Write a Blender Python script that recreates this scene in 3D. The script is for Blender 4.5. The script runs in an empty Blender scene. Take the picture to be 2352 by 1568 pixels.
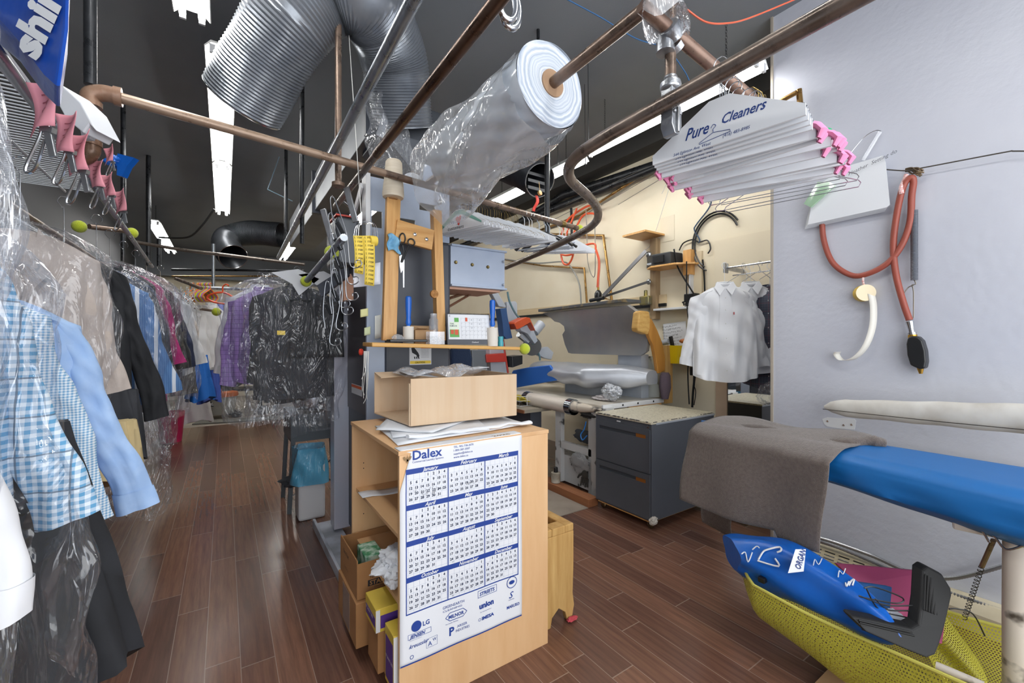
import bpy, bmesh, math, random
from mathutils import Vector, Matrix
random.seed(7)
V = Vector
PI = math.pi
sc = bpy.context.scene
COL = sc.collection

# ---------------------------------------------------------------- camera, sky, exposure
CAM_H = 1.5
YAW = math.radians(34.0)
FPX = 980.0
cam_d = bpy.data.cameras.new('camera')
cam = bpy.data.objects.new('camera', cam_d); COL.objects.link(cam)
cam.location = (0, 0, CAM_H)
cam.rotation_euler = (PI / 2, 0, -YAW)
cam_d.sensor_width = 36.0
cam_d.lens = 36.0 * FPX / 2352.0
cam_d.clip_start = 0.02; cam_d.clip_end = 100
sc.camera = cam
world = bpy.data.worlds.new('world'); sc.world = world
world.use_nodes = True
world.node_tree.nodes['Background'].inputs[0].default_value = (0.93, 0.96, 1.0, 1)
world.node_tree.nodes['Background'].inputs[1].default_value = 0.85
sc.view_settings.view_transform = 'Standard'
sc.view_settings.look = 'None'
sc.view_settings.gamma = 1.0
sc.view_settings.exposure = 0.6
sc.cycles.transparent_max_bounces = 24
sc.cycles.max_bounces = 7
sc.cycles.diffuse_bounces = 4
sc.cycles.caustics_reflective = False
sc.cycles.caustics_refractive = False
sc.cycles.sample_clamp_indirect = 4.0

FWD = V((math.sin(YAW), math.cos(YAW), 0)); RGT = V((math.cos(YAW), -math.sin(YAW), 0)); UP = V((0, 0, 1))
EYE = V((0, 0, CAM_H))
def ray(u, v): return FWD + RGT * ((u - 1176) / FPX) + UP * ((784 - v) / FPX)
def at(u, v, t): return EYE + ray(u, v) * t           # place seen at (u, v), t metres deep
def atX(u, v, x): d = ray(u, v); return EYE + d * (x / d.x)
def atY(u, v, y): d = ray(u, v); return EYE + d * (y / d.y)
def atZ(u, v, z): d = ray(u, v); return EYE + d * ((z - CAM_H) / d.z)

# ---------------------------------------------------------------- materials
def _nt(name):
    m = bpy.data.materials.new(name); m.use_nodes = True
    nt = m.node_tree; b = nt.nodes['Principled BSDF']
    return m, nt, b
def rgb(c): return (c[0], c[1], c[2], 1)
def hexc(h):
    h = h.lstrip('#'); r = [int(h[i:i + 2], 16) / 255 for i in (0, 2, 4)]
    return tuple(x / 12.92 if x <= 0.04045 else ((x + 0.055) / 1.055) ** 2.4 for x in r)
def C_(c): return hexc(c) if isinstance(c, str) else c
def N(nt, t, **k):
    n = nt.nodes.new(t)
    for a, b in k.items(): setattr(n, a, b)
    return n
def L(nt, a, b): nt.links.new(a, b)
def mix_col(nt, fac, a, b):
    n = N(nt, 'ShaderNodeMix', data_type='RGBA')
    for s, x in ((n.inputs[0], fac), (n.inputs[6], a), (n.inputs[7], b)):
        if hasattr(x, 'is_output'): L(nt, x, s)
        elif isinstance(x, (int, float)): s.default_value = x
        else: s.default_value = rgb(x)
    return n.outputs[2]
def mth(nt, op, a, b=None, c=None):
    n = N(nt, 'ShaderNodeMath', operation=op)
    for i, x in enumerate((a, b, c)):
        if x is None: continue
        if hasattr(x, 'is_output'): L(nt, x, n.inputs[i])
        else: n.inputs[i].default_value = x
    return n.outputs[0]
def coord(nt, scale=(1, 1, 1), kind='Object', rot=(0, 0, 0)):
    tc = N(nt, 'ShaderNodeTexCoord'); mp = N(nt, 'ShaderNodeMapping')
    L(nt, tc.outputs[kind], mp.inputs[0]); mp.inputs['Scale'].default_value = scale; mp.inputs['Rotation'].default_value = rot
    return mp.outputs[0]
def noise(nt, vec, s, d=4, r=0.5):
    n = N(nt, 'ShaderNodeTexNoise'); n.inputs['Scale'].default_value = s; n.inputs['Detail'].default_value = d
    n.inputs['Roughness'].default_value = r
    if vec: L(nt, vec, n.inputs['Vector'])
    return n.outputs[0]
def ramp(nt, fac, lo, hi):
    n = N(nt, 'ShaderNodeMapRange'); n.inputs[1].default_value = lo; n.inputs[2].default_value = hi
    L(nt, fac, n.inputs[0]); return n.outputs[0]
def bump(nt, b, h, s, d=0.01):
    n = N(nt, 'ShaderNodeBump'); n.inputs['Strength'].default_value = s; n.inputs['Distance'].default_value = d
    L(nt, h, n.inputs['Height']); L(nt, n.outputs[0], b.inputs['Normal'])
MATS = {}
def pm(name, c, rough=0.5, metal=0.0, c2=None, ns=6.0, stretch=(1, 1, 1), lo=0.4, hi=0.65, bs=0.0, bn=40.0, coat=0.0, sheen=0.0, detail=4):
    """plain surface: base colour, optional second colour in noise patches, optional fine relief"""
    if name in MATS: return MATS[name]
    m, nt, b = _nt(name); c = C_(c)
    b.inputs['Base Color'].default_value = rgb(c); b.inputs['Roughness'].default_value = rough
    b.inputs['Metallic'].default_value = metal
    if coat: b.inputs['Coat Weight'].default_value = coat
    if sheen: b.inputs['Sheen Weight'].default_value = sheen
    if c2 is not None:
        f = ramp(nt, noise(nt, coord(nt, stretch), ns, detail), lo, hi)
        L(nt, mix_col(nt, f, c, C_(c2)), b.inputs['Base Color'])
    if bs: bump(nt, b, noise(nt, coord(nt, stretch), bn, 3), bs)
    MATS[name] = m; return m
def wood(name, c, c2, s=3.0, axis=2, rough=0.45, k=14):
    if name in MATS: return MATS[name]
    m, nt, b = _nt(name)
    sc3 = [k, k, k]; sc3[axis] = 1.0
    v = coord(nt, tuple(sc3)); n = noise(nt, v, s, 6, 0.6)
    L(nt, mix_col(nt, ramp(nt, n, 0.3, 0.7), C_(c), C_(c2)), b.inputs['Base Color'])
    b.inputs['Roughness'].default_value = rough; bump(nt, b, n, 0.15, 0.004)
    MATS[name] = m; return m
def pipe_mat(name, c, c2, rough=0.35, metal=0.7):
    m, nt, b = _nt(name)
    n = noise(nt, coord(nt), 9, 7, 0.7)
    L(nt, mix_col(nt, ramp(nt, n, 0.35, 0.68), C_(c), C_(c2)), b.inputs['Base Color'])
    L(nt, ramp(nt, n, 0.1, 1.3), b.inputs['Roughness'])
    b.inputs['Metallic'].default_value = metal; bump(nt, b, n, 0.2, 0.003)
    MATS[name] = m; return m
def checks(name, base, line, pitch=0.006, duty=0.5, second=None, warp=0.0, rough=0.85, both=True, third=None):
    """woven check / stripe, laid along the garment's own x and z"""
    if name in MATS: return MATS[name]
    m, nt, b = _nt(name)
    tc = N(nt, 'ShaderNodeTexCoord'); sx = N(nt, 'ShaderNodeSeparateXYZ')
    L(nt, tc.outputs['Object'], sx.inputs[0])
    wob = mth(nt, 'MULTIPLY', noise(nt, tc.outputs['Object'], 5, 2), warp)
    def st(o, p, d):
        f = mth(nt, 'FRACT', mth(nt, 'DIVIDE', mth(nt, 'ADD', o, wob), p))
        return mth(nt, 'LESS_THAN', f, d)
    a = st(sx.outputs[0], pitch, duty)
    if both:
        c = st(sx.outputs[2], pitch, duty)
        f = mth(nt, 'MULTIPLY', mth(nt, 'ADD', a, c), 0.5)
    else: f = a
    col = mix_col(nt, f, C_(base), C_(line))
    if second:
        g = mth(nt, 'MAXIMUM', st(sx.outputs[0], second[1], second[2]), st(sx.outputs[2], second[1], second[2])) if both else st(sx.outputs[0], second[1], second[2])
        col = mix_col(nt, mth(nt, 'MULTIPLY', g, 0.75), col, C_(second[0]))
    L(nt, col, b.inputs['Base Color']); b.inputs['Roughness'].default_value = rough
    MATS[name] = m; return m
def film(name, tint=(0.93, 0.95, 0.98), clear=0.8, gl=0.35, s=9.0, k=1.0, milk=0.1):
    """thin crinkled clear plastic"""
    if name in MATS: return MATS[name]
    m = bpy.data.materials.new(name); m.use_nodes = True; nt = m.node_tree; nt.nodes.clear()
    out = N(nt, 'ShaderNodeOutputMaterial'); tr = N(nt, 'ShaderNodeBsdfTransparent'); gg = N(nt, 'ShaderNodeBsdfGlossy'); df = N(nt, 'ShaderNodeBsdfDiffuse')
    tr.inputs[0].default_value = (0.97, 0.98, 1, 1); gg.inputs['Roughness'].default_value = 0.07; gg.inputs[0].default_value = (1, 1, 1, 1)
    df.inputs[0].default_value = rgb(tint)
    v = coord(nt, (1, 1, 0.35), rot=(0.35, 0.2, 0))
    nz = N(nt, 'ShaderNodeTexNoise'); nz.inputs['Scale'].default_value = s * 0.5; nz.inputs['Detail'].default_value = 3; nz.inputs['Distortion'].default_value = 1.6; L(nt, v, nz.inputs[0])
    rg = mth(nt, 'ABSOLUTE', mth(nt, 'SUBTRACT', nz.outputs[0], 0.5)); n2 = noise(nt, v, s * 0.22, 2)
    h = mth(nt, 'ADD', mth(nt, 'MULTIPLY', rg, -1.6), n2)
    bp = N(nt, 'ShaderNodeBump'); bp.inputs['Strength'].default_value = k; bp.inputs['Distance'].default_value = 0.06; L(nt, h, bp.inputs['Height'])
    L(nt, bp.outputs[0], gg.inputs['Normal'])
    fr = N(nt, 'ShaderNodeFresnel'); fr.inputs[0].default_value = 1.45; 
    m1 = N(nt, 'ShaderNodeMixShader'); m1.inputs[0].default_value = milk; L(nt, tr.outputs[0], m1.inputs[1]); L(nt, df.outputs[0], m1.inputs[2])
    m2 = N(nt, 'ShaderNodeMixShader'); fac = mth(nt, 'MINIMUM', mth(nt, 'ADD', mth(nt, 'MULTIPLY', fr.outputs[0], gl * 2.2), 0.03), (1.0 - clear) + .1)
    L(nt, fac, m2.inputs[0]); L(nt, m1.outputs[0], m2.inputs[1]); L(nt, gg.outputs[0], m2.inputs[2]); L(nt, m2.outputs[0], out.inputs[0])
    MATS[name] = m; return m
def glow(name, c, s):
    m, nt, b = _nt(name); b.inputs['Base Color'].default_value = (0.9, 0.9, 0.9, 1)
    b.inputs['Emission Color'].default_value = rgb(c); b.inputs['Emission Strength'].default_value = s
    MATS[name] = m; return m

# ---------------------------------------------------------------- mesh builder
def frame(o, x, y):
    x = V(x).normalized(); z = x.cross(V(y)).normalized(); y = z.cross(x)
    m = Matrix((x, y, z)).transposed().to_4x4(); m.translation = V(o); return m
def world_of(o):
    m = o.matrix_basis.copy(); p = o.parent
    while p: m = p.matrix_basis @ m; p = p.parent
    return m
_TXT = {}
def text_geo(s, shear=0.0, bold=0.0):
    k = (s, shear, bold)
    if k not in _TXT:
        cu = bpy.data.curves.new('t', 'FONT'); cu.body = s; cu.size = 1; cu.shear = shear; cu.offset = bold
        cu.resolution_u = 2
        ob = bpy.data.objects.new('t', cu); COL.objects.link(ob)
        dg = bpy.context.evaluated_depsgraph_get(); dg.update(); me = ob.evaluated_get(dg).to_mesh()
        vs = [tuple(v.co) for v in me.vertices]; fs = [tuple(p.vertices) for p in me.polygons]
        ob.evaluated_get(dg).to_mesh_clear(); bpy.data.objects.remove(ob); bpy.data.curves.remove(cu)
        xs = [v[0] for v in vs] or [0]
        _TXT[k] = (vs, fs, min(xs), max(xs))
    return _TXT[k]
class MB:
    def __init__(self): self.v = []; self.f = []; self.uv = {}
    def add(self, vs, fs):
        n = len(self.v); self.v += [V(x) for x in vs]; self.f += [tuple(i + n for i in f) for f in fs]; return self
    def box(self, c, s, rot=None):
        c = V(c); h = V(s) * 0.5; p = []
        for x in (-1, 1):
            for y in (-1, 1):
                for z in (-1, 1):
                    q = V((x * h.x, y * h.y, z * h.z))
                    if rot is not None: q = rot @ q
                    p.append(c + q)
        return self.add(p, [(0, 1, 3, 2), (4, 6, 7, 5), (0, 4, 5, 1), (2, 3, 7, 6), (0, 2, 6, 4), (1, 5, 7, 3)])
    def bb(self, a, b):
        a, b = V(a), V(b); return self.box((a + b) / 2, (abs(b.x - a.x), abs(b.y - a.y), abs(b.z - a.z)))
    def hexa(self, p): return self.add(p, [(0, 3, 2, 1), (4, 5, 6, 7), (0, 1, 5, 4), (1, 2, 6, 5), (2, 3, 7, 6), (3, 0, 4, 7)])
    def bar(self, a, b, w, h, up=(0, 0, 1)):
        a, b = V(a), V(b); d = (b - a); s = d.cross(V(up)).normalized(); t = s.cross(d).normalized(); s = s * w / 2; t = t * h / 2
        return self.hexa([a - s - t, a + s - t, a + s + t, a - s + t, b - s - t, b + s - t, b + s + t, b - s + t])
    def tube(self, pts, r, n=8, closed=False, caps=True, ell=None):
        pts = [V(p) for p in pts]; m = len(pts); rs = r if isinstance(r, (list, tuple)) else [r] * m
        tan = []
        for i in range(m):
            a = pts[(i - 1) % m] if (closed or i > 0) else pts[i]; b = pts[(i + 1) % m] if (closed or i < m - 1) else pts[i]
            d = b - a; tan.append(d.normalized() if d.length > 1e-9 else V((0, 0, 1)))
        ref = V((0, 0, 1)) if abs(tan[0].z) < 0.9 else V((1, 0, 0))
        s = tan[0].cross(ref).normalized(); vs = []
        for i in range(m):
            s = (s - tan[i] * s.dot(tan[i])); s = s.normalized() if s.length > 1e-6 else tan[i].orthogonal().normalized()
            t = tan[i].cross(s)
            for k in range(n):
                a = 2 * PI * k / n
                vs.append(pts[i] + (s * math.cos(a) + t * math.sin(a) * (ell or 1)) * rs[i])
        fs = []
        for i in range(m if closed else m - 1):
            j = (i + 1) % m
            for k in range(n): fs.append((i * n + k, i * n + (k + 1) % n, j * n + (k + 1) % n, j * n + k))
        if caps and not closed: fs += [tuple(range(n - 1, -1, -1)), tuple((m - 1) * n + k for k in range(n))]
        return self.add(vs, fs)
    def cyl(self, a, b, r, n=16, r2=None): return self.tube([a, b], [r, r if r2 is None else r2], n)
    def lathe(self, prof, o=(0, 0, 0), ax=(0, 0, 1), n=20):
        ax = V(ax).normalized(); s = ax.orthogonal().normalized(); t = ax.cross(s); o = V(o); vs = []; fs = []
        for r, h in prof:
            for k in range(n):
                a = 2 * PI * k / n; vs.append(o + ax * h + (s * math.cos(a) + t * math.sin(a)) * max(r, 1e-4))
        for i in range(len(prof) - 1):
            for k in range(n): fs.append((i * n + k, i * n + (k + 1) % n, (i + 1) * n + (k + 1) % n, (i + 1) * n + k))
        fs += [tuple(range(n - 1, -1, -1)), tuple((len(prof) - 1) * n + k for k in range(n))]
        return self.add(vs, fs)
    def ball(self, c, r, s=(1, 1, 1), n=16):
        prof = [(math.sin(PI * i / 10) * r, -math.cos(PI * i / 10) * r) for i in range(11)]
        q = MB().lathe(prof, (0, 0, 0), (0, 0, 1), n); c = V(c)
        return self.add([c + V((p.x * s[0], p.y * s[1], p.z * s[2])) for p in q.v], q.f)
    def grid(self, fn, nu, nv, cu=False, cv=False, uvs=None):
        vs = [fn(i / (nu if cu else nu - 1), j / (nv if cv else nv - 1)) for i in range(nu) for j in range(nv)]
        fs = []
        if uvs:
            for i in range(nu):
                for j in range(nv): self.uv[len(self.v) + i * nv + j] = (i / (nu - 1) * uvs[0], j / (nv - 1) * uvs[1])
        for i in range(nu if cu else nu - 1):
            for j in range(nv if cv else nv - 1):
                a, b = (i + 1) % nu, (j + 1) % nv
                fs.append((i * nv + j, a * nv + j, a * nv + b, i * nv + b))
        return self.add(vs, fs)
    def prism(self, pts, vec):
        pts = [V(p) for p in pts]; vec = V(vec); n = len(pts)
        vs = pts + [p + vec for p in pts]
        fs = [tuple(range(n - 1, -1, -1)), tuple(range(n, 2 * n))] + [(i, (i + 1) % n, (i + 1) % n + n, i + n) for i in range(n)]
        return self.add(vs, fs)
    def face(self, pts): return self.add(pts, [tuple(range(len(pts)))])
    def text(self, s, fr, size, x=0, y=0, shear=0.0, bold=0.0, align='l', sx=1.0, fit=None):
        vs, fs, a, b = text_geo(s, shear, bold); w = (b - a) * size * sx
        if fit and w > fit: sx *= fit / w; w = fit
        off = {'l': -a * size * sx, 'c': -(a + b) / 2 * size * sx, 'r': -b * size * sx}[align]
        return self.add([fr @ V((x + off + p[0] * size * sx, y + p[1] * size, 0)) for p in vs], fs)
    def build(self, name, mat, parent=None, smooth=40, bevel=0, solid=0, sub=0, seg=2):
        me = bpy.data.meshes.new(name); o = bpy.data.objects.new(name, me); COL.objects.link(o)
        if parent is not None:
            o.parent = parent; inv = world_of(parent).inverted(); vs = [inv @ p for p in self.v]
        else:
            xs = [p.x for p in self.v]; ys = [p.y for p in self.v]; zs = [p.z for p in self.v]
            org = V(((min(xs) + max(xs)) / 2, (min(ys) + max(ys)) / 2, min(zs))); o.location = org; vs = [p - org for p in self.v]
        me.from_pydata(vs, [], self.f)
        bm = bmesh.new(); bm.from_mesh(me); bmesh.ops.recalc_face_normals(bm, faces=bm.faces); bm.to_mesh(me); bm.free()
        if self.uv:
            ul = me.uv_layers.new(name='UVMap')
            for lp in me.loops: ul.data[lp.index].uv = self.uv.get(lp.vertex_index, (0, 0))
        for m in (mat if isinstance(mat, (list, tuple)) else [mat]): me.materials.append(m)
        if smooth:
            me.polygons.foreach_set('use_smooth', [True] * len(me.polygons)); me.set_sharp_from_angle(angle=math.radians(smooth))
        if solid:
            s = o.modifiers.new('s', 'SOLIDIFY'); s.thickness = solid; s.offset = 0
        if bevel:
            b = o.modifiers.new('b', 'BEVEL'); b.width = bevel; b.segments = seg; b.limit_method = 'ANGLE'; b.angle_limit = math.radians(40); b.harden_normals = False
        if sub:
            s = o.modifiers.new('u', 'SUBSURF'); s.levels = sub; s.render_levels = sub
        return o
def tag(o, label, cat, group=None):
    o['label'] = label; o['category'] = cat
    if group: o['group'] = group
    return o
def thing(name, label, cat, loc=(0, 0, 0), group=None):
    o = bpy.data.objects.new(name, None); COL.objects.link(o); o.location = V(loc); o.empty_display_size = 0.1
    return tag(o, label, cat, group)
def struct(name, mb, m, **k):
    o = mb.build(name, m, **k); o['kind'] = 'structure'; return o
KIDS = {}
def copy_tree(o, loc=None, rot=None, label=None, group=None):
    def cp(x, par):
        c = x.copy(); COL.objects.link(c)
        if par: c.parent = par
        for ch in [k for k in list(x.children)]: cp(ch, c)
        return c
    r = cp(o, None)
    if loc is not None: r.location = V(loc)
    if rot is not None: r.rotation_euler = rot
    if label: r['label'] = label
    if group: r['group'] = group
    return r
def spline(pts, n=8, closed=False):
    pts = [V(p) for p in pts]; m = len(pts); out = []
    for i in range(m if closed else m - 1):
        if closed: a, b, c, d = pts[(i - 1) % m], pts[i], pts[(i + 1) % m], pts[(i + 2) % m]
        else: a, b, c, d = pts[max(i - 1, 0)], pts[i], pts[i + 1], pts[min(i + 2, m - 1)]
        for k in range(n):
            t = k / n
            out.append(0.5 * ((2 * b) + (c - a) * t + (2 * a - 5 * b + 4 * c - d) * t * t + (3 * b - 3 * c + d - a) * t ** 3))
    if not closed: out.append(pts[-1])
    return out
def hash1(*a):
    x = math.sin(sum(v * k for v, k in zip(a, (12.9898, 78.233, 37.719, 91.17)))) * 43758.5453
    return x - math.floor(x)

# ---------------------------------------------------------------- the room
CEIL = 3.85; XW = 4.12; XG = 3.3; YG = 1.507; YB = 14.0; XL = -1.8; Y0 = -1.6
M_white = pm('white_paint', '#dcdee1', 0.4); M_black = pm('black_plastic', '#17181a', 0.35)
M_steel = pm('bright_steel', '#c9ccd0', 0.22, 1.0); M_dkmetal = pm('dark_metal', '#2b2d30', 0.45, 0.6)
M_grey_enamel = pm('grey_enamel', '#b9c0ca', 0.3, 0.0, '#aab2bd', 3)
M_blue_enamel = pm('pale_blue_enamel', '#b3bfd2', 0.32, 0.0, '#a4b1c6', 2.5)
M_charcoal = pm('charcoal_enamel', '#3d414a', 0.42, 0.0, '#464a54', 3)
M_rust = pipe_mat('rusty_pipe', '#64564c', '#8b7566', 0.45, 0.5)
M_tan_rust = pipe_mat('dusty_rusty_pipe', '#8d7663', '#a08a78', 0.5, 0.3)
M_galv = pipe_mat('galvanised_pipe', '#8d949c', '#a9b0b8', 0.3, 0.85)
M_brown_chrome = pipe_mat('worn_chrome_pipe', '#5a4336', '#6d5648', 0.2, 0.9)
M_dark_pipe = pipe_mat('dark_iron_pipe', '#26282b', '#3a3c40', 0.4, 0.5)
M_copper = pipe_mat('copper_pipe', '#8a6a3e', '#a9854f', 0.3, 0.8)
M_paper = pm('white_paper', '#e0e3e8', 0.7)
M_card = pm('cardboard', '#b8946c', 0.8, 0.0, '#a98560', 2.5, bs=0.1)
M_card_lt = pm('light_cardboard', '#cdb497', 0.8, 0.0, '#c9ad8e', 30, (1, 1, .05), bs=0.05)
M_pine = wood('pine_wood', '#c48f4f', '#dbac6e', 3, 2)
M_pine_x = wood('pine_wood_across', '#c48f4f', '#dbac6e', 3, 0)
M_film = film('clear_film', clear=0.88, gl=0.42, s=14, milk=0.03)
M_navy = pm('navy_ink', '#1d3a7c', 0.6); M_ink = pm('black_ink', '#1c1e24', 0.6)
M_yellow_label = pm('yellow_label', '#f0cf3e', 0.5)
M_ball = pm('tennis_felt', '#c4d233', 0.95, sheen=0.3, bs=0.6, bn=250)

def floor_mat():
    m, nt, b = _nt('dark_hardwood')
    tc = N(nt, 'ShaderNodeTexCoord'); s = N(nt, 'ShaderNodeSeparateXYZ'); L(nt, tc.outputs['Object'], s.inputs[0])
    W, LN = 0.137, 1.15
    cx = mth(nt, 'DIVIDE', s.outputs[0], W); ci = mth(nt, 'FLOOR', cx)
    wn = N(nt, 'ShaderNodeTexWhiteNoise', noise_dimensions='1D'); L(nt, ci, wn.inputs['W'])
    yy = mth(nt, 'ADD', mth(nt, 'DIVIDE', s.outputs[1], LN), mth(nt, 'MULTIPLY', wn.outputs[0], 7)); yi = mth(nt, 'FLOOR', yy)
    w2 = N(nt, 'ShaderNodeTexWhiteNoise', noise_dimensions='2D'); cb = N(nt, 'ShaderNodeCombineXYZ'); L(nt, ci, cb.inputs[0]); L(nt, yi, cb.inputs[1]); L(nt, cb.outputs[0], w2.inputs['Vector'])
    r = w2.outputs[0]
    sh = N(nt, 'ShaderNodeVectorMath', operation='MULTIPLY_ADD'); L(nt, w2.outputs[1], sh.inputs[0]); sh.inputs[1].default_value = (9, 9, 9); L(nt, tc.outputs['Object'], sh.inputs[2])
    mp = N(nt, 'ShaderNodeMapping'); mp.inputs['Scale'].default_value = (26, 1.6, 1); L(nt, sh.outputs[0], mp.inputs[0])
    g = noise(nt, mp.outputs[0], 3.2, 8, 0.62)
    wv = N(nt, 'ShaderNodeTexWave', wave_type='RINGS', rings_direction='Z'); wv.inputs['Scale'].default_value = 1.1; wv.inputs['Distortion'].default_value = 7; wv.inputs['Detail'].default_value = 3; wv.inputs['Detail Scale'].default_value = 1.2
    mp2 = N(nt, 'ShaderNodeMapping'); mp2.inputs['Scale'].default_value = (6, 0.55, 1); L(nt, sh.outputs[0], mp2.inputs[0]); L(nt, mp2.outputs[0], wv.inputs[0])
    base = mix_col(nt, r, hexc('#5d4136'), hexc('#855f4c'))
    grain = mth(nt, 'MULTIPLY', ramp(nt, g, 0.35, 0.75), 0.55)
    c1 = mix_col(nt, grain, base, hexc('#45302a'))
    c2 = mix_col(nt, mth(nt, 'MULTIPLY', ramp(nt, wv.outputs[1], 0.5, 1.0), 0.22), c1, hexc('#3d2a24'))
    fx = mth(nt, 'FRACT', cx); fy = mth(nt, 'FRACT', yy)
    ex = mth(nt, 'MINIMUM', fx, mth(nt, 'SUBTRACT', 1, fx)); ey = mth(nt, 'MINIMUM', fy, mth(nt, 'SUBTRACT', 1, fy))
    gx = mth(nt, 'LESS_THAN', ex, 0.012); gy = mth(nt, 'LESS_THAN', ey, 0.0022); gap = mth(nt, 'MAXIMUM', gx, gy)
    c3 = mix_col(nt, mth(nt, 'MULTIPLY', gap, 0.55), c2, hexc('#a08d80'))
    dust = ramp(nt, noise(nt, tc.outputs['Object'], 1.3, 5), 0.5, 0.85)
    c4 = mix_col(nt, mth(nt, 'MULTIPLY', dust, 0.06), c3, hexc('#9a8678'))
    L(nt, c4, b.inputs['Base Color'])
    b.inputs['Roughness'].default_value = 0.24
    return m
M_floor = floor_mat()
M_conc = pm('worn_concrete', '#8b8177', 0.55, 0, '#a3998d', 2.5, bs=0.1)
M_ceil = pm('charcoal_ceiling_paint', '#7c8188', 0.6, 0, '#72777e', 0.8, bs=0.15, bn=160)
M_greywall = pm('pale_grey_wall_paint', '#c6c9d3', 0.42, 0, '#bfc2cd', 1.2, bs=0.25, bn=25)
M_cream = pm('cream_wall_paint', '#efe5cd', 0.7, 0, '#eadec3', 1.6, bs=0.1, bn=18)
struct('floor', MB().bb((XL, Y0, -0.05), (XW, 9.3, 0)), M_floor, smooth=0)
f2 = MB().bb((XL, 9.3, -0.05), (XW, YB, -0.002)); struct('floor_back', f2, M_conc, smooth=0)
struct('ceiling', MB().bb((XL, Y0, CEIL), (XW + .1, YB, CEIL + 0.1)), M_ceil, smooth=0)
struct('wall_left', MB().bb((XL - 0.1, Y0, -0.05), (XL, YB + .1, CEIL)), pm('dim_grey_paint', '#4c4d50', .7), smooth=0)
struct('wall_back', MB().bb((XL, YB, -0.05), (XW + .1, YB + 0.1, CEIL)), M_cream, smooth=0)
struct('wall_right', MB().bb((XW, YG - .2, -0.05), (XW + 0.1, YB, CEIL)), M_cream, smooth=0)
struct('wall_near_right', MB().bb((XG, Y0, -0.05), (XW, YG, CEIL)), M_greywall, smooth=0)
m = MB(); m.bb((XG - .012, YG - .004, 0), (XG + .05, YG + .012, CEIL)); struct('trim_1', m, pm('wall_edge', '#a9a093', 0.6), smooth=0)
struct('trim_2', MB().bb((XL, YB - .35, 3.15), (XW, YB, CEIL)), M_ceil, smooth=0)
struct('trim_3', MB().bb((XW - .25, YG, 3.66), (XW, YB, CEIL)), pm('dark_beam', '#3b3a38', 0.7), smooth=0)
# wooden batten along the cream wall
m = MB(); p0 = atX(1189, 705, XW); m.bb((XW - .02, 3.0, 1.93), (XW, 9.5, 2.03)); struct('trim_4', m, wood('pale_batten', '#d7c19a', '#e2cda6', 2, 1, 0.7), smooth=0)
struct('trim_5', MB().bb((XW - .035, 3.0, 1.895), (XW, 9.5, 1.93)), M_dkmetal, smooth=0)

# ---------------------------------------------------------------- ceiling lights
M_tube = glow('lit_tube', (1.0, 0.985, 0.95), 20.0)
M_tube_white = pm('trough_white', '#f2f2f0', 0.35)
def fixture(x, y0, y1, z, label, dx=0.0, w=0.2, chains=True):
    t = thing('fluorescent_fixture', label, 'ceiling light', ((x + dx / 2), (y0 + y1) / 2, z), 'fluorescent strip lights')
    a = math.atan2(dx, y1 - y0); Ln = math.hypot(dx, y1 - y0); R = Matrix.Rotation(-a, 3, 'Z'); c = V((x + dx / 2, (y0 + y1) / 2, z))
    def P(px, py, pz): return c + R @ V((px, py, pz))
    h = Ln / 2
    m = MB(); pr = [(-w / 2, 0), (-w * .3, .05), (w * .3, .05), (w / 2, 0), (w * .47, -.004), (w * .28, .035), (-w * .28, .035), (-w * .47, -.004)]
    m.prism([P(q[0], -h, q[1]) for q in pr], R @ V((0, 2 * h, 0))); m.build('housing', M_tube_white, t)
    for s in (-1, 1):
        m = MB(); m.cyl(P(s * w * .25, -h + .03, -.012), P(s * w * .25, h - .03, -.012), .019, 12); m.build('tube', M_tube, t)
        for e in (-1, 1):
            m = MB(); m.box(P(s * w * .25, e * (h - .012), -.005), (.034, .02, .06), R); m.build('lamp_holder', M_white, t)
    if chains:
        for e in (-1, 1):
            m = MB(); zz = z + .05; k = 0
            while zz < CEIL:
                q = P(0, e * (h - .25), zz - z + .012)
                m.tube([q + V((math.cos(j * PI / 3) * .007 if k % 2 else 0, 0 if k % 2 else math.cos(j * PI / 3) * .007, math.sin(j * PI / 3) * .014)) for j in range(6)], .0018, 4, closed=True)
                zz += .022; k += 1
            m.build('chain', M_dkmetal, t)
    return t
fixture(-.17, 1.0, 3.45, 3.6, 'near white twin tube light cut by the top edge, left of the silver hose')
fixture(-.02, 3.72, 6.08, 3.6, 'long lit twin tube light hanging left of the open silver hose end')
fixture(-.02, 6.14, 8.45, 3.6, 'lit twin tube light joined to the far end of the long one above the aisle')
fixture(-.98, 9.3, 12.2, 3.5, 'small distant twin tube light above the plastic covered clothes rail')
fixture(3.08, 1.48, 3.18, 3.42, 'lit twin tube light ending against the pale grey wall', -.02)
fixture(3.06, 3.24, 5.0, 3.38, 'lit twin tube light behind the curved pipe, above the cream wall', -.02)
fixture(1.3, -1.3, 1.0, 3.62, 'added unseen twin tube light above the camera side')  # extra fixture out of view, added to light the near end
fixture(1.9, 5.2, 7.6, 3.55, 'twin tube light hanging beyond the tall press')
fixture(1.2, 9.5, 12.0, 3.55, 'twin tube light deep at the far end of the room')
# added fill light in the open front of the room, behind the camera
ld = bpy.data.lights.new('front_fill', 'AREA'); ld.shape = 'RECTANGLE'; ld.size = 5; ld.size_y = 2.6; ld.energy = 75; ld.color = (0.96, 0.98, 1)
lo = bpy.data.objects.new('front_fill_light', ld); COL.objects.link(lo); lo.location = (1.0, Y0 + .05, 1.9); lo.rotation_euler = (PI / 2, 0, 0)

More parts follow.
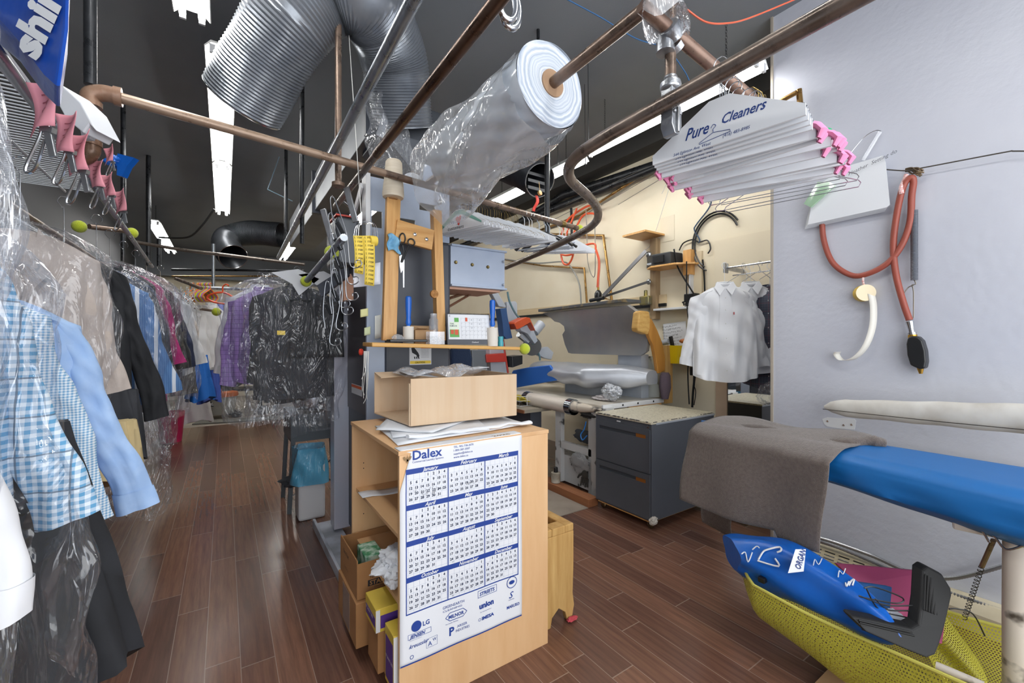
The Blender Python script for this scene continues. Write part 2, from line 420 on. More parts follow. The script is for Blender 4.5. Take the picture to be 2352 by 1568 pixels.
# ---------------------------------------------------------------- flexible and square ducts
def duct(name, pts, r, label, mat, rib=.019, amp=.008, n=28, wall=True, group=None, flat=1.0):
    sp = spline(pts, 24); d = [0]
    for a, b in zip(sp, sp[1:]): d.append(d[-1] + (b - a).length)
    tot = d[-1]; k = int(tot / (rib / 2)); q = []; rs = []; j = 0
    for i in range(k + 1):
        s = tot * i / k
        while j < len(d) - 2 and d[j + 1] < s: j += 1
        f = (s - d[j]) / max(d[j + 1] - d[j], 1e-6); q.append(sp[j].lerp(sp[j + 1], f)); rs.append(r + (amp if i % 2 else 0) + .004 * math.sin(i * .13))
    t = thing(name, label, 'duct', q[0], group)
    m = MB(); m.tube(q, rs, n, caps=False); m.build('flexible_hose', mat, t, smooth=60, solid=.003)
    m = MB(); tq = (q[1] - q[0]).normalized(); s = tq.orthogonal().normalized(); w = tq.cross(s)
    m.tube([q[0] + (s * math.cos(a * PI / 12) + w * math.sin(a * PI / 12)) * (r + .004) for a in range(24)], .007, 6, closed=True); m.build('rim', M_steel, t)
    return t
M_duct = pm('silver_foil_hose', '#8d9299', 0.28, 0.5, '#7a7f87', 5, bs=0.06, bn=60)
M_duct_dk = pm('dark_foil_hose', '#4a4d52', 0.32, 0.5, '#3a3d42', 5, bs=0.08, bn=60)
duct('flexible_duct', [at(560, 236, 2.62), at(612, 140, 2.53), at(672, 45, 2.46), at(745, -15, 2.48), at(820, -15, 2.53), at(872, 50, 2.72), at(908, 150, 2.95), at(925, 290, 3.15)], .215,
     'big silver corrugated hose bending across the dark ceiling with a torn open end', M_duct)
duct('flexible_duct', [at(536, 590, 6.9), at(520, 566, 7.1), at(528, 545, 7.3), at(580, 535, 7.4), at(648, 540, 7.4)], .2, 'dark corrugated hose over the far aisle with its round mouth facing down', M_duct_dk)
t = duct('flexible_duct', [at(1240, 414, 4.2), at(1212, 402, 4.4), at(1170, 385, 4.7), at(1120, 372, 4.9), at(1060, 345, 5.0)], .155, 'dark corrugated hose with an open mouth below the plastic roll', M_duct_dk)
q = at(1240, 414, 4.18)
m = MB()
for k in range(3): m.box(q + V((.02, .05, -.07 + k * .07)), (.26, .01, .03))
m.build('louvre', M_dkmetal, t)
m = MB(); e = at(1240, 443, 4.1); m.cyl(e + V((0, 0, .02)), at(1238, 418, 4.12), .003, 5); m.lathe([(.001, -.012), (.024, -.01), (.024, .01), (.001, .012)], e, (.2, -1, .2), 14)
tag(m.build('pull_knob', wood('knob_wood', '#c89a55', '#d7ad6b'), None), 'round wooden pull knob dangling on a string below the open duct mouth', 'knob')
m = MB(); e2 = at(1234, 448, 4.1); m.grid(lambda a, b: e2 + V((.012 * (b - .5) * 3 + .01 * math.sin(a * 5) - a * .03, 0.01 * math.cos(a * 7), -a * .16)), 8, 3)
tag(m.build('ribbon', pm('red_ribbon', '#e0483e', 0.6), None, solid=.001), 'red ribbon strip hanging under the wooden pull knob', 'ribbon')
t = thing('square_duct', 'long dark square duct running above the aisle toward the back', 'duct', (1.02, 5, 3.0))
MB().bb((.86, 3.1, 3.0), (1.22, 7.6, 3.42)).build('duct_run', pm('duct_sheet', '#73777c', 0.4, 0.4, '#64686d', 2), t, smooth=0, bevel=.006)
for y_ in (3.08, 5.3): MB().bb((.83, y_, 2.97), (1.25, y_ + .05, 3.45)).build('flange', M_charcoal, t, smooth=0)
t = thing('duct_hood', 'dark sheet metal hood the silver hose drops into', 'duct', at(930, 340, 3.35))
c = at(945, 318, 3.35); m = MB(); m.box(c, (.62, .5, .26)); m.build('box', pm('hood_sheet', '#4a4e54', 0.42, 0.4), t, smooth=0, bevel=.006)
m = MB(); a = [c + V((x * .31, y * .25, -.13)) for x, y in ((-1, -1), (1, -1), (1, 1), (-1, 1))]; b = [c + V((x * .1 + .28, y * .1, -.5)) for x, y in ((-1, -1), (1, -1), (1, 1), (-1, 1))]
m.hexa(b + a); m.build('taper', pm('hood_sheet', '#4a4e54', 0.42, 0.4), t, smooth=0)

# ---------------------------------------------------------------- pipe framework
def pipe(pts, r, mat, label, name='hanging_pipe', n=14, group=None, sm=0):
    p = spline(pts, sm) if sm else pts
    return tag(MB().tube(p, r, n).build(name, mat), label, 'pipe', group)
def ball(p, label, r=.033):
    return tag(MB().ball(p, r).build('tennis_ball', M_ball), label, 'tennis ball', 'tennis balls on pipe ends')
# cross pipe with elbows at its left end
P1a = at(246, 216, 1.72); P1b = at(1326, 524, 3.72)
t = thing('cross_pipe', 'dusty rusty pipe crossing the room above the aisle, elbowed at the left', 'pipe', P1a)
MB().tube([P1a, P1a.lerp(P1b, .4)], .0215, 16).build('pipe_length', M_tan_rust, t)
MB().tube([P1a.lerp(P1b, .4), P1b], .0215, 16).build('pipe_length', M_rust, t)
ex = P1a + V((-.035, 0, 0))
MB().tube(spline([P1a + V((.03, 0, 0)), P1a + V((-.01, 0, 0)), ex + V((-.012, 0, -.02)), ex + V((-.014, 0, -.06))], 6), .031, 16).tube([P1a + V((.02, 0, 0)), P1a + V((.045, 0, 0))], .037, 16).tube([ex + V((-.014, 0, -.045)), ex + V((-.014, 0, -.065))], .037, 16).build('elbow', pipe_mat('elbow_rust', '#9a8270', '#86614a', .6, .2), t)
lo_ = ex + V((-.014, 0, -.235))
MB().tube([ex + V((-.014, 0, -.06)), lo_], .024, 14).build('drop', M_galv, t)
MB().tube(spline([lo_ + V((0, 0, .03)), lo_ + V((0, 0, -.01)), lo_ + V((-.03, .02, -.035)), lo_ + V((-.07, .03, -.035))], 6), .03, 14).tube([lo_ + V((0, 0, .015)), lo_ + V((0, 0, .035))], .036, 14).build('elbow', pipe_mat('elbow_dark_rust', '#6b5444', '#7f5b44', .6, .2), t)
pipe([ex + V((-.014, .0, .02)), V((ex.x - .014, ex.y, CEIL))], .02, M_dark_pipe, 'dark upright pipe above the left elbow of the rusty cross pipe', 'upright_pipe')
ball(P1b + V((.03, .005, 0)), 'yellow tennis ball on the cross pipe end beside the orange hoses', .036)
# the two straight rails along the aisle
g0, g1 = V((.487, 1.25, 2.56)), V((.567, 6.1, 2.56))
pipe([g0 + (g0 - g1) * .12, g1], .0235, M_galv, 'bright galvanised pipe running from the top edge down the aisle', 'hanging_pipe')
c0, c1 = V((.625, .8, 2.44)), V((.643, 3.14, 2.44))
t = thing('hanging_rail', 'worn chrome and brown pipe ending in the big open hook above the clips', 'pipe', c0)
MB().tube([c0, c0.lerp(c1, .58)], .0225, 16).build('pipe_length', M_brown_chrome, t)
MB().tube([c0.lerp(c1, .57), c1], .0195, 16).build('pipe_length', pipe_mat('chrome_pipe', '#6f655e', '#8d857e', .15, .95), t)
for k in (.55, .6): MB().ball(c0.lerp(c1, k) + V((.008, 0, .02)), .007).build('bolt', M_steel, t)
# pipe through the plastic roll
r0, r1 = V((1.10, .70, 2.55)), at(985, 420, 2.69)
pipe([r0, r1], .0225, M_rust, 'rusty pipe carrying the roll of clear plastic')
# pipe with the double bend
pp = [V((x * .768, y * .768, 2.23)) for x, y in ((1.42, -.3), (1.44, .2), (1.45, .5), (1.46, 1.0), (1.47, 1.4), (1.52, 1.68), (1.68, 1.88), (2.0, 2.05), (2.25, 2.22), (2.46, 2.46), (2.6, 2.8), (2.78, 3.5), (3.0, 4.6))]
pipe(pp, .0235, pipe_mat('brown_steel_pipe', '#6a5e56', '#8a7c72', .35, .6), 'long brown steel pipe with a double bend crossing the upper right', 'bent_pipe', sm=8)
# support at the top: post, clamps and flange
q = at(1540, 236, 1.33); top = V((q.x - .01, q.y, CEIL))
t = thing('pipe_hanger_post', 'upright post with cast clamps and a split flange gripping the bent pipe', 'pipe support', q)
MB().tube([q + V((0, 0, .04)), q + (top - q) / .78], .022, 14).build('post', M_rust, t)
M_cast = pm('cast_aluminium', '#b2b5b9', 0.32, 0.85, '#9b9ea3', 9, bs=.2)
m = MB(); m.lathe([(.03, 0), (.04, .01), (.04, .035), (.026, .05), (.026, .06)], q + V((0, 0, .045)), (0, 0, 1), 18)
m.bar(q + V((0, -.0, .06)), q + V((0, 0, -.03)), .055, .05, (0, 1, 0)); m.build('flange', M_cast, t, bevel=.004)
m = MB(); m.prism([q + V((x, -.03, z)) for x, z in ((-.028, -.02), (.028, -.02), (.031, -.1), (.012, -.135), (-.012, -.135), (-.031, -.1))], (0, .055, 0)); m.tube([q + V((0, -.035, -.03)), q + V((0, -.035, -.13))], .007, 8)
for s in (-1, 1): m.ball(q + V((s * .018, -.034, -.05)), .008, (1, .6, 1))
m.build('split_clamp', M_cast, t, bevel=.003)
clr = at(1543, 72, 1.30); cl = q + (clr - q) / .78
m = MB(); m.lathe([(.033, -.03), (.04, -.026), (.036, -.02), (.036, .02), (.041, .026), (.034, .03)], cl, (1, .1, -.5), 20); m.lathe([(.026, -.04), (.036, -.038), (.034, .03), (.026, .034)], cl + V((.0, .03, -.03)), (0, 0, 1), 18)
m.lathe([(.03, -.014), (.04, -.014), (.04, .014), (.03, .014)], cl + V((.045, .02, -.025)), (1, .1, -.4), 20); m.build('cross_clamp', M_cast, t)
t.scale = (.78, .78, .78); cl = clr; d1 = at(1738, 238, 1.49); d0 = cl + (cl - d1) * .3
M_slant = pipe_mat('reddish_rust_pipe', '#6b564b', '#8d7263', .45, .4)
pipe([d0, cl, cl.lerp(d1, .5), d1], .0205, M_slant, 'slanting rusty pipe through the cast clamp, above the paper hangers')
m = MB()
for k in range(4):
    c = d1 + V((-.02 - k * .012, 0, 0)); m.tube([c + V((.006 * math.sin(a), .034 * math.cos(a * PI / 6), .034 * math.sin(a * PI / 6))) for a in range(12)], .0016, 5, closed=True)
m.tube(spline([d1, d1 + V((.06, 0, .05)), d1 + V((.1, .02, .0)), d1 + V((.05, .02, -.04)), d1 + V((.0, 0, .02))], 6), .0014, 5)
tag(m.build('binding_wire', pm('brass_wire', '#8b7748', 0.35, 0.9)), 'tangled brass wire wound round the slanting pipe end', 'wire')
# scrap of plastic knotted round the joint
m = MB(); c = at(1505, 6, 1.22)
m.grid(lambda a, b: c + V((math.cos(a * 6.28) * (.03 + .05 * b) + .05 * b, math.sin(a * 6.28) * (.03 + .03 * b), .06 - .10 * b + .025 * math.sin(a * 19) * b)), 20, 8, cu=True)
tag(m.build('plastic_scrap', film('milky_film', clear=.6, gl=.5, s=22, milk=.3)), 'crumpled plastic scrap knotted round the top pipe joint', 'plastic bag')
# loose orange and blue lines
def cable(pts, r, mat, label, name='cable', sm=8, cat='cable'):
    return tag(MB().tube(spline(pts, sm), r, 6).build(name, mat), label, cat)
cable([at(1578, 22, 1.55), at(1620, 50, 1.6), at(1665, 54, 1.7), at(1720, 42, 1.8), at(1835, -5, 1.95)], .0035, pm('orange_cord', '#c4583a', 0.5), 'thin orange cord sagging in front of the ceiling at top right')
cable([at(1290, -8, 2.6), at(1380, 40, 2.7), at(1460, 88, 2.8), at(1530, 112, 2.9), at(1570, 160, 2.95), at(1585, 190, 3.0)], .004, pm('blue_cord', '#1f5d92', 0.5), 'thin blue cord under the dark ceiling at top right')
cable([at(2010, -10, 2.6), at(2030, 60, 2.62), at(2055, 150, 2.64), at(2066, 260, 2.66), at(2068, 372, 2.68)], .0014, pm('white_wire', '#c8cbd4', 0.5), 'thin white wire hanging in front of the pale grey wall')
# ring and big open hook near the top
t = thing('lifting_hook', 'pair of bright steel rings at the top edge beside the brown rail', 'hook', at(1165, 10, 1.25))
c = at(1165, 6, 1.28)
for s, rr in ((0, .052), (.05, .058)):
    MB().tube([c + V((s * .4 + rr * .6 * math.cos(a), s * .3, rr * math.sin(a))) for a in [k * PI / 12 for k in range(24)]], .0105, 10, closed=True).build('ring', M_steel, t)
# uprights
def upright(u, v0, v1, t, r, mat, label):
    a = at(u, v1, t); z = CEIL if v0 is None else at(u, v0, t).z
    return pipe([a, V((a.x, a.y, min(z, CEIL)))], r, mat, label, 'upright_pipe', 12)
upright(283, None, 600, 4.1, .02, M_dark_pipe, 'dark upright pipe just right of the left elbow, behind the clothes')
upright(341, None, 612, 5.4, .026, M_dark_pipe, 'dark upright pipe left of the long lit tube light')
upright(365, 548, 612, 6.4, .028, M_dark_pipe, 'short dark stub pipe beside the small distant light')
a = at(777, 425, 2.47)
t = thing('upright_pipe', 'brown upright pipe with a round foot flange, wired to the cross pipe', 'pipe', a)
MB().tube([a, V((a.x, a.y, CEIL))], .0185, 12).build('pipe_length', M_rust, t); MB().lathe([(.02, 0), (.036, .002), (.036, .022), (.02, .03)], a + V((0, 0, -.01)), (0, 0, 1), 16).build('foot_flange', M_rust, t)
upright(694, None, 560, 3.6, .0185, M_dark_pipe, 'dark upright pipe behind the mouth of the silver hose')
upright(657, None, 560, 5.2, .02, M_dark_pipe, 'thin dark upright pipe left of the galvanised pipe')
upright(1257, None, 560, 3.55, .022, M_dark_pipe, 'dark upright pipe behind the paper hangers below the roll')
upright(490, 560, 665, 5.8, .02, M_galv, 'short upright pipe in front of the far dark hose mouth')
upright(1236, 68, 100, 3.2, .012, M_dark_pipe, 'short ceiling stub above the plastic roll')
# far cross pipes and rails over the aisle
pipe([at(312, 556, 5.0), at(420, 574, 5.2), at(640, 600, 5.5), at(700, 607, 5.6)], .02, pipe_mat('far_pipe', '#6b625b', '#8d857e', .3, .7), 'cross pipe over the far aisle below the small distant light')
pipe([at(395, 619, 7.2), at(700, 622, 7.2)], .02, M_dark_pipe, 'dark level pipe deep over the far aisle')
pipe([at(395, 634, 8.2), at(640, 634, 8.2)], .016, M_copper, 'thin yellowish pipe deep over the far aisle')
# second, lower rail pair ending in tennis balls left of the clips
tb = at(703, 646, 3.0); tb2 = at(762, 580, 2.72)
pipe([tb, at(752, 590, 2.5), at(790, 545, 2.2)], .02, M_galv, 'short steel rail ending in a tennis ball over the black suit', 'clothes_rail')
ball(tb, 'yellow tennis ball on the rail end above the bagged black suit', .038)
pipe([tb2, at(800, 520, 3.05)], .019, M_galv, 'short steel rail behind the hanging clips with a ball on its end', 'clothes_rail')
ball(tb2, 'yellow tennis ball tucked between the hanging clips', .045)
# left rail with clothes
LR0, LR1 = V((-.42, .35, 2.2)), V((-.56, 5.2, 2.2))
pipe([LR0, LR1], .014, M_galv, 'long thin steel rail above the bagged clothes on the left', 'clothes_rail')
ball(at(303, 535, 3.3), 'yellow tennis ball on the left rail above the dark suit', .04)
pipe([at(205, 520, 3.0), at(300, 532, 3.3)], .018, M_rust, 'short rusty pipe ending at the left tennis ball', 'clothes_rail')
pipe([V((-.8, .3, 2.12)), V((-.82, 5.5, 2.12))], .018, M_rust, 'rusty clothes rail half hidden behind the pink tags', 'clothes_rail')
ball(at(182, 520, 2.5), 'yellow tennis ball half hidden behind clips on the left', .035)
# chains under fixtures, guy wires
def wire(a, b, r, mat, label): return tag(MB().tube([a, b], r, 5).build('guy_wire', mat), label, 'wire')
M_string = pm('white_string', '#d8d8d4', 0.8)
wire(at(800, 60, 2.6), at(830, 500, 2.3), .0022, M_string, 'white string running down to the yellow label roll')
wire(at(680, 250, 5.2), at(615, 435, 5.6), .006, pm('pale_blue_wire', '#6f8596', .5), 'bluish guy wire left of the upright pipes')
wire(at(615, 435, 5.6), at(672, 462, 5.6), .006, pm('pale_blue_wire', '#6f8596', .5), 'bluish guy wire running right to the square duct')
cable([at(365, 545, 5.5), at(430, 545, 5.5), at(462, 520, 5.5), at(492, 480, 5.5)], .012, M_black, 'black cable curving up to the long tube light')
for k, (u, v, tt) in enumerate(((1350, 250, 3.4), (1343, 306, 3.9), (1280, 335, 4.3))):
    p = at(u, v, tt); tag(MB().tube([V((p.x, p.y, CEIL)), p + V((.01, 0, -.35 + .05 * k))], .0025, 5).build('hanging_wire', M_dkmetal), ['thin wire from the ceiling right of the plastic roll', 'short thin wire beside the light right of the roll', 'thin bent wire from the ceiling below the roll'][k], 'wire')

# ---------------------------------------------------------------- bookcase with the wall calendar
M_birch = wood('birch_veneer', '#d3a778', '#dfb88b', 1.6, 2, 0.45, 7)
M_birch_x = wood('birch_veneer_across', '#cfa374', '#dcb487', 1.6, 1, 0.45, 7)
BX0, BX1, BY0, BY1, BZ = .578, 1.335, 1.66, 2.43, 1.062
t = thing('bookcase', 'birch veneer bookcase standing in the middle, calendar taped to its side', 'bookcase', ((BX0 + BX1) / 2, (BY0 + BY1) / 2, 0))
MB().bb((BX0, BY0, 0), (BX1, BY0 + .018, BZ - .018)).build('side_panel', M_birch, t, smooth=0, bevel=.0015)
MB().bb((BX0, BY1 - .018, 0), (BX1, BY1, BZ - .018)).build('side_panel', M_birch, t, smooth=0, bevel=.0015)
MB().bb((BX0 - .004, BY0 - .002, BZ - .018), (BX1 + .004, BY1 + .002, BZ)).build('top_panel', M_birch_x, t, smooth=0, bevel=.0015)
MB().bb((BX1 - .012, BY0 + .018, .03), (BX1 - .004, BY1 - .018, BZ - .018)).build('back_panel', M_birch, t, smooth=0)
for z in (.70, .425): MB().bb((BX0 + .02, BY0 + .018, z - .018), (BX1 - .012, BY1 - .018, z)).build('shelf', M_birch_x, t, smooth=0, bevel=.0015)
MB().bb((BX0 + .004, BY0 + .018, .05), (BX1 - .012, BY1 - .018, .07)).build('shelf', M_birch_x, t, smooth=0)
MB().bb((BX0 + .03, BY0 + .018, 0), (BX0 + .045, BY1 - .018, .05)).build('plinth', M_birch_x, t, smooth=0)
m = MB()
for z in (.8, .83, .55, .35): m.cyl((BX0 + .06, BY1 - .0175, z), (BX0 + .06, BY1 - .019, z), .003, 8)
m.build('peg_hole', M_black, t)
# --- calendar
CY = BY0 - .004
cal = thing('wall_calendar', 'large blue and white year calendar hung on the side of the bookcase', 'calendar', (.87, CY, .2))
FR = frame((0, CY - .0004, 0), (1, 0, 0), (0, 0, 1))
def wob(x, z): return .0045 * math.sin(x * 23 + z * 7) * (1 if z < .9 else .3) * .35
def page(a, b):
    x = .579 + a * .594; s = b * .93; z = .198 + s
    if z > BZ - .004:
        e = z - (BZ - .004); return V((x, CY - .002 + min(e, .004) + max(e - .004, 0), BZ + .0022 + .0))
    cut = max(0, (z - .90) / .16) * .05 if a < .25 else 0
    return V((x + cut * (1 - a * 4), CY + wob(x, z), z))
MB().grid(page, 30, 60).build('page', M_paper, cal, smooth=50, solid=.0006)
def calq(m, x0, z0, x1, z1, off=.0):
    n = max(2, int((x1 - x0) / .05) + 2); k = max(2, int((z1 - z0) / .05) + 2)
    m.grid(lambda a, b: V((x0 + (x1 - x0) * a, CY - .0011 - off + wob(x0 + (x1 - x0) * a, z0 + (z1 - z0) * b), z0 + (z1 - z0) * b)), n, k)
def ctext(m, s, x, z, size, off=.0006, **k):
    q = MB().text(s, FR, size, x, z, **k)
    m.add([V((p.x, CY - .0012 - off + wob(p.x, p.z), p.z)) for p in q.v], q.f)
gx0, gx1, gz0, gz1 = .606, 1.148, .405, .985
cw = (gx1 - gx0) / 3; rh = (gz1 - gz0) / 4
blue = MB(); lines = MB(); NUMK = pm('number_ink', '#24304f', 0.6)
M_calblue = pm('calendar_blue', '#1f3f8f', 0.55); M_calline = pm('calendar_line', '#9aa5c0', 0.6)
names = 'January February March April May June July August September October November December'.split()
start = [3, 6, 6, 2, 4, 0, 2, 5, 1, 3, 6, 1]; days = [31, 28, 31, 30, 31, 30, 31, 31, 30, 31, 30, 31]
for r in range(4):
    zt = gz1 - r * rh; calq(blue, gx0, zt - .021, gx1, zt)
    for c in range(3):
        k = r * 3 + c; heads = MB(); nums = MB(); x0 = gx0 + c * cw + .006; x1 = gx0 + (c + 1) * cw - .003; zb = zt - .021
        ctext(heads, names[k], (x0 + x1) / 2 + .01, zt - .0165, .0215, shear=.35, bold=.025, align='c')
        hh = (rh - .023) / 5.35
        for i in range(8): x = x0 + (x1 - x0) * i / 7; calq(lines, x - .0003, zt - rh + .002, x + .0003, zb)
        for j in range(6): z = zb - j * (rh - .023) / 5.35; calq(lines, x0, z - .0003, x1, z + .0003)
        for d in range(1, days[k] + 1):
            w = start[k] + d - 1; col, row = w % 7, w // 7
            xx = x0 + (x1 - x0) * (col + .5) / 7; zz = zb - (row + .5) * hh - .005
            if row == 5: zz += hh * .62; xx += .006; ctext(nums, str(d), xx, zz - .002, .0075, align='c'); continue
            ctext(nums, str(d), xx, zz, .0155, bold=.028, align='c')
        heads.build('month_name', M_white, cal, smooth=0); nums.build('day_numbers', NUMK, cal, smooth=0)
for x in (gx0 - .003, gx0 + cw, gx0 + 2 * cw, gx1): calq(blue, x, gz0 - .003, x + .004, gz1)
calq(blue, gx0 - .003, gz0 - .005, gx1 + .004, gz0)
calq(blue, .582, .198, 1.172, .2035)
lines.build('grid_lines', M_calline, cal, smooth=0); blue.build('blue_bands', M_calblue, cal, smooth=0)
pr = MB()
def flush():
    global pr
    if pr.v: pr.build('printed_logo', M_calblue, cal, smooth=0)
    pr = MB()
ctext(pr, 'Dalex', .632, 1.021, .052, bold=.02, sx=1.05); ctext(pr, 'Commercial Laundry Systems', .63, 1.008, .0115, fit=.155)
for i, s in enumerate(('TEL: 905-738-2070', '1-800-387-3507', 'supplies@dalex.ca', 'www.dalex.ca')): ctext(pr, s, .815, 1.043 - i * .0145, .0125)
def ring(m, x, z, r0, r1, sx=1.0, n=28):
    m.grid(lambda a, b: V((x + math.cos(a * 2 * PI) * (r0 + (r1 - r0) * b) * sx, CY - .002 + wob(x, z), z + math.sin(a * 2 * PI) * (r0 + (r1 - r0) * b))), n, 2, cu=True)
def rrect(m, x0, z0, x1, z1, w):
    for a in ((x0, z0, x1, z0 + w), (x0, z1 - w, x1, z1), (x0, z0, x0 + w, z1), (x1 - w, z0, x1, z1)): calq(m, *a)
flush(); ring(pr, .647, .345, .0, .0215); ctext(pr, 'LG', .675, .335, .026, bold=.02)
flush(); ctext(pr, 'JENSEN', .618, .302, .019, shear=.3, bold=.03, fit=.09); rrect(pr, .612, .298, .712, .319, .0015)
flush(); ctext(pr, 'kreussler', .616, .262, .022, shear=.5, bold=.01, fit=.1)
flush(); rrect(pr, .69, .236, .74, .274, .001); ctext(pr, 'A', .697, .242, .027); ctext(pr, 'W', .718, .256, .017)
ctext(pr, 'Commercial Laundry Equipment', .618, .292, .004)
flush(); ctext(pr, 'GREENEARTH', .765, .368, .0165, fit=.1); ctext(pr, 'CLEANING', .765, .354, .011, sx=1.7)
flush(); ctext(pr, 'MILNOR', .792, .318, .021, bold=.03, fit=.072); 
for a, b in (((.778, .326), (.798, .343)), ((.798, .343), (.86, .343)), ((.86, .343), (.878, .326)), ((.878, .326), (.86, .309)), ((.86, .309), (.798, .309)), ((.798, .309), (.778, .326))):
    d = V((b[0] - a[0], 0, b[1] - a[1])).normalized().cross(V((0, 1, 0))) * .0012
    pr.face([V((a[0], CY - .0018 + wob(a[0], a[1]), a[1])) - d, V((b[0], CY - .0018 + wob(*b), b[1])) - d, V((b[0], CY - .0018 + wob(*b), b[1])) + d, V((a[0], CY - .0018 + wob(*a), a[1])) + d])
ctext(pr, 'Fine Laundry Machines', .778, .297, .0065)
flush(); ctext(pr, 'P', .795, .246, .048, bold=.03); ctext(pr, 'ARISER', .832, .268, .0155); ctext(pr, 'INDUSTRIES', .826, .25, .0155, fit=.065)
flush(); ctext(pr, 'STREETS', .942, .368, .021, shear=.15, bold=.03, fit=.082); rrect(pr, .933, .36, 1.033, .392, .002)
flush(); ctext(pr, 'union', .94, .31, .034, bold=.045, fit=.09); ctext(pr, 'Dry Cleaning Machinery', .945, .292, .006); flush(); ctext(pr, 'IMESA', .953, .257, .02, bold=.04, sx=1.2); ring(pr, .942, .263, .005, .0065)
flush(); ring(pr, 1.115, .375, .024, .027, 1.05); ring(pr, 1.115, .375, .0, .009, 1.7)
flush(); ctext(pr, 'S', 1.1, .302, .042, sx=1.1, bold=.005, shear=.3); ctext(pr, 'SANKOSHA', 1.098, .293, .006); flush(); ctext(pr, 'MARUSO', 1.088, .256, .019, bold=.03, fit=.07)
flush(); ring(pr, .628, .226, .006, .008)
flush()
m = MB()
for s in (-1, 1):
    q = [(0, .0), (.012, .006), (.018, .018), (.01, .022), (.008, .014), (0, .008)]; m.face([V((.61 + s * x, CY - .002, 1.018 + z)) for x, z in q])
m.face([V((.61 + x, CY - .002, 1.012 + z)) for x, z in ((-.004, 0), (.004, 0), (.003, .02), (0, .034), (-.003, .02))])
q = MB().text('2025', FR, .05, 1.02, 0, bold=.02); m.add([V((p.x, CY + .006 + (p.z + .004) * .6, BZ + .003)) for p in q.v], q.f)
m.build('gold_print', pm('dull_gold_ink', '#8a6f4a', 0.5), cal, smooth=0)
sc_ = MB()   # pen scribbles over January and February
random.seed(3)
for k in range(26):
    x = .64 + random.random() * .12; z = .865 + random.random() * .03 if k < 14 else .86 + random.random() * .012
    if k >= 18: x = .84 + random.random() * .08; z = .875
    d = V((.004, 0, .01)); p = V((x, CY - .0035, z)); sc_.tube([p, p + d], .0005, 4)
sc_.build('pen_marks', M_ink, cal)
# ---------------------------------------------------------------- on top of the bookcase
def sheet(pts, z, th, label, mat=M_paper, name='paper_sheets', cat='paper', grp=None, nx=10, wob_=.004):
    a, b, c, d = [V((p[0], p[1], z)) for p in pts]
    m = MB().grid(lambda u, v: (a.lerp(b, u)).lerp(d.lerp(c, u), v) + V((0, 0, wob_ * (.5 + .5 * math.sin(u * 9 + v * 5 + pts[0][0] * 30)))), nx, nx)
    o = m.build(name, mat, solid=th); o.location.z += th / 2; return tag(o, label, cat, grp)
sheet([(.60, 1.74), (1.31, 1.80), (1.33, 2.1), (.64, 2.2)], BZ + .003, .004, 'crumpled white sheet hanging out under the cardboard box front')
sheet([(.615, 1.85), (1.05, 1.75), (1.2, 2.2), (.75, 2.4)], BZ + .012, .004, 'white sheet lying askew below the open cardboard box')
sheet([(.59, 2.02), (.78, 1.80), (1.2, 2.1), (.80, 2.40)], BZ + .021, .004, 'top white envelope sheet poking out left of the cardboard box')
m = MB(); pts = [V((.66 + k * .066, 1.79 + .012 * math.sin(k * 1.9), BZ + .02 + .006 * math.cos(k * 2.3))) for k in range(11)]
tag(m.tube(pts, [.016 + .006 * math.sin(k * 2.1) for k in range(11)], 10, ell=.5).build('crumpled_tissue', M_paper), 'crumpled white tissue edge along the bottom of the cardboard box', 'paper')
t = thing('cardboard_box', 'open light brown cardboard box with a tape strip, on top of the bookcase', 'box', (1.03, 2.18, BZ + .034))
z0 = BZ + .034; z1 = 1.322; a, b, c, d = V((.735, 1.955, 0)), V((1.325, 1.925, 0)), V((1.33, 2.41, 0)), V((.70, 2.42, 0))
def wallp(p, q, name, zt=z1, mat=M_card_lt, zb=z0, sk=0): 
    n = (q - p).cross(UP).normalized() * .005; return MB().hexa([p + UP * zb, q + UP * zb, q + UP * zb + n, p + UP * zb + n, p + UP * (zt + sk), q + UP * zt, q + UP * zt + n, p + UP * (zt + sk) + n]).build(name, mat, t, smooth=0, bevel=.002)
wallp(a, b, 'front_wall'); wallp(b, c, 'end_wall'); wallp(c, d, 'back_wall')
wallp(d.lerp(a, .97), a, 'end_wall', 1.30)
MB().hexa([a + UP * z0, b + UP * z0, c + UP * z0, d + UP * z0, a + UP * (z0 + .005), b + UP * (z0 + .005), c + UP * (z0 + .005), d + UP * (z0 + .005)]).build('bottom', M_card_lt, t, smooth=0)
p, q = d + UP * z1, d.lerp(c, .35) + UP * z1; MB().hexa([p, q, q + V((0, -.09, -.015)), p + V((0, -.12, -.02)), p + UP * .005, q + UP * .005, q + V((0, -.09, -.01)), p + V((0, -.12, -.015))]).build('flap', M_card_lt, t, smooth=0)
m = MB(); pa = a.lerp(b, .48); pb = a.lerp(b, .58); n = V((0, -.0012, 0))
m.face([pa + UP * (z0 + .01) + n, pb + UP * (z0 + .01) + n, pb + UP * (z0 + .15) + n, pa + UP * (z0 + .155) + n]); m.build('tape_strip', pm('brown_tape', '#b08f6b', 0.15, coat=.8), t, smooth=0)
m = MB().grid(lambda u, v: V((.78 + u * .42, 2.02 + v * .34, 1.325 + .03 * math.sin(u * 9) * math.sin(v * 7 + u * 3) + .02 * u)), 14, 12)
tag(m.build('plastic_sleeves', film('grey_film', clear=.7, gl=.5, s=14, milk=.25), solid=.001), 'loose grey clear sleeves piled in the top of the cardboard box', 'plastic sleeve')
m = MB().grid(lambda u, v: V((.76 + u * .16 + v * .05, 2.05 + v * .3, 1.335 - u * .02)), 4, 4)
tag(m.build('paper_sheets', pm('grey_card', '#b9bbc0', .6), solid=.002), 'pale grey card leaning in the corner of the open cardboard box', 'paper')
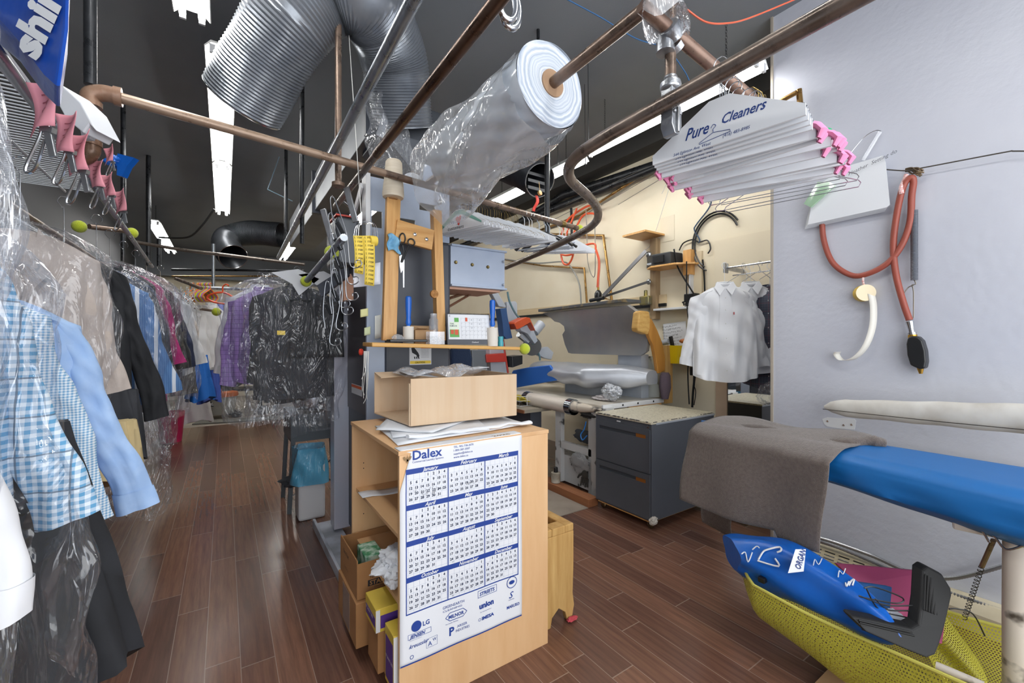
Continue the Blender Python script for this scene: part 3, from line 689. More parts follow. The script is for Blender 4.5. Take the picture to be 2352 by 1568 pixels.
m = MB().grid(lambda u, v: V((1.12 + u * .2, 2.2 + v * .12, 1.335 + .01 * u)), 4, 4)
tag(m.build('paper_sheets', M_paper, solid=.002), 'small white leaflet at the right corner of the open cardboard box', 'paper')
# ---------------------------------------------------------------- inside the bookcase
def crate(name, a, b, mat, label, cat='box', bevel=.003, rot=0):
    o = MB().bb(a, b).build(name, mat, smooth=0, bevel=bevel); o.rotation_euler.z = rot; return tag(o, label, cat)
M_brownbox = pm('brown_carton', '#a4774b', 0.8, 0, '#966b42', 3, bs=.08)
t = thing('carton', 'brown open carton with black STAN print, on the lower carton', 'box', (.66, 2.24, .285))
MB().bb((.515, 2.06, .288), (.80, 2.40, .293)).build('bottom', M_brownbox, t)
for nm, a, b in (('front_wall', (.515, 2.06, .293), (.80, 2.065, .455)), ('side_wall', (.515, 2.065, .293), (.52, 2.395, .47)), ('back_wall', (.515, 2.395, .293), (.80, 2.40, .46)), ('side_wall', (.795, 2.065, .293), (.80, 2.395, .455))): MB().bb(a, b).build(nm, M_brownbox, t, smooth=0)
F2 = frame((.515, 2.0595, 0), (1, 0, 0), (0, 0, 1)); m = MB()
m.text('Easy, Fast', F2, .02, .075, .40, shear=.2, bold=.01); m.text('Faster', F2, .018, .06, .375, shear=.2, bold=.01)
m.text('One Drive', F2, .012, .08, .325); m.text('A Division', F2, .012, .085, .308)
m.face([F2 @ V(p) for p in ((.05, .338, 0), (.2, .338, 0), (.2, .367, 0), (.05, .367, 0))]); m.build('print', M_ink, t, smooth=0)
MB().text('STAN', frame((.515, 2.059, 0), (1, 0, 0), (0, 0, 1)), .03, .058, .342, bold=.03).build('print', M_brownbox, t, smooth=0)
F3 = frame((.5145, 2.39, 0), (0, -1, 0), (0, 0, 1)); m = MB(); m.text('Easy Fast', F3, .03, .06, .41, bold=.02, shear=.2); m.text('One Drive', F3, .018, .08, .34); m.build('print', pm('faded_print', '#5d4a3a', .8), t, smooth=0)
tag(MB().bb((.57, 2.12, .295), (.66, 2.28, .45)).build('soap_pack', pm('green_pack', '#2f8a5c', .4, 0, '#cfe3d6', 30), smooth=0, bevel=.004), 'green and white pack standing in the open printed carton', 'pack')
t = thing('carton', 'taped brown carton on the bottom shelf, under the printed one', 'box', (.66, 2.24, .072))
MB().bb((.505, 2.04, .074), (.82, 2.405, .284)).build('body', M_brownbox, t, smooth=0, bevel=.004)
MB().bb((.504, 2.16, .09), (.5052, 2.30, .27)).build('tape_strip', pm('clear_tape', '#97887c', .12, coat=.8), t, smooth=0)
M_yel = pm('yellow_carton', '#d8bd4d', .5, 0, '#cfb23d', 4); M_pur = pm('purple_print', '#54358a', .5)
def yellow(x0, y0, x1, y1, z0, z1, label):
    t = thing('yellow_carton', label, 'box', ((x0 + x1) / 2, (y0 + y1) / 2, z0))
    MB().bb((x0, y0, z0), (x1, y1, z1)).build('body', M_yel, t, smooth=0, bevel=.002)
    m = MB(); m.bb((x0 + .02, y0 - .0008, z0 + .015), (x1, y0, z1 - .03)); m.bb((x0 - .0008, y0 + .01, z0 + .02), (x0, y1 - .01, z1 - .04)); m.build('purple_panel', M_pur, t, smooth=0)
    m = MB(); m.text('12" SMART SIZE', frame((x0 - .0012, y1, z0), (0, -1, 0), (0, 0, 1)), .016, .012, (z1 - z0) * .45, bold=.02, fit=(y1 - y0) * .8); m.bb((x0, y0 - .001, z0 + .002), (x0 + .018, y0 - .0004, z1 - .004)); m.build('white_print', M_white, t, smooth=0)
yellow(.535, 1.83, .84, 1.99, .255, .355, 'flat yellow and purple carton on the taller tan carton, bookcase bottom')
crate('tan_carton', (.545, 1.835, .074), (.84, 1.985, .252), M_brownbox, 'narrow tan carton on the bookcase floor carrying the yellow one')
yellow(.565, 1.69, .84, 1.80, .074, .31, 'upright yellow and purple carton nearest the calendar panel, bookcase bottom')
yellow(.80, 2.02, .98, 2.12, .702, .80, 'small yellow and purple carton at the back of the upper shelf')
crate('tan_carton', (.74, 1.80, .702), (.95, 2.0, .80), M_card, 'plain tan carton on the upper shelf holding a tissue')
from mathutils import noise as _nz
def crumple(c, r, s, seed, n=18):
    n = int(n * 1.5); off = V((seed * 3.7, seed * 1.3, seed))
    def f(a, b):
        th = a * 2 * PI; p = b * PI; d = V((math.sin(p) * math.cos(th), math.sin(p) * math.sin(th), -math.cos(p)))
        k = r * (1 + .35 * _nz.noise(d * 1.6 + off) - .3 * abs(_nz.noise(d * 3.6 + off)) + .14 * _nz.noise(d * 8 + off))
        return V(c) + V((k * d.x * s[0], k * d.y * s[1], k * d.z * s[2]))
    return MB().grid(f, n * 2, n, cu=True)
tag(crumple((.82, 1.93, .865), .06, (1, 1.1, .9), 2).build('tissue', pm('grey_tissue', '#d3d5de', .8)), 'crumpled pale grey tissue poking out of the tan carton, upper shelf', 'tissue')
tag(crumple((.66, 1.88, .50), .085, (1.35, 1.5, .8), 5, 26).build('paper_bag', M_paper), 'crumpled white paper bag hanging over the lower shelf edge', 'paper bag')
tag(MB().bb((.70, 1.86, .426), (.9, 2.0, .445)).build('yellow_booklet', M_yel, smooth=0), 'thin yellow booklet under the crumpled white bag', 'booklet')
m = MB().grid(lambda u, v: V((.585 + u * .24, 2.33 - v * .1 - u * .04, .702 + .003 * math.sin(u * 9))), 6, 4)
t = tag(m.build('paper_strip', M_paper, solid=.001), 'printed white paper slip at the outer end of the upper shelf', 'paper')
# ---------------------------------------------------------------- wooden step stool behind the bookcase
t = thing('step_stool', 'rough wooden step stool with a slotted top right of the bookcase', 'stool', (1.47, 1.92, 0))
M_old = wood('rough_old_wood', '#a98045', '#c8a468', 2.5, 2, .85, 9)
sx0, sx1, sy0, sy1, sz = 1.365, 1.575, 1.735, 2.11, .515
for y in (sy0, sy1 - .03):
    arch = [(sx0, 0), (sx0 + .05, 0), (sx0 + .06, .05), (sx0 + .105, .085), (sx1 - .06, .05), (sx1 - .045, 0), (sx1 - .012, 0), (sx1 + .004, .07), (sx1 - .006, .14), (sx1, .3), (sx1, sz - .04), (sx0, sz - .04)]
    MB().prism([V((x, y, z)) for x, z in arch], (0, .03, 0)).build('end_board', M_old, t, smooth=0, bevel=.004)
MB().bb((sx0, sy0, sz - .04), (sx0 + .06, sy1, sz)).build('top_board', M_old, t, smooth=0, bevel=.006)
MB().bb((sx1 - .06, sy0, sz - .04), (sx1, sy1, sz)).build('top_board', M_old, t, smooth=0, bevel=.006)
MB().bb((sx0 + .06, sy0, sz - .04), (sx1 - .06, sy0 + .07, sz)).build('top_board', M_old, t, smooth=0, bevel=.004)
MB().bb((sx0 + .06, sy1 - .07, sz - .04), (sx1 - .06, sy1, sz)).build('top_board', M_old, t, smooth=0, bevel=.004)
for x in (sx0, sx1 - .02): MB().bb((x, sy0 + .03, .2), (x + .02, sy1 - .03, sz - .04)).build('side_board', M_old, t, smooth=0, bevel=.003)
tag(crumple((1.55, 1.72, .012), .03, (1.2, .6, .35), 8, 10).build('red_rag', pm('red_rag', '#b4434c', .9)), 'scrap of red rag under the foot of the step stool', 'rag')
# ---------------------------------------------------------------- tall blue-grey press behind the bookcase
t = thing('tall_press', 'tall pale blue and charcoal pressing machine behind the bookcase', 'pressing machine', (1.05, 3.2, 0))
def plate_holes(m, x0, x1, z0, z1, y, th, holes):
    """upright plate with rectangular windows, built from strips"""
    xs = sorted({x0, x1} | {h[0] for h in holes} | {h[1] for h in holes}); zs = sorted({z0, z1} | {h[2] for h in holes} | {h[3] for h in holes})
    for i in range(len(xs) - 1):
        for j in range(len(zs) - 1):
            cx, cz = (xs[i] + xs[i + 1]) / 2, (zs[j] + zs[j + 1]) / 2
            if any(h[0] < cx < h[1] and h[2] < cz < h[3] for h in holes): continue
            m.bb((xs[i], y, zs[j]), (xs[i + 1], y + th, zs[j + 1]))
m = MB(); plate_holes(m, .767, 1.36, 2.215, 2.58, 2.83, .012, [(.80, .87, 2.25, 2.36), (.95, 1.10, 2.235, 2.34), (1.13, 1.25, 2.42, 2.47)]); m.build('top_plate', M_blue_enamel, t, smooth=0)
MB().bb((.767, 2.82, .05), (.885, 2.85, 2.215)).build('left_upright', M_blue_enamel, t, smooth=0, bevel=.004)
MB().bb((.755, 2.80, 2.16), (.785, 2.9, 2.6)).build('corner_post', M_white, t, smooth=0, bevel=.003)
MB().bb((.885, 2.80, .05), (1.355, 2.84, 2.205)).build('front_panel', M_charcoal, t, smooth=0, bevel=.018)
MB().bb((.80, 2.90, .08), (1.34, 3.46, 2.2)).build('body', M_charcoal, t, smooth=0, bevel=.01)
MB().bb((.79, 2.90, 1.0), (.803, 3.44, 1.9)).build('side_panel', pm('dark_side_panel', '#3a3338', .35), t, smooth=0)
MB().bb((.70, 3.48, .05), (.82, 3.62, 2.45)).build('rear_column', pm('column_enamel_reflection', '#b9c0d0', .3, 0, '#c9bfc8', 1.5), t, smooth=0, bevel=.006)  # pinkish second tone is a reflection put into the enamel colour
MB().bb((1.2, 3.48, .05), (1.32, 3.62, 2.45)).build('rear_column', M_blue_enamel, t, smooth=0, bevel=.006)
m = MB(); m.bar((.745, 3.5, 2.08), (.745, 2.86, 2.52), .012, .05); m.build('diagonal_brace', M_white, t, smooth=0)
m = MB(); m.bb((.59, 2.50, .012), (.77, 3.75, .03)); m.bb((.59, 2.50, 0), (.61, 3.75, .07)); m.build('base_plate', pm('base_enamel', '#c6cbd6', .4, 0, '#9ea2ab', 6), t, smooth=0, bevel=.003)
m = MB(); m.bb((1.355, 2.80, 1.91), (1.82, 2.83, 2.2)); m.bb((1.355, 2.78, 2.19), (1.83, 2.9, 2.205)); m.bb((1.355, 2.78, 1.9), (1.83, 2.9, 1.915)); m.build('arm', M_blue_enamel, t, smooth=0, bevel=.003)
for k, x in enumerate((1.395, 1.53, 1.665)): MB().lathe([(.013, 0), (.013, .006), (.008, .012)], (x, 2.80, 2.075 - k * .004), (0, -1, 0), 12).build('bolt', pm('brass_bolt', '#8c7a4c', .3, .9), t)
for z in (2.12, 1.94): MB().lathe([(.011, 0), (.011, .01), (.006, .018)], (1.80, 2.80, z), (0, -1, 0), 10).build('bolt', M_steel, t)
MB().lathe([(.016, 0), (.016, .008), (.008, .014)], (1.28, 2.83, 2.50), (0, -1, 0), 12).build('bolt', M_steel, t)
MB().bb((1.36, 2.84, 1.885), (1.8, 3.2, 1.9)).build('arm_lining', pm('salmon_board', '#d8ab93', .7), t, smooth=0)
m = MB(); m.cyl((1.34, 2.95, 1.80), (1.85, 3.3, 1.96), .012, 8); m.cyl((1.34, 2.85, 1.74), (1.80, 3.2, 1.94), .010, 8); m.build('brown_rod', pipe_mat('brown_rod', '#7c5a45', '#8e6a52', .5, .3), t)
m = MB(); c = (1.12, 2.80, 2.6); m.prism([V((1.16 + x, 2.86, 2.55 + z)) for x, z in ((0, 0), (.11, 0), (.13, .14), (.12, .2), (.02, .21))], (0, .01, 0)); m.build('bracket', M_blue_enamel, t, smooth=0)
MB().lathe([(.04, 0), (.085, .005), (.085, .06), (.04, .065)], (1.12, 2.98, 2.62), (0, -1, 0), 24).build('film_reel', M_white, t)
MB().grid(lambda a, b: V((.80 + .32 * b * (.3 + a) + .02 * math.sin(a * 17), 2.9 + .1 * math.sin(b * 9 + a * 3) * .4, 3.28 - a * .66)), 22, 14).build('film_web', film('web_film', clear=.7, gl=.5, s=20, milk=.12), t)
m = MB(); m.bar((.80, 2.93, 3.3), (.80, 2.93, 2.6), .05, .02); m.bar((1.0, 2.93, 3.3), (.88, 2.93, 2.9), .05, .02, (0, 1, 0)); m.bb((.78, 2.9, 3.24), (1.02, 2.96, 3.3)); m.build('film_guide', pm('guide_alu', '#b9bcc2', .25, .8), t, smooth=0)
# warning stickers
def sticker(x0, z0, x1, z1, y, label, oy=.6):
    t = thing('warning_sticker', label, 'sticker', ((x0 + x1) / 2, y, z0)); w = x1 - x0; h = z1 - z0
    MB().bb((x0, y - .001, z0), (x1, y, z1)).build('backing', M_white, t, smooth=0)
    f = frame((x0, y - .0014, z0), (1, 0, 0), (0, 0, 1))
    def q(mm, a, b, c, d): mm.face([f @ V((w * a, h * b, 0)), f @ V((w * c, h * b, 0)), f @ V((w * c, h * d, 0)), f @ V((w * a, h * d, 0))])
    return t, f, w, h, q
t, f, w, h, q = sticker(1.045, 1.34, 1.205, 1.475, 2.799, 'white and yellow CAUTION hand sticker below the little shelf')
m = MB(); q(m, .03, .05, .97, .2); m.build('yellow_band', M_yellow_label, t, smooth=0)
m = MB(); q(m, .52, .83, .97, .97); m.build('orange_band', pm('orange_label', '#e0662e', .5), t, smooth=0)
m = MB(); m.text('CAUTION', f, .016, w * .25, h * .08, bold=.03); m.text('WARNING', f, .01, w * .62, h * .87, bold=.03)
for k in range(6): m.text('keep hands clear of the', frame(f @ V((0, 0, 0)), (1, 0, 0), (0, 0, 1)), .006, w * .53, h * (.74 - k * .075), fit=w * .43)
m.face([f @ V((w * x, h * y, 0)) for x, y in ((.08, .85), (.2, .9), (.4, .6), (.45, .45), (.38, .35), (.3, .5), (.12, .62))])
for k in range(3): m.face([f @ V((w * (x + k * .09), h * y, 0)) for x, y in ((.2, .42), (.25, .42), (.27, .3), (.22, .3))])
m.build('black_print', M_ink, t, smooth=0)
t = thing('warning_sticker', 'small orange and white sticker low on the dark side of the press', 'sticker', (.789, 3.1, 1.12))
MB().bb((.786, 3.02, 1.12), (.788, 3.30, 1.19)).build('backing', M_white, t, smooth=0); MB().bb((.7855, 3.02, 1.165), (.786, 3.30, 1.185)).build('orange_band', pm('orange_label', '#e0662e', .5), t, smooth=0)
# ---------------------------------------------------------------- wooden rack, shelf and the things on it
t = thing('wooden_rack', 'pine rack of two posts, a cross board and a narrow shelf before the press', 'rack', (1.0, 2.6, 1.47))
def board(p, q, w, d, nm, mat, up=(0, 1, 0)): MB().bar(p, q, w, d, up).build(nm, mat, t, smooth=0, bevel=.003)
board(atY(893, 782, 2.62), atY(903, 452, 2.62), .085, .04, 'post', M_pine)
board(atY(1011, 782, 2.62), atY(1001, 484, 2.62), .06, .06, 'post', M_pine)
a = atY(908, 528, 2.60); b = atY(993, 552, 2.60)
board(a, b, .13, .035, 'cross_board', M_pine_x)
s0 = atY(852, 789, 2.48); s1 = atY(1198, 800, 2.46)
MB().hexa([V((s0.x, 2.46, s0.z - .018)), V((s1.x, 2.45, s1.z - .012)), V((s1.x, 2.475, s1.z - .012)), V((s0.x, 2.66, s0.z - .018)), V((s0.x, 2.46, s0.z + .008)), V((s1.x, 2.45, s1.z + .01)), V((s1.x, 2.475, s1.z + .01)), V((s0.x, 2.66, s0.z + .008))]).build('shelf', wood('honey_shelf', '#c8944b', '#d9aa62', 2, 0), t, bevel=.005)
for dx, dz in ((-.03, 0), (.05, -.01)): MB().lathe([(.011, 0), (.011, .006), (.005, .01)], a.lerp(b, .6 + dx * 4) + V((0, -.02, dz)), (0, -1, 0), 10).build('bolt', M_steel, t)
ball(atY(1205, 801, 2.45), 'yellow tennis ball on the tip of the little wooden shelf', .04)
SZ = s0.z + .009
def onshelf(u, y=2.52): p = atY(u, 784, y); k = (p.x - s0.x) / (s1.x - s0.x); return V((p.x, y, SZ + (s1.z - s0.z) * k))
def roller(u, y, lab, hh=.105, rr=.033):
    p = onshelf(u, y); t = thing('lint_roller', lab, 'lint roller', p, 'lint rollers on the little shelf')
    MB().lathe([(rr, 0), (rr, hh), (rr * .35, hh), (rr * .35, hh + .01)], p, (0, 0, 1), 24).build('paper_roll', pm('roller_paper', '#ded8cf', .7), t)
    MB().lathe([(.012, 0), (.019, .02), (.014, .05), (.018, .1), (.02, .15), (.019, .178), (.012, .185)], p + V((0, 0, hh + .004)), (0, 0, 1), 16).build('handle', pm('blue_plastic', '#1f63c4', .25), t)
roller(938, 2.56, 'lint roller with blue handle standing on the black tray')
roller(1131, 2.475, 'lint roller with blue handle standing beside the desk calendar', .125, .037)
p0, p1 = onshelf(892, 2.5), onshelf(978, 2.5)
tag(MB().bb((p0.x, 2.47, SZ), (p1.x, 2.54, SZ + .016)).build('black_tray', M_black, bevel=.003), 'flat black tray at the left end of the little shelf', 'tray')
p = onshelf(972, 2.62); t = thing('small_carton', 'small open tan carton on the little shelf behind the black tray', 'box', p)
for a, b in (((-.07, -.04, 0), (.07, -.036, .09)), ((-.07, .036, 0), (.07, .04, .12)), ((-.07, -.036, 0), (-.066, .036, .09)), ((.066, -.036, 0), (.07, .036, .1))): MB().bb(p + V(a), p + V(b)).build('wall', M_pine_x if 0 else M_card, t, smooth=0)
MB().hexa([p + V(q) for q in ((-.07, -.04, .09), (.0, -.04, .09), (.0, -.09, .10), (-.07, -.09, .10), (-.07, -.04, .093), (.0, -.04, .093), (.0, -.09, .103), (-.07, -.09, .103))]).build('flap', M_card, t, smooth=0)
p = onshelf(1000, 2.5); t = thing('plastic_cup', 'clear plastic tub of white collar bits on the little shelf', 'container', p)
m = MB(); 
for a, b in (((-.05, -.03, 0), (.05, -.028, .08)), ((-.05, .028, 0), (.05, .03, .08)), ((-.05, -.028, 0), (-.048, .028, .08)), ((.048, -.028, 0), (.05, .028, .08)), ((-.05, -.03, 0), (.05, .03, .002))): m.bb(p + V(a), p + V(b))
m.build('tub', film('tub_film', clear=.85, gl=.3, s=3, k=.1, milk=.1), t, smooth=0)
random.seed(5); m = MB()
for k in range(70):
    q = p + V((random.uniform(-.042, .042), random.uniform(-.022, .022), .004 + random.random() * .045)); d = V((random.uniform(-1, 1), random.uniform(-1, 1), random.uniform(-.5, .5))).normalized() * .012; m.tube([q - d, q + d * .6, q + d + V((0, 0, .006))], .0016, 4)
o = m.build('collar_bits', M_white, t); o['kind'] = 'stuff'
p = onshelf(1150, 2.5); tag(MB().lathe([(.02, 0), (.021, .03), (.017, .04), (.019, .05), (.019, .07)], p, (0, 0, 1), 16).build('small_bottle', pm('teal_plastic', '#3f9fae', .3)), 'small teal bottle between lint roller and shelf end', 'bottle')
p = onshelf(914, 2.54); tag(crumple(p + V((0, 0, .03)), .03, (1.4, .7, .8), 12, 10).build('plastic_wrap', film('wrap_film', clear=.7, gl=.5, s=30, milk=.2)), 'small heap of clear wrap at the left end of the shelf', 'plastic wrap')
# desk calendar
p = onshelf(1028, 2.53); q = onshelf(1128, 2.47)
t = thing('desk_calendar', 'spiral desk calendar with green kimchi advert on the little shelf', 'calendar', (p + q) / 2)
xd = (q - p); xd.z = 0; Wd = xd.length; xd.normalize(); bk = V((-xd.y, xd.x, 0)); Hh = .205
def cp(a, h, o=0): return p + xd * (a * Wd) + bk * (.035 * h / Hh - o) + UP * h
m = MB(); m.hexa([cp(0, 0), cp(1, 0), cp(1, 0, -.003), cp(0, 0, -.003), cp(0, Hh), cp(1, Hh), cp(1, Hh, -.003), cp(0, Hh, -.003)])
m.hexa([cp(-0.0, 0, -.1), cp(1, 0, -.1), cp(1, 0, -.097), cp(0, 0, -.097), cp(0, Hh, -.006), cp(1, Hh, -.006), cp(1, Hh, -.003), cp(0, Hh, -.003)]); m.build('easel', M_charcoal, t, smooth=0)
MB().hexa([cp(.03, .035, .002), cp(.99, .035, .002), cp(.99, .035, .0005), cp(.03, .035, .0005), cp(.03, Hh - .004, .002), cp(.99, Hh - .004, .002), cp(.99, Hh - .004, .0005), cp(.03, Hh - .004, .0005)]).build('page', M_paper, t, smooth=0)
m = MB()
for k in range(30): c = cp(.03 + k * .0325, Hh); m.tube([c + bk * (.006 * math.cos(a)) + UP * (.006 * math.sin(a)) for a in [j * PI / 4 for j in range(8)]], .0009, 4, closed=True)
m.build('spiral_binding', M_black, t)
def Q(m, a0, h0, a1, h1, o=.003): m.face([cp(a0, h0, o), cp(a1, h0, o), cp(a1, h1, o), cp(a0, h1, o)])
m = MB(); Q(m, .06, .05, .27, .1); Q(m, .17, .15, .27, .178); m.build('green_advert', pm('advert_green', '#58a24b', .5), t, smooth=0)
m = MB(); Q(m, .06, .1, .27, .15, .0028); m.build('pale_advert', pm('advert_pale', '#dfead7', .5), t, smooth=0)
m = MB(); Q(m, .08, .07, .15, .097, .0035); Q(m, .17, .065, .25, .1, .0035); Q(m, .42, .155, .47, .18, .0035); m.build('red_jar_print', pm('advert_red', '#c8502f', .5), t, smooth=0)
fd = frame(cp(0, 0, .0036), xd, cp(0, .1, 0) - cp(0, 0, 0)); m = MB(); m.text('THE', fd, .014, Wd * .07, .135, bold=.02); m.text('KIMCHI', fd, .014, Wd * .07, .121, bold=.02, fit=.05); m.text('4', fd, .02, Wd * .05, .185)
for k in range(7):
    for j in range(5): m.text(str(1 + (j * 7 + k) % 30), fd, .007, Wd * (.33 + k * .093), .168 - j * .027)
for k, j in ((2, 0), (4, 0), (2, 1), (4, 1), (2, 2)): m.text('x', fd, .018, Wd * (.36 + k * .093), .164 - j * .027, shear=.3)
for j in range(6): Q(m, .32, .04 + j * .027, .98, .0405 + j * .027, .0031)
for k in range(8): Q(m, .32 + k * .093, .04, .322 + k * .093, .18, .0031)
m.build('print', pm('grey_print', '#5b6270', .6), t, smooth=0); MB().text('Outland', fd, .014, Wd * .55, .012, fit=.06).build('brand_print', M_white, t, smooth=0)
# thread cone on the left post
p = atY(903, 455, 2.60); t = thing('thread_cone', 'large cream thread cone stuck on top of the left wooden post', 'thread cone', p)
ax = V((.02, .0, 1)); MB().lathe([(.03, -.0), (.062, .002), (.066, .02), (.06, .09), (.058, .1), (.05, .22), (.042, .232), (.018, .232)], p, ax, 26).build('wound_thread', pm('cream_thread', '#e4d9c6', .9, 0, '#dacdb7', 4, (1, 1, 30), bs=.3, bn=60), t)
MB().lathe([(.016, -.006), (.026, -.006), (.03, 0), (.016, .01)], p, ax, 16).build('cone_core', M_card, t)
# scissors
p = atY(938, 560, 2.575); t = thing('scissors', 'black handled steel scissors hooked over the cross board bolts', 'scissors', p)
def loop(c, rx, rz, tilt):
    pts = []
    for k in range(18): a = k * 2 * PI / 18; x, z = rx * math.cos(a), rz * math.sin(a); pts.append(c + V((x * math.cos(tilt) - z * math.sin(tilt), 0, x * math.sin(tilt) + z * math.cos(tilt))))
    return pts
piv = atY(923, 602, 2.575)
MB().tube(loop(atY(924, 548, 2.575), .019, .034, -.15), .0045, 8, closed=True).tube([atY(925, 563, 2.575), atY(928, 580, 2.575), piv], .006, 8).build('handle_bow', M_black, t)
MB().tube(loop(atY(945, 556, 2.57), .022, .021, 0), .0045, 8, closed=True).tube([atY(938, 566, 2.57), atY(930, 585, 2.57), piv], .006, 8).build('handle_bow', M_black, t)
MB().prism([atY(u, v, 2.58) for u, v in ((917, 588), (927, 583), (929, 600), (926, 618), (921, 627), (918, 610))], (0, .003, 0)).build('blade', M_steel, t, smooth=0)
MB().prism([atY(u, v, 2.583) for u, v in ((925, 600), (929, 600), (928.5, 660), (926, 660))], (0, .003, 0)).build('blade', M_steel, t, smooth=0)
c = atY(903, 560, 2.59)
m = MB().grid(lambda a, b: c + V(((a - .5) * .078 + .006 * math.sin(b * 8), -.012 - .012 * math.sin(a * 9 + b * 4) * math.sin(b * 3), (.5 - b) * .1 + .012 * math.sin(a * 5))), 14, 14)
tag(m.build('blue_rag', pm('blue_rag', '#6fa9cf', .85, 0, '#8cc0df', 30), solid=.003), 'small crumpled light blue rag pinned to the left wooden post', 'rag')
# yellow numbered label rolls on a wire holder
t = thing('label_roll', 'yellow strip of 1 ITEM labels hanging from the wire holder', 'label roll', atY(838, 560, 2.45))
def strip(u0, u1, v0, v1, y, nm, mat, bend=.02):
    a, b = atY(u0, v0, y), atY(u1, v0, y); c, d = atY(u0 + 3, v1, y), atY(u1, v1 + 4, y)
    return lambda s, r: a.lerp(b, s).lerp(c.lerp(d, s), r) + V((0, -bend * math.sin(r * PI), 0))
M_lab = pm('label_yellow', '#e9cb4e', .55)
for u0, u1, v0, v1 in ((811, 834, 541, 626), (834, 859, 541, 653)):
    f = strip(u0, u1, v0, v1, 2.45, '', None); MB().grid(f, 3, 14).build('label_strip', M_lab, t, solid=.001)
    m = MB(); n = int((v1 - v0) / 9.3)
    for k in range(n):
        r = (k + .75) / n; o = f(.06, r); fr = frame(o + V((0, -.0015, 0)), f(.94, r) - o, f(.06, r - .05) - o); w = (f(.94, r) - o).length
        m.text('1', fr, .017, w * .08, 0, bold=.03); m.text('ITEM', fr, .014, w * .32, .001, bold=.03, shear=.2, fit=w * .6)
    m.build('label_print', pm('label_ink', '#6b5a1c', .6), t, smooth=0)
p = atY(856, 553, 2.46); MB().lathe([(.008, -.02), (.028, -.02), (.028, .02), (.008, .02)], p, (1, .2, .1), 20).build('roll', M_lab, t)
w0 = atY(848, 560, 2.50)
tag(MB().grid(lambda a, b: atY(812 + a * 62, 610 + b * 50 - a * 8, 2.50) + V((0, .02 * math.sin(a * 3), 0)), 8, 6).build('plastic_scoop', pm('pale_plastic', '#d5d8e2', .3), solid=.004), 'pale plastic sheet curled behind the yellow label strips', 'plastic sheet')
m = MB()
for k in range(3):
    m.tube(spline([atY(812 + k * 5, 548, 2.46), atY(818 + k * 4, 520 - k * 2, 2.47), atY(840, 508 + k * 3, 2.49), atY(862 - k * 4, 516, 2.47), atY(868 - k * 6, 545, 2.46)], 5), .0016, 5)
tag(m.build('wire_holder', M_steel), 'bent wire holder above the yellow label strips', 'wire holder')
# red spool with hanging strings
p = atY(834, 808, 2.60); t = thing('string_spool', 'red ended spool with long loose white strings left of the cardboard box', 'string spool', p)
MB().lathe([(.008, -.02), (.02, -.018), (.02, -.008), (.01, 0)], p, (1, -.8, 0), 16).build('spool_end', pm('red_plastic', '#c63c2c', .35), t)
m = MB(); random.seed(9)
for k in range(8):
    x = 836 + k * 1.6; L2 = 870 + random.random() * 80
    m.tube(spline([atY(x, 806, 2.58), atY(x + random.uniform(-2, 2), 840, 2.57), atY(x + random.uniform(-5, 3), L2 - 20, 2.57), atY(x + random.uniform(-8, 2), L2, 2.56)], 5), .0018, 5)
m.build('loose_string', M_string, t)
# yellow net bag between base plate and bookcase
M_net = None

for k, (u, v, c_, lab) in enumerate(((836, 720, '#e8e6a8', 'yellow sticky note stuck on the left edge of the tall press'), (843, 762, '#d9e4b8', 'greenish sticky note low on the left edge of the tall press'), (868, 752, '#eef0ea', 'narrow white receipt stuck beside the left wooden post'))):
    p = atY(u, v, 2.79); w_, h_ = ((.045, .05), (.035, .05), (.04, .15))[k]
    tag(MB().grid(lambda a, b: p + V(((a - .5) * w_ * 1, -.012 * a * (k < 2), (.5 - b) * h_ + .01 * a)), 5, 5).build('sticky_note', pm('note_%d' % k, c_, .7), solid=.0006), lab, 'note')
p = atY(997, 675, 2.56); tag(MB().lathe([(.001, -.012), (.026, -.01), (.026, .01), (.001, .012)], p, (0, -1, 0), 18).build('pin_cushion', pm('cork', '#9a6b3c', .9, 0, '#c08c55', 60)), 'round cork pin cushion on the right wooden post', 'pin cushion')
p = onshelf(996, 2.585); tag(MB().lathe([(.0, 0), (.03, 0), (.03, .16), (.022, .17), (.022, .2), (.0, .2)], p + V((0, 0, .0)), (0, 0, 1), 18).build('clear_jar', film('jar_film', clear=.8, gl=.5, s=5, k=.2, milk=.22)), 'tall clear jar of white bits before the right wooden post', 'jar')
t = thing('metal_plate_box', 'dark rounded metal box high on the left side of the tall press', 'box', (.60, 3.0, 2.1)); MB().bb((.60, 2.92, 2.0), (.755, 3.25, 2.32)).build('case', pm('gunmetal', '#55595f', .35, .5), t, smooth=0, bevel=.03, seg=4); MB().bb((.60, 2.93, 2.32), (.74, 3.2, 2.33)).build('red_lid', pm('red_plastic', '#c63c2c', .35), t, smooth=0)
m = MB(); c = atY(790, 610, 2.95)
tag(MB().prism([atY(u, v, 3.0) for u, v in ((788, 640), (806, 628), (812, 640), (812, 690), (790, 690))], (0, .1, 0)).build('peach_carton', pm('peach_card', '#cfa088', .8), smooth=0), 'peach coloured carton behind the hanging clips', 'box')

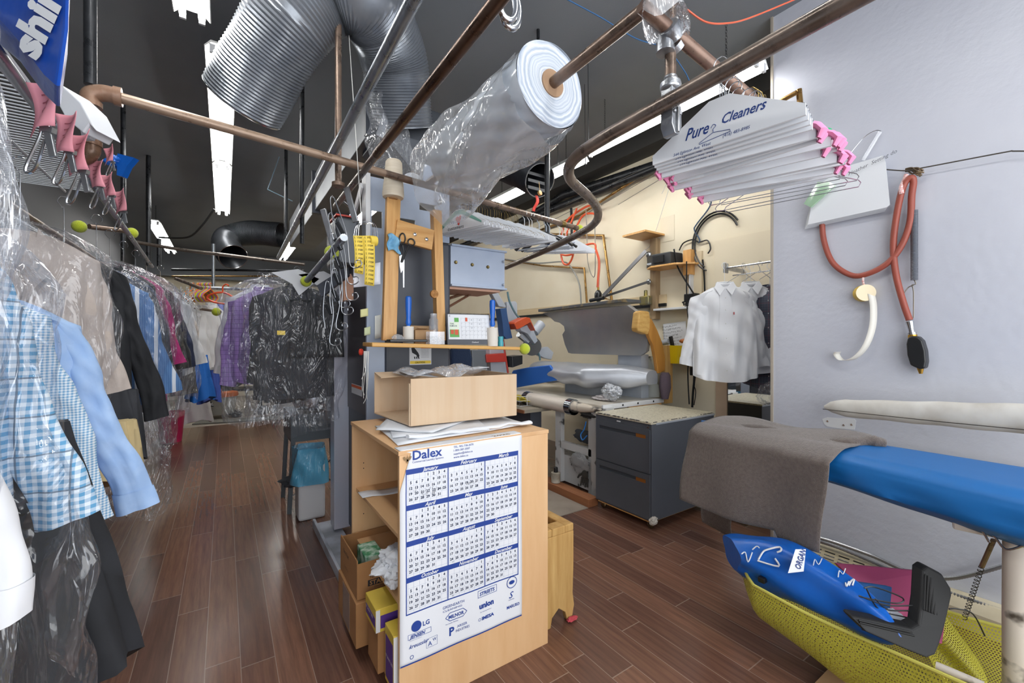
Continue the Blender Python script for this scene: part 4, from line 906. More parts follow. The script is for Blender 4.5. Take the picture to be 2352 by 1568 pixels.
# ---------------------------------------------------------------- filing cabinet
M_cab = pm('cabinet_grey', '#4a4e55', .5, 0, '#50545c', 2)
t = thing('filing_cabinet', 'grey two drawer filing cabinet on casters with a pale worn top', 'filing cabinet', (3.22, 2.46, 0))
x0, x1, y0, y1 = 2.78, 3.66, 2.17, 2.78
MB().bb((x0 + .012, y0, .075), (x1, y1, .845)).build('body', M_cab, t, smooth=0, bevel=.003)
MB().bb((x0, y0 - .004, .845), (x1 + .004, y1 + .004, .862)).build('top', pm('worn_laminate', '#d3ccb6', .35, 0, '#b8b09a', 60, lo=.5, hi=.6), t, smooth=0, bevel=.002)
random.seed(4); m = MB()
for k in range(34):
    if k % 2: yy = random.uniform(y0, y1); m.box((x0 + .001, yy, .861), (.012, random.uniform(.01, .04), .005))
    else: xx = random.uniform(x0, x1); m.box((xx, y0 - .004, .8615), (random.uniform(.01, .05), .007, .004))
m.build('chipped_edge', pm('chip_grey', '#3a3d42', .6), t, smooth=0)
MB().bb((x0 + .06, y0 - .006, .838), (x1 - .0, y0 - .002, .852)).build('edge_strip', pm('edge_strip', '#aeb4bd', .35, .3), t, smooth=0)
for za, zb in ((.455, .80), (.09, .445)):
    d = MB(); d.bb((x0, y0 + .012, za), (x0 + .014, y1 - .012, zb - .075)); d.bb((x0, y0 + .012, zb - .045), (x0 + .014, y1 - .012, zb)); d.bb((x0, y0 + .012, zb - .075), (x0 + .014, y0 + .05, zb - .045)); d.bb((x0, y1 - .05, zb - .075), (x0 + .014, y1 - .012, zb - .045))
    dr = d.build('drawer', M_cab, t, smooth=0)
    MB().bb((x0 + .010, y0 + .05, zb - .075), (x0 + .013, y1 - .05, zb - .045)).build('finger_recess', pm('recess_grey', '#3a3f47', .6), dr, smooth=0)
    MB().bb((x0 + .003, y0 + .04, zb - .079), (x0 + .009, y0 + .15, zb - .04)).build('label_holder', pm('brown_label', '#8a5218', .5), dr, smooth=0)
MB().lathe([(.012, 0), (.012, .006), (.006, .008)], (x0 + .012, y0 + .035, .822), (-1, 0, 0), 14).build('lock', M_steel, t)
MB().bb((x0 + .009, 2.49, .815), (x0 + .012, 2.53, .825)).build('name_plate', M_white, t, smooth=0)
MB().bb((x0 + .02, y0 + .02, .062), (x1 - .02, y1 - .02, .075)).build('plywood_base', M_pine_x, t, smooth=0)
for x in (x0 + .06, x1 - .06):
    for y in (y0 + .05, y1 - .05):
        w = MB().ball((x, y, .031), .03, (.6, 1, 1)).build('caster', pm('bronze_caster', '#6e5c42', .3, .9), t); MB().cyl((x, y, .045), (x, y, .063), .018, 12).build('caster_fork', M_steel, w)
tag(crumple((x0 + .03, y0 + .0, .085), .05, (.9, .5, .7), 31, 12).build('felt_bow', pm('grey_felt', '#c3bcb2', .95)), 'scrap of pale grey felt wrapped over the front caster of the cabinet', 'rag')
# ---------------------------------------------------------------- ironing press
M_tbl = pm('table_enamel', '#ddd7cb', .3, 0, '#cbc3b4', 5); M_plate = pm('polished_head', '#9fa1a4', .34, .5, '#b0aeaa', 2.5, bs=.05, bn=40)
t = thing('ironing_press', 'utility ironing press with raised grey metal head and padded buck', 'ironing press', (3.4, 3.6, 0))
MB().bb((2.93, 2.84, .875), (3.84, 4.72, .90)).build('table', M_tbl, t, smooth=0, bevel=.004)
m = MB(); m.bb((2.93, 2.825, .86), (3.84, 2.845, .905))
m.build('table_edge', M_white, t, smooth=0, bevel=.002)
for x in (3.2, 3.42, 3.66): MB().lathe([(.01, 0), (.01, .004)], (x, 2.826, .885), (0, -1, 0), 10).build('screw', M_dkmetal, t)
MB().bb((3.3, 2.83, .83), (3.8, 2.86, .86)).build('wood_rail', M_pine_x, t, smooth=0)
MB().tube([V((2.915, 3.22, .84)), V((2.915, 4.72, .84))], .075, 20, ell=1.0).build('front_bolster', pm('cream_bolster', '#dcd2c6', .3), t)
MB().tube(spline([V((2.92, 2.84, .86)), V((2.93, 3.0, .85)), V((2.915, 3.22, .845))], 5), [.012 + .05 * k / 10 for k in range(11)], 14).build('bolster_end', pm('torn_bolster', '#cfc4b4', .4, 0, '#4a4540', 8, lo=.5, hi=.6), t)
for y in (3.24, 3.98): MB().tube([V((2.915, y - .04, .84)), V((2.915, y + .04, .84))], .081, 20).build('chrome_clip', pm('chrome', '#9aa0a8', .12, 1.0), t)
tag(crumple((2.98, 3.02, .78), .075, (1, 2.2, .6), 21, 14).build('oily_lint', pm('dark_lint', '#2d2b2a', .9)), 'dark oily lint and linkage under the broken bolster end', 'lint')
m = MB(); m.prism([atX(u, v, 3.80) for u, v in ((1462, 912), (1455, 880), (1462, 867), (1482, 866), (1502, 873), (1514, 886), (1514, 912))], (.02, 0, 0)); m.build('end_guard', pm('guard_enamel', '#ccd0cb', .35), t, smooth=0)
m = MB(); m.prism([atX(u, v, 3.86) for u, v in ((1472, 818), (1492, 818), (1508, 860), (1512, 900), (1474, 900))], (.05, 0, 0)); m.build('yoke', pm('chipped_enamel', '#c9cbc4', .4, 0, '#57534c', 5, lo=.56, hi=.64), t, smooth=0)
hd = [(1246, 719), (1265, 730), (1273, 738), (1285, 741), (1295, 749), (1297, 759), (1291, 768), (1297, 791), (1305, 810), (1313, 812), (1472, 817), (1484, 808), (1488, 775), (1479, 737), (1463, 717), (1441, 701)]
def hx(v): return 3.50 + (v - 700) * .0009
MB().prism([atX(u, v, hx(v)) for u, v in hd], (.05, 0, .01)).build('head_plate', M_plate, t, smooth=0, bevel=.004)
m = MB(); a, b = atX(1236, 716, 3.46), atX(1432, 693, 3.46); m.hexa([a, b, b + V((.28, 0, 0)), a + V((.28, 0, 0)), a + UP * .035, b + UP * .035, b + V((.28, 0, .035)), a + V((.28, 0, .035))]); m.build('head_back', pm('head_shell', '#5b5e62', .45, .3, '#8a7a5c', 5, lo=.6, hi=.66), t, smooth=0, bevel=.004)
def strap(p, q, w, nm='linkage_strap'): MB().bar(p, q, w, .012, (1, 0, 0)).build(nm, pm('strap_steel', '#77777a', .35, .8), t, smooth=0)
strap(atX(1385, 680, 3.75), atX(1484, 576, 3.95), .045); strap(atX(1385, 682, 3.78), atX(1492, 646, 3.95), .025)
MB().cyl(atX(1356, 690, 3.7), atX(1386, 684, 3.7), .022, 12).build('pivot', M_dkmetal, t)
# padded buck
def buck(a, b):
    s = a; th = b * 2 * PI; y = 4.52 - s * 1.72; w = .33 * (max(0, 1 - (1 - s) ** 3.2) ** .5) * (1 - max(0, s - .72) * 2.6); w = max(w, .012)
    h = .12 * min(1, (w / .2) ** .6); x = 3.38 + w * math.copysign(abs(math.cos(th)) ** .7, math.cos(th)) + .03 * s + max(0, s - .72) * .7
    z = 1.13 + h * math.copysign(abs(math.sin(th)) ** .8, math.sin(th)) + (.012 * math.sin(s * 31 + th * 2) + .01 * math.sin(s * 17 - 3 * th)) * (1 if math.sin(th) < .2 else .2)
    return V((x, y, z))
MB().grid(buck, 60, 40, cv=True).face([buck(0, k / 40) for k in range(40)]).face([buck(1, k / 40) for k in range(40)]).build('padded_buck', pm('silver_cover', '#a9adb5', .33, .35, '#b7bbc2', 2, bs=.15, bn=14), t, smooth=80)
crumple((3.2, 2.98, 1.0), .085, (1, 1.4, .9), 44).build('cover_knot', pm('silver_cover', '#a9adb5', .33, .35), t)
crumple((3.22, 3.08, .925), .08, (1.2, 1.8, .35), 45).build('cover_tail', pm('pale_cover', '#c9c3c4', .4), t)
MB().bb((3.4, 3.2, .9), (3.6, 3.9, 1.05)).build('pedestal', M_grey_enamel, t, smooth=0)
for y in (3.0, 3.5): MB().bb((2.95, y - .05, 0.02), (3.0, y + .04, .875)).build('leg', pm('chipped_white', '#c5c6c6', .45, 0, '#4c4a48', 7, lo=.58, hi=.64), t, smooth=0)
MB().bb((2.93, 2.80, .02), (3.05, 2.98, .875)).build('leg', pm('chipped_white', '#c5c6c6', .45, 0, '#4c4a48', 7, lo=.58, hi=.64), t, smooth=0)
MB().bb((2.95, 2.98, .38), (3.0, 3.46, .45)).build('cross_rail', pm('chipped_white', '#c5c6c6', .45), t, smooth=0)
MB().bb((3.0, 2.9, .02), (3.7, 3.6, .3)).build('lower_box', pm('chipped_white', '#c5c6c6', .45), t, smooth=0)
MB().bb((3.66, 2.98, .9), (3.78, 3.3, 1.36)).build('rear_frame', M_grey_enamel, t, smooth=0)
tag(MB().bb((2.72, 2.80, 0), (2.84, 3.55, .075)).build('wooden_sleeper', wood('brown_sleeper', '#7c4b2c', '#94603b', 2, 1, .7), bevel=.004), 'brown wooden beam on the floor under the press legs', 'beam')
tag(MB().bb((2.25, 2.80, 0), (2.715, 4.2, .006)).build('floor_sheet', pm('worn_lino', '#8a7f74', .6, 0, '#776c63', 3)), 'worn grey board patch on the floor before the press', 'floor board')
# things around the press
tag(crumple((3.02, 3.15, .54), .09, (.3, 1.9, .7), 51, 14).build('dark_cloth', pm('dark_cloth', '#3b3e43', .9)), 'dark cloth stuffed on the cross rail under the press', 'cloth')
tag(crumple((2.93, 3.14, .30), .12, (.2, 1.2, .8), 52, 16).build('foil_rag', pm('silver_rag', '#9a9c9e', .5, .3)), 'crumpled silvery rag hanging below the press rail', 'rag')
g = thing('work_glove', 'dirty dark work glove hanging on the lower box of the press', 'glove', (2.92, 3.05, .1))
m = MB(); m.ball((2.915, 3.05, .2), .045, (.35, 1, 1))
for k in range(4): m.tube([V((2.915, 3.085 - k * .024, .17)), V((2.91, 3.095 - k * .028, .12)), V((2.905, 3.10 - k * .032, .085 + .012 * (k % 2)))], [.011, .010, .008], 8)
m.tube([V((2.915, 3.09, .2)), V((2.91, 3.125, .18)), V((2.91, 3.145, .15))], [.012, .011, .009], 8); m.build('glove_hand', pm('dirty_glove', '#3a3733', .95), g)
c = atZ(1298, 1118, .08); t = thing('paint_pot', 'small grimy white pot standing on the brown beam', 'pot', c); MB().lathe([(.0, 0), (.045, .002), (.047, .1), (.04, .104), (.0, .1)], (2.78, 3.33, .077), (0, 0, 1), 18).build('pot', pm('grimy_white', '#c9c4b8', .5, 0, '#8f887a', 8), t); MB().lathe([(.015, .1), (.022, .105), (.02, .15), (.012, .155)], (2.78, 3.33, .077), (0, 0, 1), 12).build('stopper', M_black, t)
tag(MB().tube(spline([atX(1346, 968, 2.9), atX(1342, 985, 2.9), atX(1334, 998, 2.9), atX(1338, 1010, 2.9), atX(1348, 1000, 2.9)], 5), .006, 6).build('blue_clip', pm('bright_blue', '#2f7fd0', .4)), 'bright blue cord loop hanging under the press table', 'cord')
# dark desk left of the press legs, with the wire basket
t = thing('dark_desk', 'dark grey metal desk with brown edged top behind the press legs', 'desk', (2.9, 4.3, 0))
MB().bb((2.75, 3.72, 0.02), (2.9, 4.9, .74)).build('end_panel', M_charcoal, t, smooth=0); MB().bb((2.62, 3.66, .74), (3.6, 5.4, .775)).build('top', pm('desk_top', '#8e8779', .5), t, smooth=0)
MB().bb((2.612, 3.655, .74), (2.625, 5.4, .775)).build('edge_band', pm('brown_edge', '#7b4d2e', .5), t, smooth=0)
b = thing('wire_basket', 'white wire basket of yellow cloths on the dark desk', 'basket', (2.85, 4.2, .777)); m = MB()
for z in (.785, .84, .89):
    m.tube([V((2.70, 3.85, z)), V((2.70, 4.75, z)), V((3.0, 4.75, z)), V((3.0, 3.85, z))], .004, 5, closed=True)
for k in range(10): m.cyl((2.70, 3.85 + k * .1, .785), (2.70, 3.85 + k * .1, .89), .003, 5)
for k in range(4): m.cyl((2.70 + k * .1, 3.85, .785), (2.70 + k * .1, 3.85, .89), .003, 5)
m.build('wire_frame', M_white, b)
tag(crumple((2.85, 4.3, .835), .1, (1.3, 4, .45), 61, 20).build('yellow_cloth', pm('yellow_cloth', '#b5a437', .9)), 'rumpled yellow cloth lying in the white wire basket', 'cloth')
tag(MB().prism([atX(u, v, 3.1) for u, v in ((1172, 862), (1178, 850), (1215, 843), (1262, 838), (1285, 872), (1240, 880), (1185, 890), (1172, 890))], (.03, 0, .0)).build('blue_board', pm('blue_board', '#1f5fb5', .5), bevel=.01), 'bright blue board leaning at the back of the press table', 'board')
# swan arm with sleeve
t = thing('padded_lever', 'curved wooden press arm with taped pad beside the metal head', 'press arm', atY(1520, 905, 2.79))
def yp(l, y): return [atY(1160 + u / 3.136, 440 + v / 3.136, y) for u, v in l]
MB().prism(yp([(1035, 900), (1060, 920), (1100, 1000), (1135, 1090), (1155, 1190), (1155, 1290), (1105, 1310), (1090, 1200), (1070, 1110), (1035, 1030)], 2.78), (0, .045, 0)).build('arm', wood('arm_wood', '#a5702c', '#bb853c', 2, 2), t, smooth=0, bevel=.008)
m = MB().prism(yp([(968, 868), (985, 856), (1040, 862), (1048, 900), (1045, 990), (1032, 1030), (960, 1005), (956, 980)], 2.76), (0, .085, 0)); m.build('taped_pad', pm('masking_tape', '#c9a25f', .45, 0, '#b88d48', 14, (1, 1, 3)), t, smooth=0, bevel=.014)
q0, q1 = atY(1528, 862, 2.75), atY(1527, 916, 2.75); MB().tube([q0 + UP * .03, q0, q0.lerp(q1, .5), q1], [.035, .052, .06, .035], 16).build('dark_sleeve', pm('aubergine_sleeve', '#564a55', .95, bs=.3, bn=90), t)
MB().bar(atY(1532, 793, 2.83), atY(1532, 925, 2.83), .12, .05, (0, 1, 0)).build('wood_post', M_old, t, smooth=0)
# ---------------------------------------------------------------- things fixed to the cream wall
t = thing('wall_post', 'weathered wooden post on the cream wall with a small board on top', 'post', atX(1498, 730, 4.05)); a, b = atX(1505, 548, XW - .04), atX(1505, 733, XW - .04)
MB().bar(a, b, .085, .075, (0, 1, 0)).build('post', wood('weathered_wood', '#8b7559', '#a8906f', 2, 2, .8), t, smooth=0)
MB().bb((XW - .34, a.y - .1, a.z + .02), (XW, a.y + .22, a.z + .04)).build('top_board', M_pine_x, t, smooth=0)
for v, c, s in ((585, M_cast, .035), (612, M_steel, .03), (647, M_cast, .03)): MB().ball(atX(1490, v, XW - .12), s, (.8, 1, 1.1), 10).build('bracket', c, t)
m = MB(); q = atX(1483, 690, XW - .13); m.box(q, (.07, .13, .1)); m.cyl(q + V((0, 0, .04)), q + V((0, 0, .12)), .02, 10); m.build('brass_valve', pm('brass_valve', '#a39552', .35, .7, '#7c7f7a', 10), t, bevel=.01)
t = thing('wall_shelf', 'pine wall shelf bracket beside the weathered post, carrying the radio', 'shelf', atX(1540, 620, 4.0)); q0, q1 = atX(1478, 618, XW - .26), atX(1576, 600, XW - .22); zs = atX(1530, 612, XW - .2).z
MB().prism([V((XW, q1.y - .02, zs)), V((XW - .1, q1.y - .02, zs)), V((XW - .24, q1.y + .12, zs)), V((XW - .27, q0.y - .1, zs)), V((XW - .2, q0.y, zs)), V((XW, q0.y, zs))], (0, 0, .02)).build('shelf_board', M_pine_x, t, smooth=0, bevel=.004)
q = atX(1585, 603, XW - .05); MB().bb((XW - .1, q.y - .04, q.z - .13), (XW, q.y + .05, q.z + .13)).build('bracket_block', M_pine, t, smooth=0)
rr0 = V((XW - .13, atX(1520, 600, XW - .15).y, zs + .02)); t = thing('radio', 'black radio on the pine wall shelf', 'radio', rr0)
MB().prism([rr0 + V((x, y, 0)) for x, y in ((-.09, -.16), (.1, -.18), (.1, .2), (-.02, .2), (-.11, .06))], (0, 0, .13)).build('case', pm('radio_case', '#2b2d30', .5), t, smooth=0, bevel=.01)
MB().bb(rr0 + V((-.118, -.09, .03)), rr0 + V((-.098, .04, .1))).build('speaker_grille', M_black, t, smooth=0)
MB().bb(rr0 + V((-.115, .07, .02)), rr0 + V((-.09, .12, .04))).build('display', M_grey_enamel, t, smooth=0)
t = thing('pale_backboard', 'pale cream upright board between wall shelf and hanging shirts', 'board', atX(1607, 715, 4.1)); a, b = atX(1606, 578, XW), atX(1606, 716, XW); MB().bb((XW - .03, a.y - .045, b.z), (XW, a.y + .045, a.z)).build('board', pm('pale_board', '#d8c9ab', .6), t, smooth=0); MB().bb((XW - .09, a.y + .045, b.z), (XW, a.y + .06, a.z)).build('edge_strip', M_white, t, smooth=0)
a, b = atX(1508, 712, XW - .06), atX(1600, 706, XW - .06); tag(MB().bb((XW - .12, b.y, a.z - .012), (XW, a.y, a.z + .012)).build('white_ledge', M_white, bevel=.003), 'narrow white ledge below the pine wall shelf', 'ledge')
q = atX(1589, 684, XW - .07); t = thing('power_adapter', 'black power adapter with tangled leads above the white ledge', 'adapter', q); MB().box(q, (.09, .13, .09)).build('case', M_black, t, smooth=0, bevel=.008); m = MB(); random.seed(6)
for k in range(5): m.tube(spline([q + V((-.03, random.uniform(-.1, .1), random.uniform(-.12, .02))) for _ in range(5)], 6), .005, 5)
m.build('tangled_lead', M_black, t)
def wcable(pts, r, mat, label, off=.03): return cable([atX(u, v, XW - off) for u, v in pts], r, mat, label)
wcable([(1628, 435), (1632, 470), (1600, 515), (1595, 528), (1607, 550), (1604, 558)], .008, pm('blue_grey_cable', '#3f5268', .5), 'blue grey cable dropping from the beam to the coil')
for k, (rx, rz) in enumerate(((.26, .30), (.235, .275))):
    c = atX(1645, 555, XW - .03); tag(MB().tube([c + V((0, rx * math.cos(a), rz * math.sin(a))) for a in [-1.15 + k * .15 + j * 3.7 / 24 for j in range(25)]], .009, 6).build('cable', M_black), ['outer loop of the black cable coil on the cream wall', 'inner loop of the black cable coil on the cream wall'][k], 'cable')
wcable([(1560, 575), (1570, 558), (1592, 550), (1606, 556), (1625, 552), (1632, 570), (1626, 582)], .007, M_black, 'black cable arching from the radio to the coil')
wcable([(1548, 572), (1552, 592), (1560, 620), (1600, 685), (1615, 712)], .009, M_black, 'black cable crossing in front of the wall shelf', .16)
wcable([(1614, 596), (1618, 640), (1619, 700)], .009, M_black, 'straight black cable left of the cream panel')
wcable([(1577, 600), (1578, 700), (1586, 780), (1580, 850), (1583, 928)], .007, M_black, 'black cable hanging down past the yellow bin', .2)
wcable([(1596, 862), (1592, 900), (1590, 935)], .012, M_black, 'thick black lead hanging below the shirt cuff', .1)
wcable([(1594, 850), (1593, 880), (1598, 900), (1594, 930)], .005, M_black, 'thin black lead with a plug under the shirt cuff', .06)
q = atX(1594, 852, XW - .1); tag(MB().box(q, (.05, .07, .09)).build('plug', M_black, bevel=.008), 'black plug hanging under the white shirt cuff', 'plug')
wcable([(1520, 445), (1545, 400), (1500, 548), (1480, 575)], .003, M_string, 'thin white line hanging to the weathered post')
m = MB(); a = [atX(u, v, XW - .03) for u, v in ((1523, 744), (1575, 737), (1579, 793), (1525, 800))]; t = thing('paper_note', 'white handwritten note taped above the yellow bin', 'note', a[3]); m.prism(a, (.003, 0, 0)).build('paper', M_paper, t, smooth=0)
fr = frame(a[3] + V((-.002, 0, 0)), a[2] - a[3], a[0] - a[3]); m = MB(); random.seed(12)
for k in range(7):
    m.tube([fr @ V((.02 + .012 * math.cos(j), .24 - k * .034 + .01 * math.sin(j), .0)) for j in range(7)], .0012, 4); x = .05
    while x < .2 + (k % 3) * .03: m.tube([fr @ V((x + random.uniform(-.006, .006), .235 - k * .034 + random.uniform(-.01, .01), 0)) for _ in range(4)], .0014, 4); x += .018
m.build('handwriting', M_ink, t)
# yellow bin and its contents
y0 = atX(1582, 800, 4.0).y; y1 = atX(1502, 800, 4.0).y; zt = atX(1545, 793, 3.95).z; zb = atX(1545, 834, 3.95).z
t = thing('yellow_bin', 'yellow plastic bin hung on the cream wall behind the wooden arm', 'bin', (4.0, (y0 + y1) / 2, zb)); xa = XW - .22
outl = [V((XW - .01, y0, 0)), V((xa + .05, y0, 0)), V((xa, y0 + .06, 0)), V((xa, y1 - .03, 0)), V((XW - .01, y1, 0))]; cen = sum(outl, V()) / 5
m = MB(); n5 = len(outl)
m.add([p * 1 + UP * zt for p in outl] + [cen.lerp(p, .86) + UP * zb for p in outl] + [cen.lerp(p, .95) + UP * zt for p in outl] + [cen.lerp(p, .83) + UP * (zb + .01) for p in outl],
      [(i, (i + 1) % n5, (i + 1) % n5 + n5, i + n5) for i in range(n5)] + [(i, (i + 1) % n5, (i + 1) % n5 + 2 * n5, i + 2 * n5) for i in range(n5)] + [(i + 2 * n5, (i + 1) % n5 + 2 * n5, (i + 1) % n5 + 3 * n5, i + 3 * n5) for i in range(n5)] + [tuple(n5 + i for i in range(n5)), tuple(3 * n5 + i for i in range(n5))]); m.build('tub', pm('bright_yellow', '#d9bd16', .35), t, smooth=0)
q = atX(1533, 790, 3.98); tag(MB().cyl(q + V((0, .12, 0)), q + V((0, -.02, .03)), .03, 12).build('spray_can', M_grey_enamel), 'pale grey tube lying in the yellow bin', 'tube')
tag(MB().bar(atX(1545, 795, 3.98), atX(1540, 772, 3.96), .035, .03, (0, 1, 0)).build('scraper_tool', M_black, bevel=.005), 'black handle sticking up out of the yellow bin', 'tool')
q = atX(1572, 783, 3.97); tag(MB().ball(q, .05, (.5, 1.2, .5), 12).build('brush', wood('brush_wood', '#a05a2a', '#b46c38')), 'brown wooden brush lying on the yellow bin edge', 'brush')
# copper pipes and hoses on the wall
def wpipe(pts, r, mat, label, off=.06): return pipe([atX(u, v, XW - off) for u, v in pts], r, mat, label, 'wall_pipe')
wpipe([(1160, 532), (1297, 447), (1530, 372), (1640, 290)], .055, M_dark_pipe, 'thick black pipe running high along the cream wall', .1)
pipe([V((XW - .1, 8.6, 3.45)), V((XW - .1, 1.6, 3.45))], .05, M_dark_pipe, 'thick dark pipe under the beam of the cream wall', 'wall_pipe').location.z += 0
wpipe([(1215, 538), (1330, 495), (1480, 398), (1540, 368)], .016, M_copper, 'copper pipe slanting up behind the orange hoses')
wpipe([(1240, 537), (1386, 541), (1405, 690), (1385, 683)], .018, M_copper, 'copper pipe dropping behind the raised press head')
wpipe([(1160, 596), (1245, 610), (1342, 616), (1348, 695)], .015, M_copper, 'lower copper pipe bending down left of the spray bottle')
wpipe([(1775, 242), (1830, 212)], .016, M_copper, 'short copper pipe end poking out by the grey wall', .9)
pipe([atX(1835, 206, 3.25), atX(1840, 262, 3.25)], .018, M_copper, 'short copper upright wrapped in string at the grey wall', 'wall_pipe')
wcable([(1160, 595), (1230, 604), (1290, 601), (1310, 612), (1330, 650), (1335, 700)], .011, pm('grey_hose', '#8d8d88', .5), 'thin grey hose looping down beside the copper pipes', .12)
M_orh = pm('orange_hose', '#cf5532', .4)
wcable([(1365, 470), (1340, 478), (1300, 510), (1288, 560), (1292, 600), (1305, 607), (1316, 585), (1310, 560), (1335, 500), (1360, 490), (1370, 500), (1358, 520)], .014, M_orh, 'large orange rubber hose coil on the cream wall', .2)
wcable([(1325, 478), (1300, 540), (1288, 580), (1310, 585), (1340, 565), (1365, 560), (1368, 575)], .013, M_orh, 'second orange hose loop crossing the coil', .24)
wcable([(1368, 572), (1376, 600), (1374, 640), (1373, 660)], .016, M_orh, 'straight orange hose leading down to the spray bottle', .3)
wcable([(1346, 480), (1348, 540), (1350, 600), (1360, 633), (1367, 620), (1366, 500)], .006, pm('grey_belt', '#8a857b', .6), 'narrow grey strap loop hanging by the orange coil', .22)
wcable([(1312, 478), (1314, 560), (1316, 572)], .018, M_dkmetal, 'dark metal valve stem inside the orange coil', .15)
q = atX(1374, 680, 3.8); t = thing('spray_gun', 'black spray bottle hanging on the orange hose over the press head', 'spray gun', q)
MB().lathe([(.01, -.07), (.03, -.06), (.045, -.03), (.045, .03), (.03, .06), (.014, .075)], q, (0, 0, 1), 16).build('grip', M_black, t); MB().cyl(q + UP * .07, q + UP * .11, .012, 10).build('brass_neck', pm('brass', '#b48b3c', .3, .9), t)
# second, smaller press at the back with the orange bracket
t = thing('collar_press', 'small grey press with orange cover and blue sleeve beyond the little shelf', 'pressing machine', (2.6, 4.6, 0)); Yp = 4.35
def pp_(l, y=Yp): return [atY(980 + u / 6.03, 640 + v / 6.03, y) for u, v in l]
def piece(nm, l, mat, th=.08, y=Yp): MB().prism(pp_(l, y), (0, th, 0)).build(nm, mat, t, smooth=0, bevel=.006)
piece('upper_arm', [(880, 150), (960, 140), (1100, 380), (1090, 400), (1000, 380), (890, 180)], M_grey_enamel)
piece('back_plate', [(1105, 320), (1230, 310), (1255, 340), (1260, 620), (1120, 600)], M_grey_enamel, .05, Yp + .2)
piece('blue_sleeve', [(1020, 410), (1105, 405), (1130, 560), (1190, 820), (1110, 835), (1070, 790), (1050, 600)], pm('navy_blue_cloth', '#2b4c7a', .8), .12, Yp - .1)
piece('orange_cover', [(1210, 620), (1230, 600), (1380, 530), (1430, 540), (1510, 720), (1480, 680), (1440, 600), (1290, 690), (1250, 700)], pm('orange_enamel', '#c2502a', .35), .18, Yp - .2)
piece('casting', [(1290, 680), (1420, 630), (1480, 700), (1540, 860), (1500, 900), (1400, 760), (1310, 720)], M_grey_enamel, .12, Yp - .1)
MB().cyl(atY(980 + 1490 / 6.03, 640 + 740 / 6.03, Yp), atY(980 + 1590 / 6.03, 640 + 620 / 6.03, Yp), .06, 16).build('cylinder', M_grey_enamel, t)
MB().cyl(atY(980 + 1280 / 6.03, 640 + 760 / 6.03, Yp), atY(980 + 1400 / 6.03, 640 + 860 / 6.03, Yp), .05, 16).build('chrome_rod', M_steel, t)
MB().cyl(atY(1222, 795, Yp), atY(1222, 795, Yp + .1), .12, 20).build('black_wheel', M_black, t)
piece('lower_arm', [(1560, 970), (1680, 940), (1760, 1020), (1730, 1120), (1640, 1100), (1560, 1060)], M_grey_enamel)
piece('dark_box', [(1180, 1075), (1330, 1060), (1330, 1180), (1190, 1230)], M_black, .2)
piece('column', [(870, 960), (1085, 960), (1130, 1380), (900, 1380)], M_grey_enamel, .3, Yp + .1)
piece('red_band', [(820, 1050), (1100, 1030), (1110, 1150), (830, 1160)], pm('red_enamel', '#b03226', .35), .3, Yp - .02)
piece('grey_plate', [(630, 985), (820, 985), (850, 1350), (640, 1350)], pm('mid_grey_plate', '#6f747a', .4, .4), .05)
piece('base', [(870, 1380), (1130, 1380), (1130, 2600), (870, 2600)], M_charcoal, .5, Yp + .1)
MB().tube(spline(pp_([(1120, 180), (1150, 320), (1230, 480), (1300, 560)]), 6), .012, 6).build('air_hose', pm('teal_hose', '#527984', .4), t)
MB().tube(spline(pp_([(1440, 860), (1510, 960), (1560, 1060), (1570, 1130)]), 6), .012, 6).build('air_hose', pm('teal_hose', '#527984', .4), t)
MB().tube(pp_([(1020, 520), (1040, 700), (1080, 1000), (1130, 1330)]), .012, 6).build('red_rod', pm('red_enamel', '#b03226', .35), t)
tag(MB().prism([atY(980 + u / 6.03, 640 + v / 6.03, 3.6) for u, v in ((345, 960), (610, 960), (640, 1100), (625, 1320), (350, 1300))], (0, .06, 0)).build('navy_towel', pm('navy_towel', '#20304b', .95, bs=.5, bn=120), bevel=.02), 'navy ribbed towel hanging under the little shelf, beyond the press', 'towel')
# ---------------------------------------------------------------- mirror, panel and green tub at the wall corner
t = thing('painted_board', 'large cream painted panel fixed behind the hanging white shirts', 'panel', (XW, 1.9, 1.2)); ya = atX(1641, 700, XW - .02).y; MB().bb((XW - .02, YG + .02, 1.22), (XW - .004, ya, atX(1650, 553, XW).z)).build('board', pm('panel_cream', '#e8dcc2', .6), t, smooth=0)
t = thing('wall_mirror', 'tall mirror low on the cream wall, partly hidden by shirts and felt', 'mirror', (XW, 1.95, .02)); yb = atX(1672, 900, XW - .03).y
mm, nt_, bb_ = _nt('mirror_glass'); bb_.inputs['Metallic'].default_value = 1; bb_.inputs['Roughness'].default_value = .02; bb_.inputs['Base Color'].default_value = (.85, .86, .86, 1)
MB().bb((XW - .03, YG + .02, .02), (XW - .006, yb, 1.2)).build('glass', mm, t, smooth=0)
ya2 = atX(1645, 900, XW - .03).y; tag(MB().bb((XW - .04, yb + .005, .02), (XW - .002, ya2, 1.2)).build('pale_board', pm('pinkish_board', '#cdb59c', .6, 0, '#bfa78f', 3)), 'pinkish cream board strip between cabinet and mirror', 'board')
c = atZ(1738, 1178, .0); c = V((3.74, 1.86, 0)); t = thing('green_tub', 'small green tub marked Deposit on the floor by the mirror', 'tub', c)
MB().lathe([(.0, .002), (.1, .002), (.112, .02), (.125, .22), (.12, .22), (.106, .02), (.0, .012)], c, (0, 0, 1), 30).build('tub', pm('green_plastic', '#1f8a4c', .4), t)
dv = V((-c.x, -c.y, 0)).normalized(); fr = frame(c + dv * .117 + UP * .055, V((-dv.y, dv.x, 0)), UP); MB().text('Deposit', fr, .035, 0, 0, align='c').build('lettering', M_white, t, smooth=0)
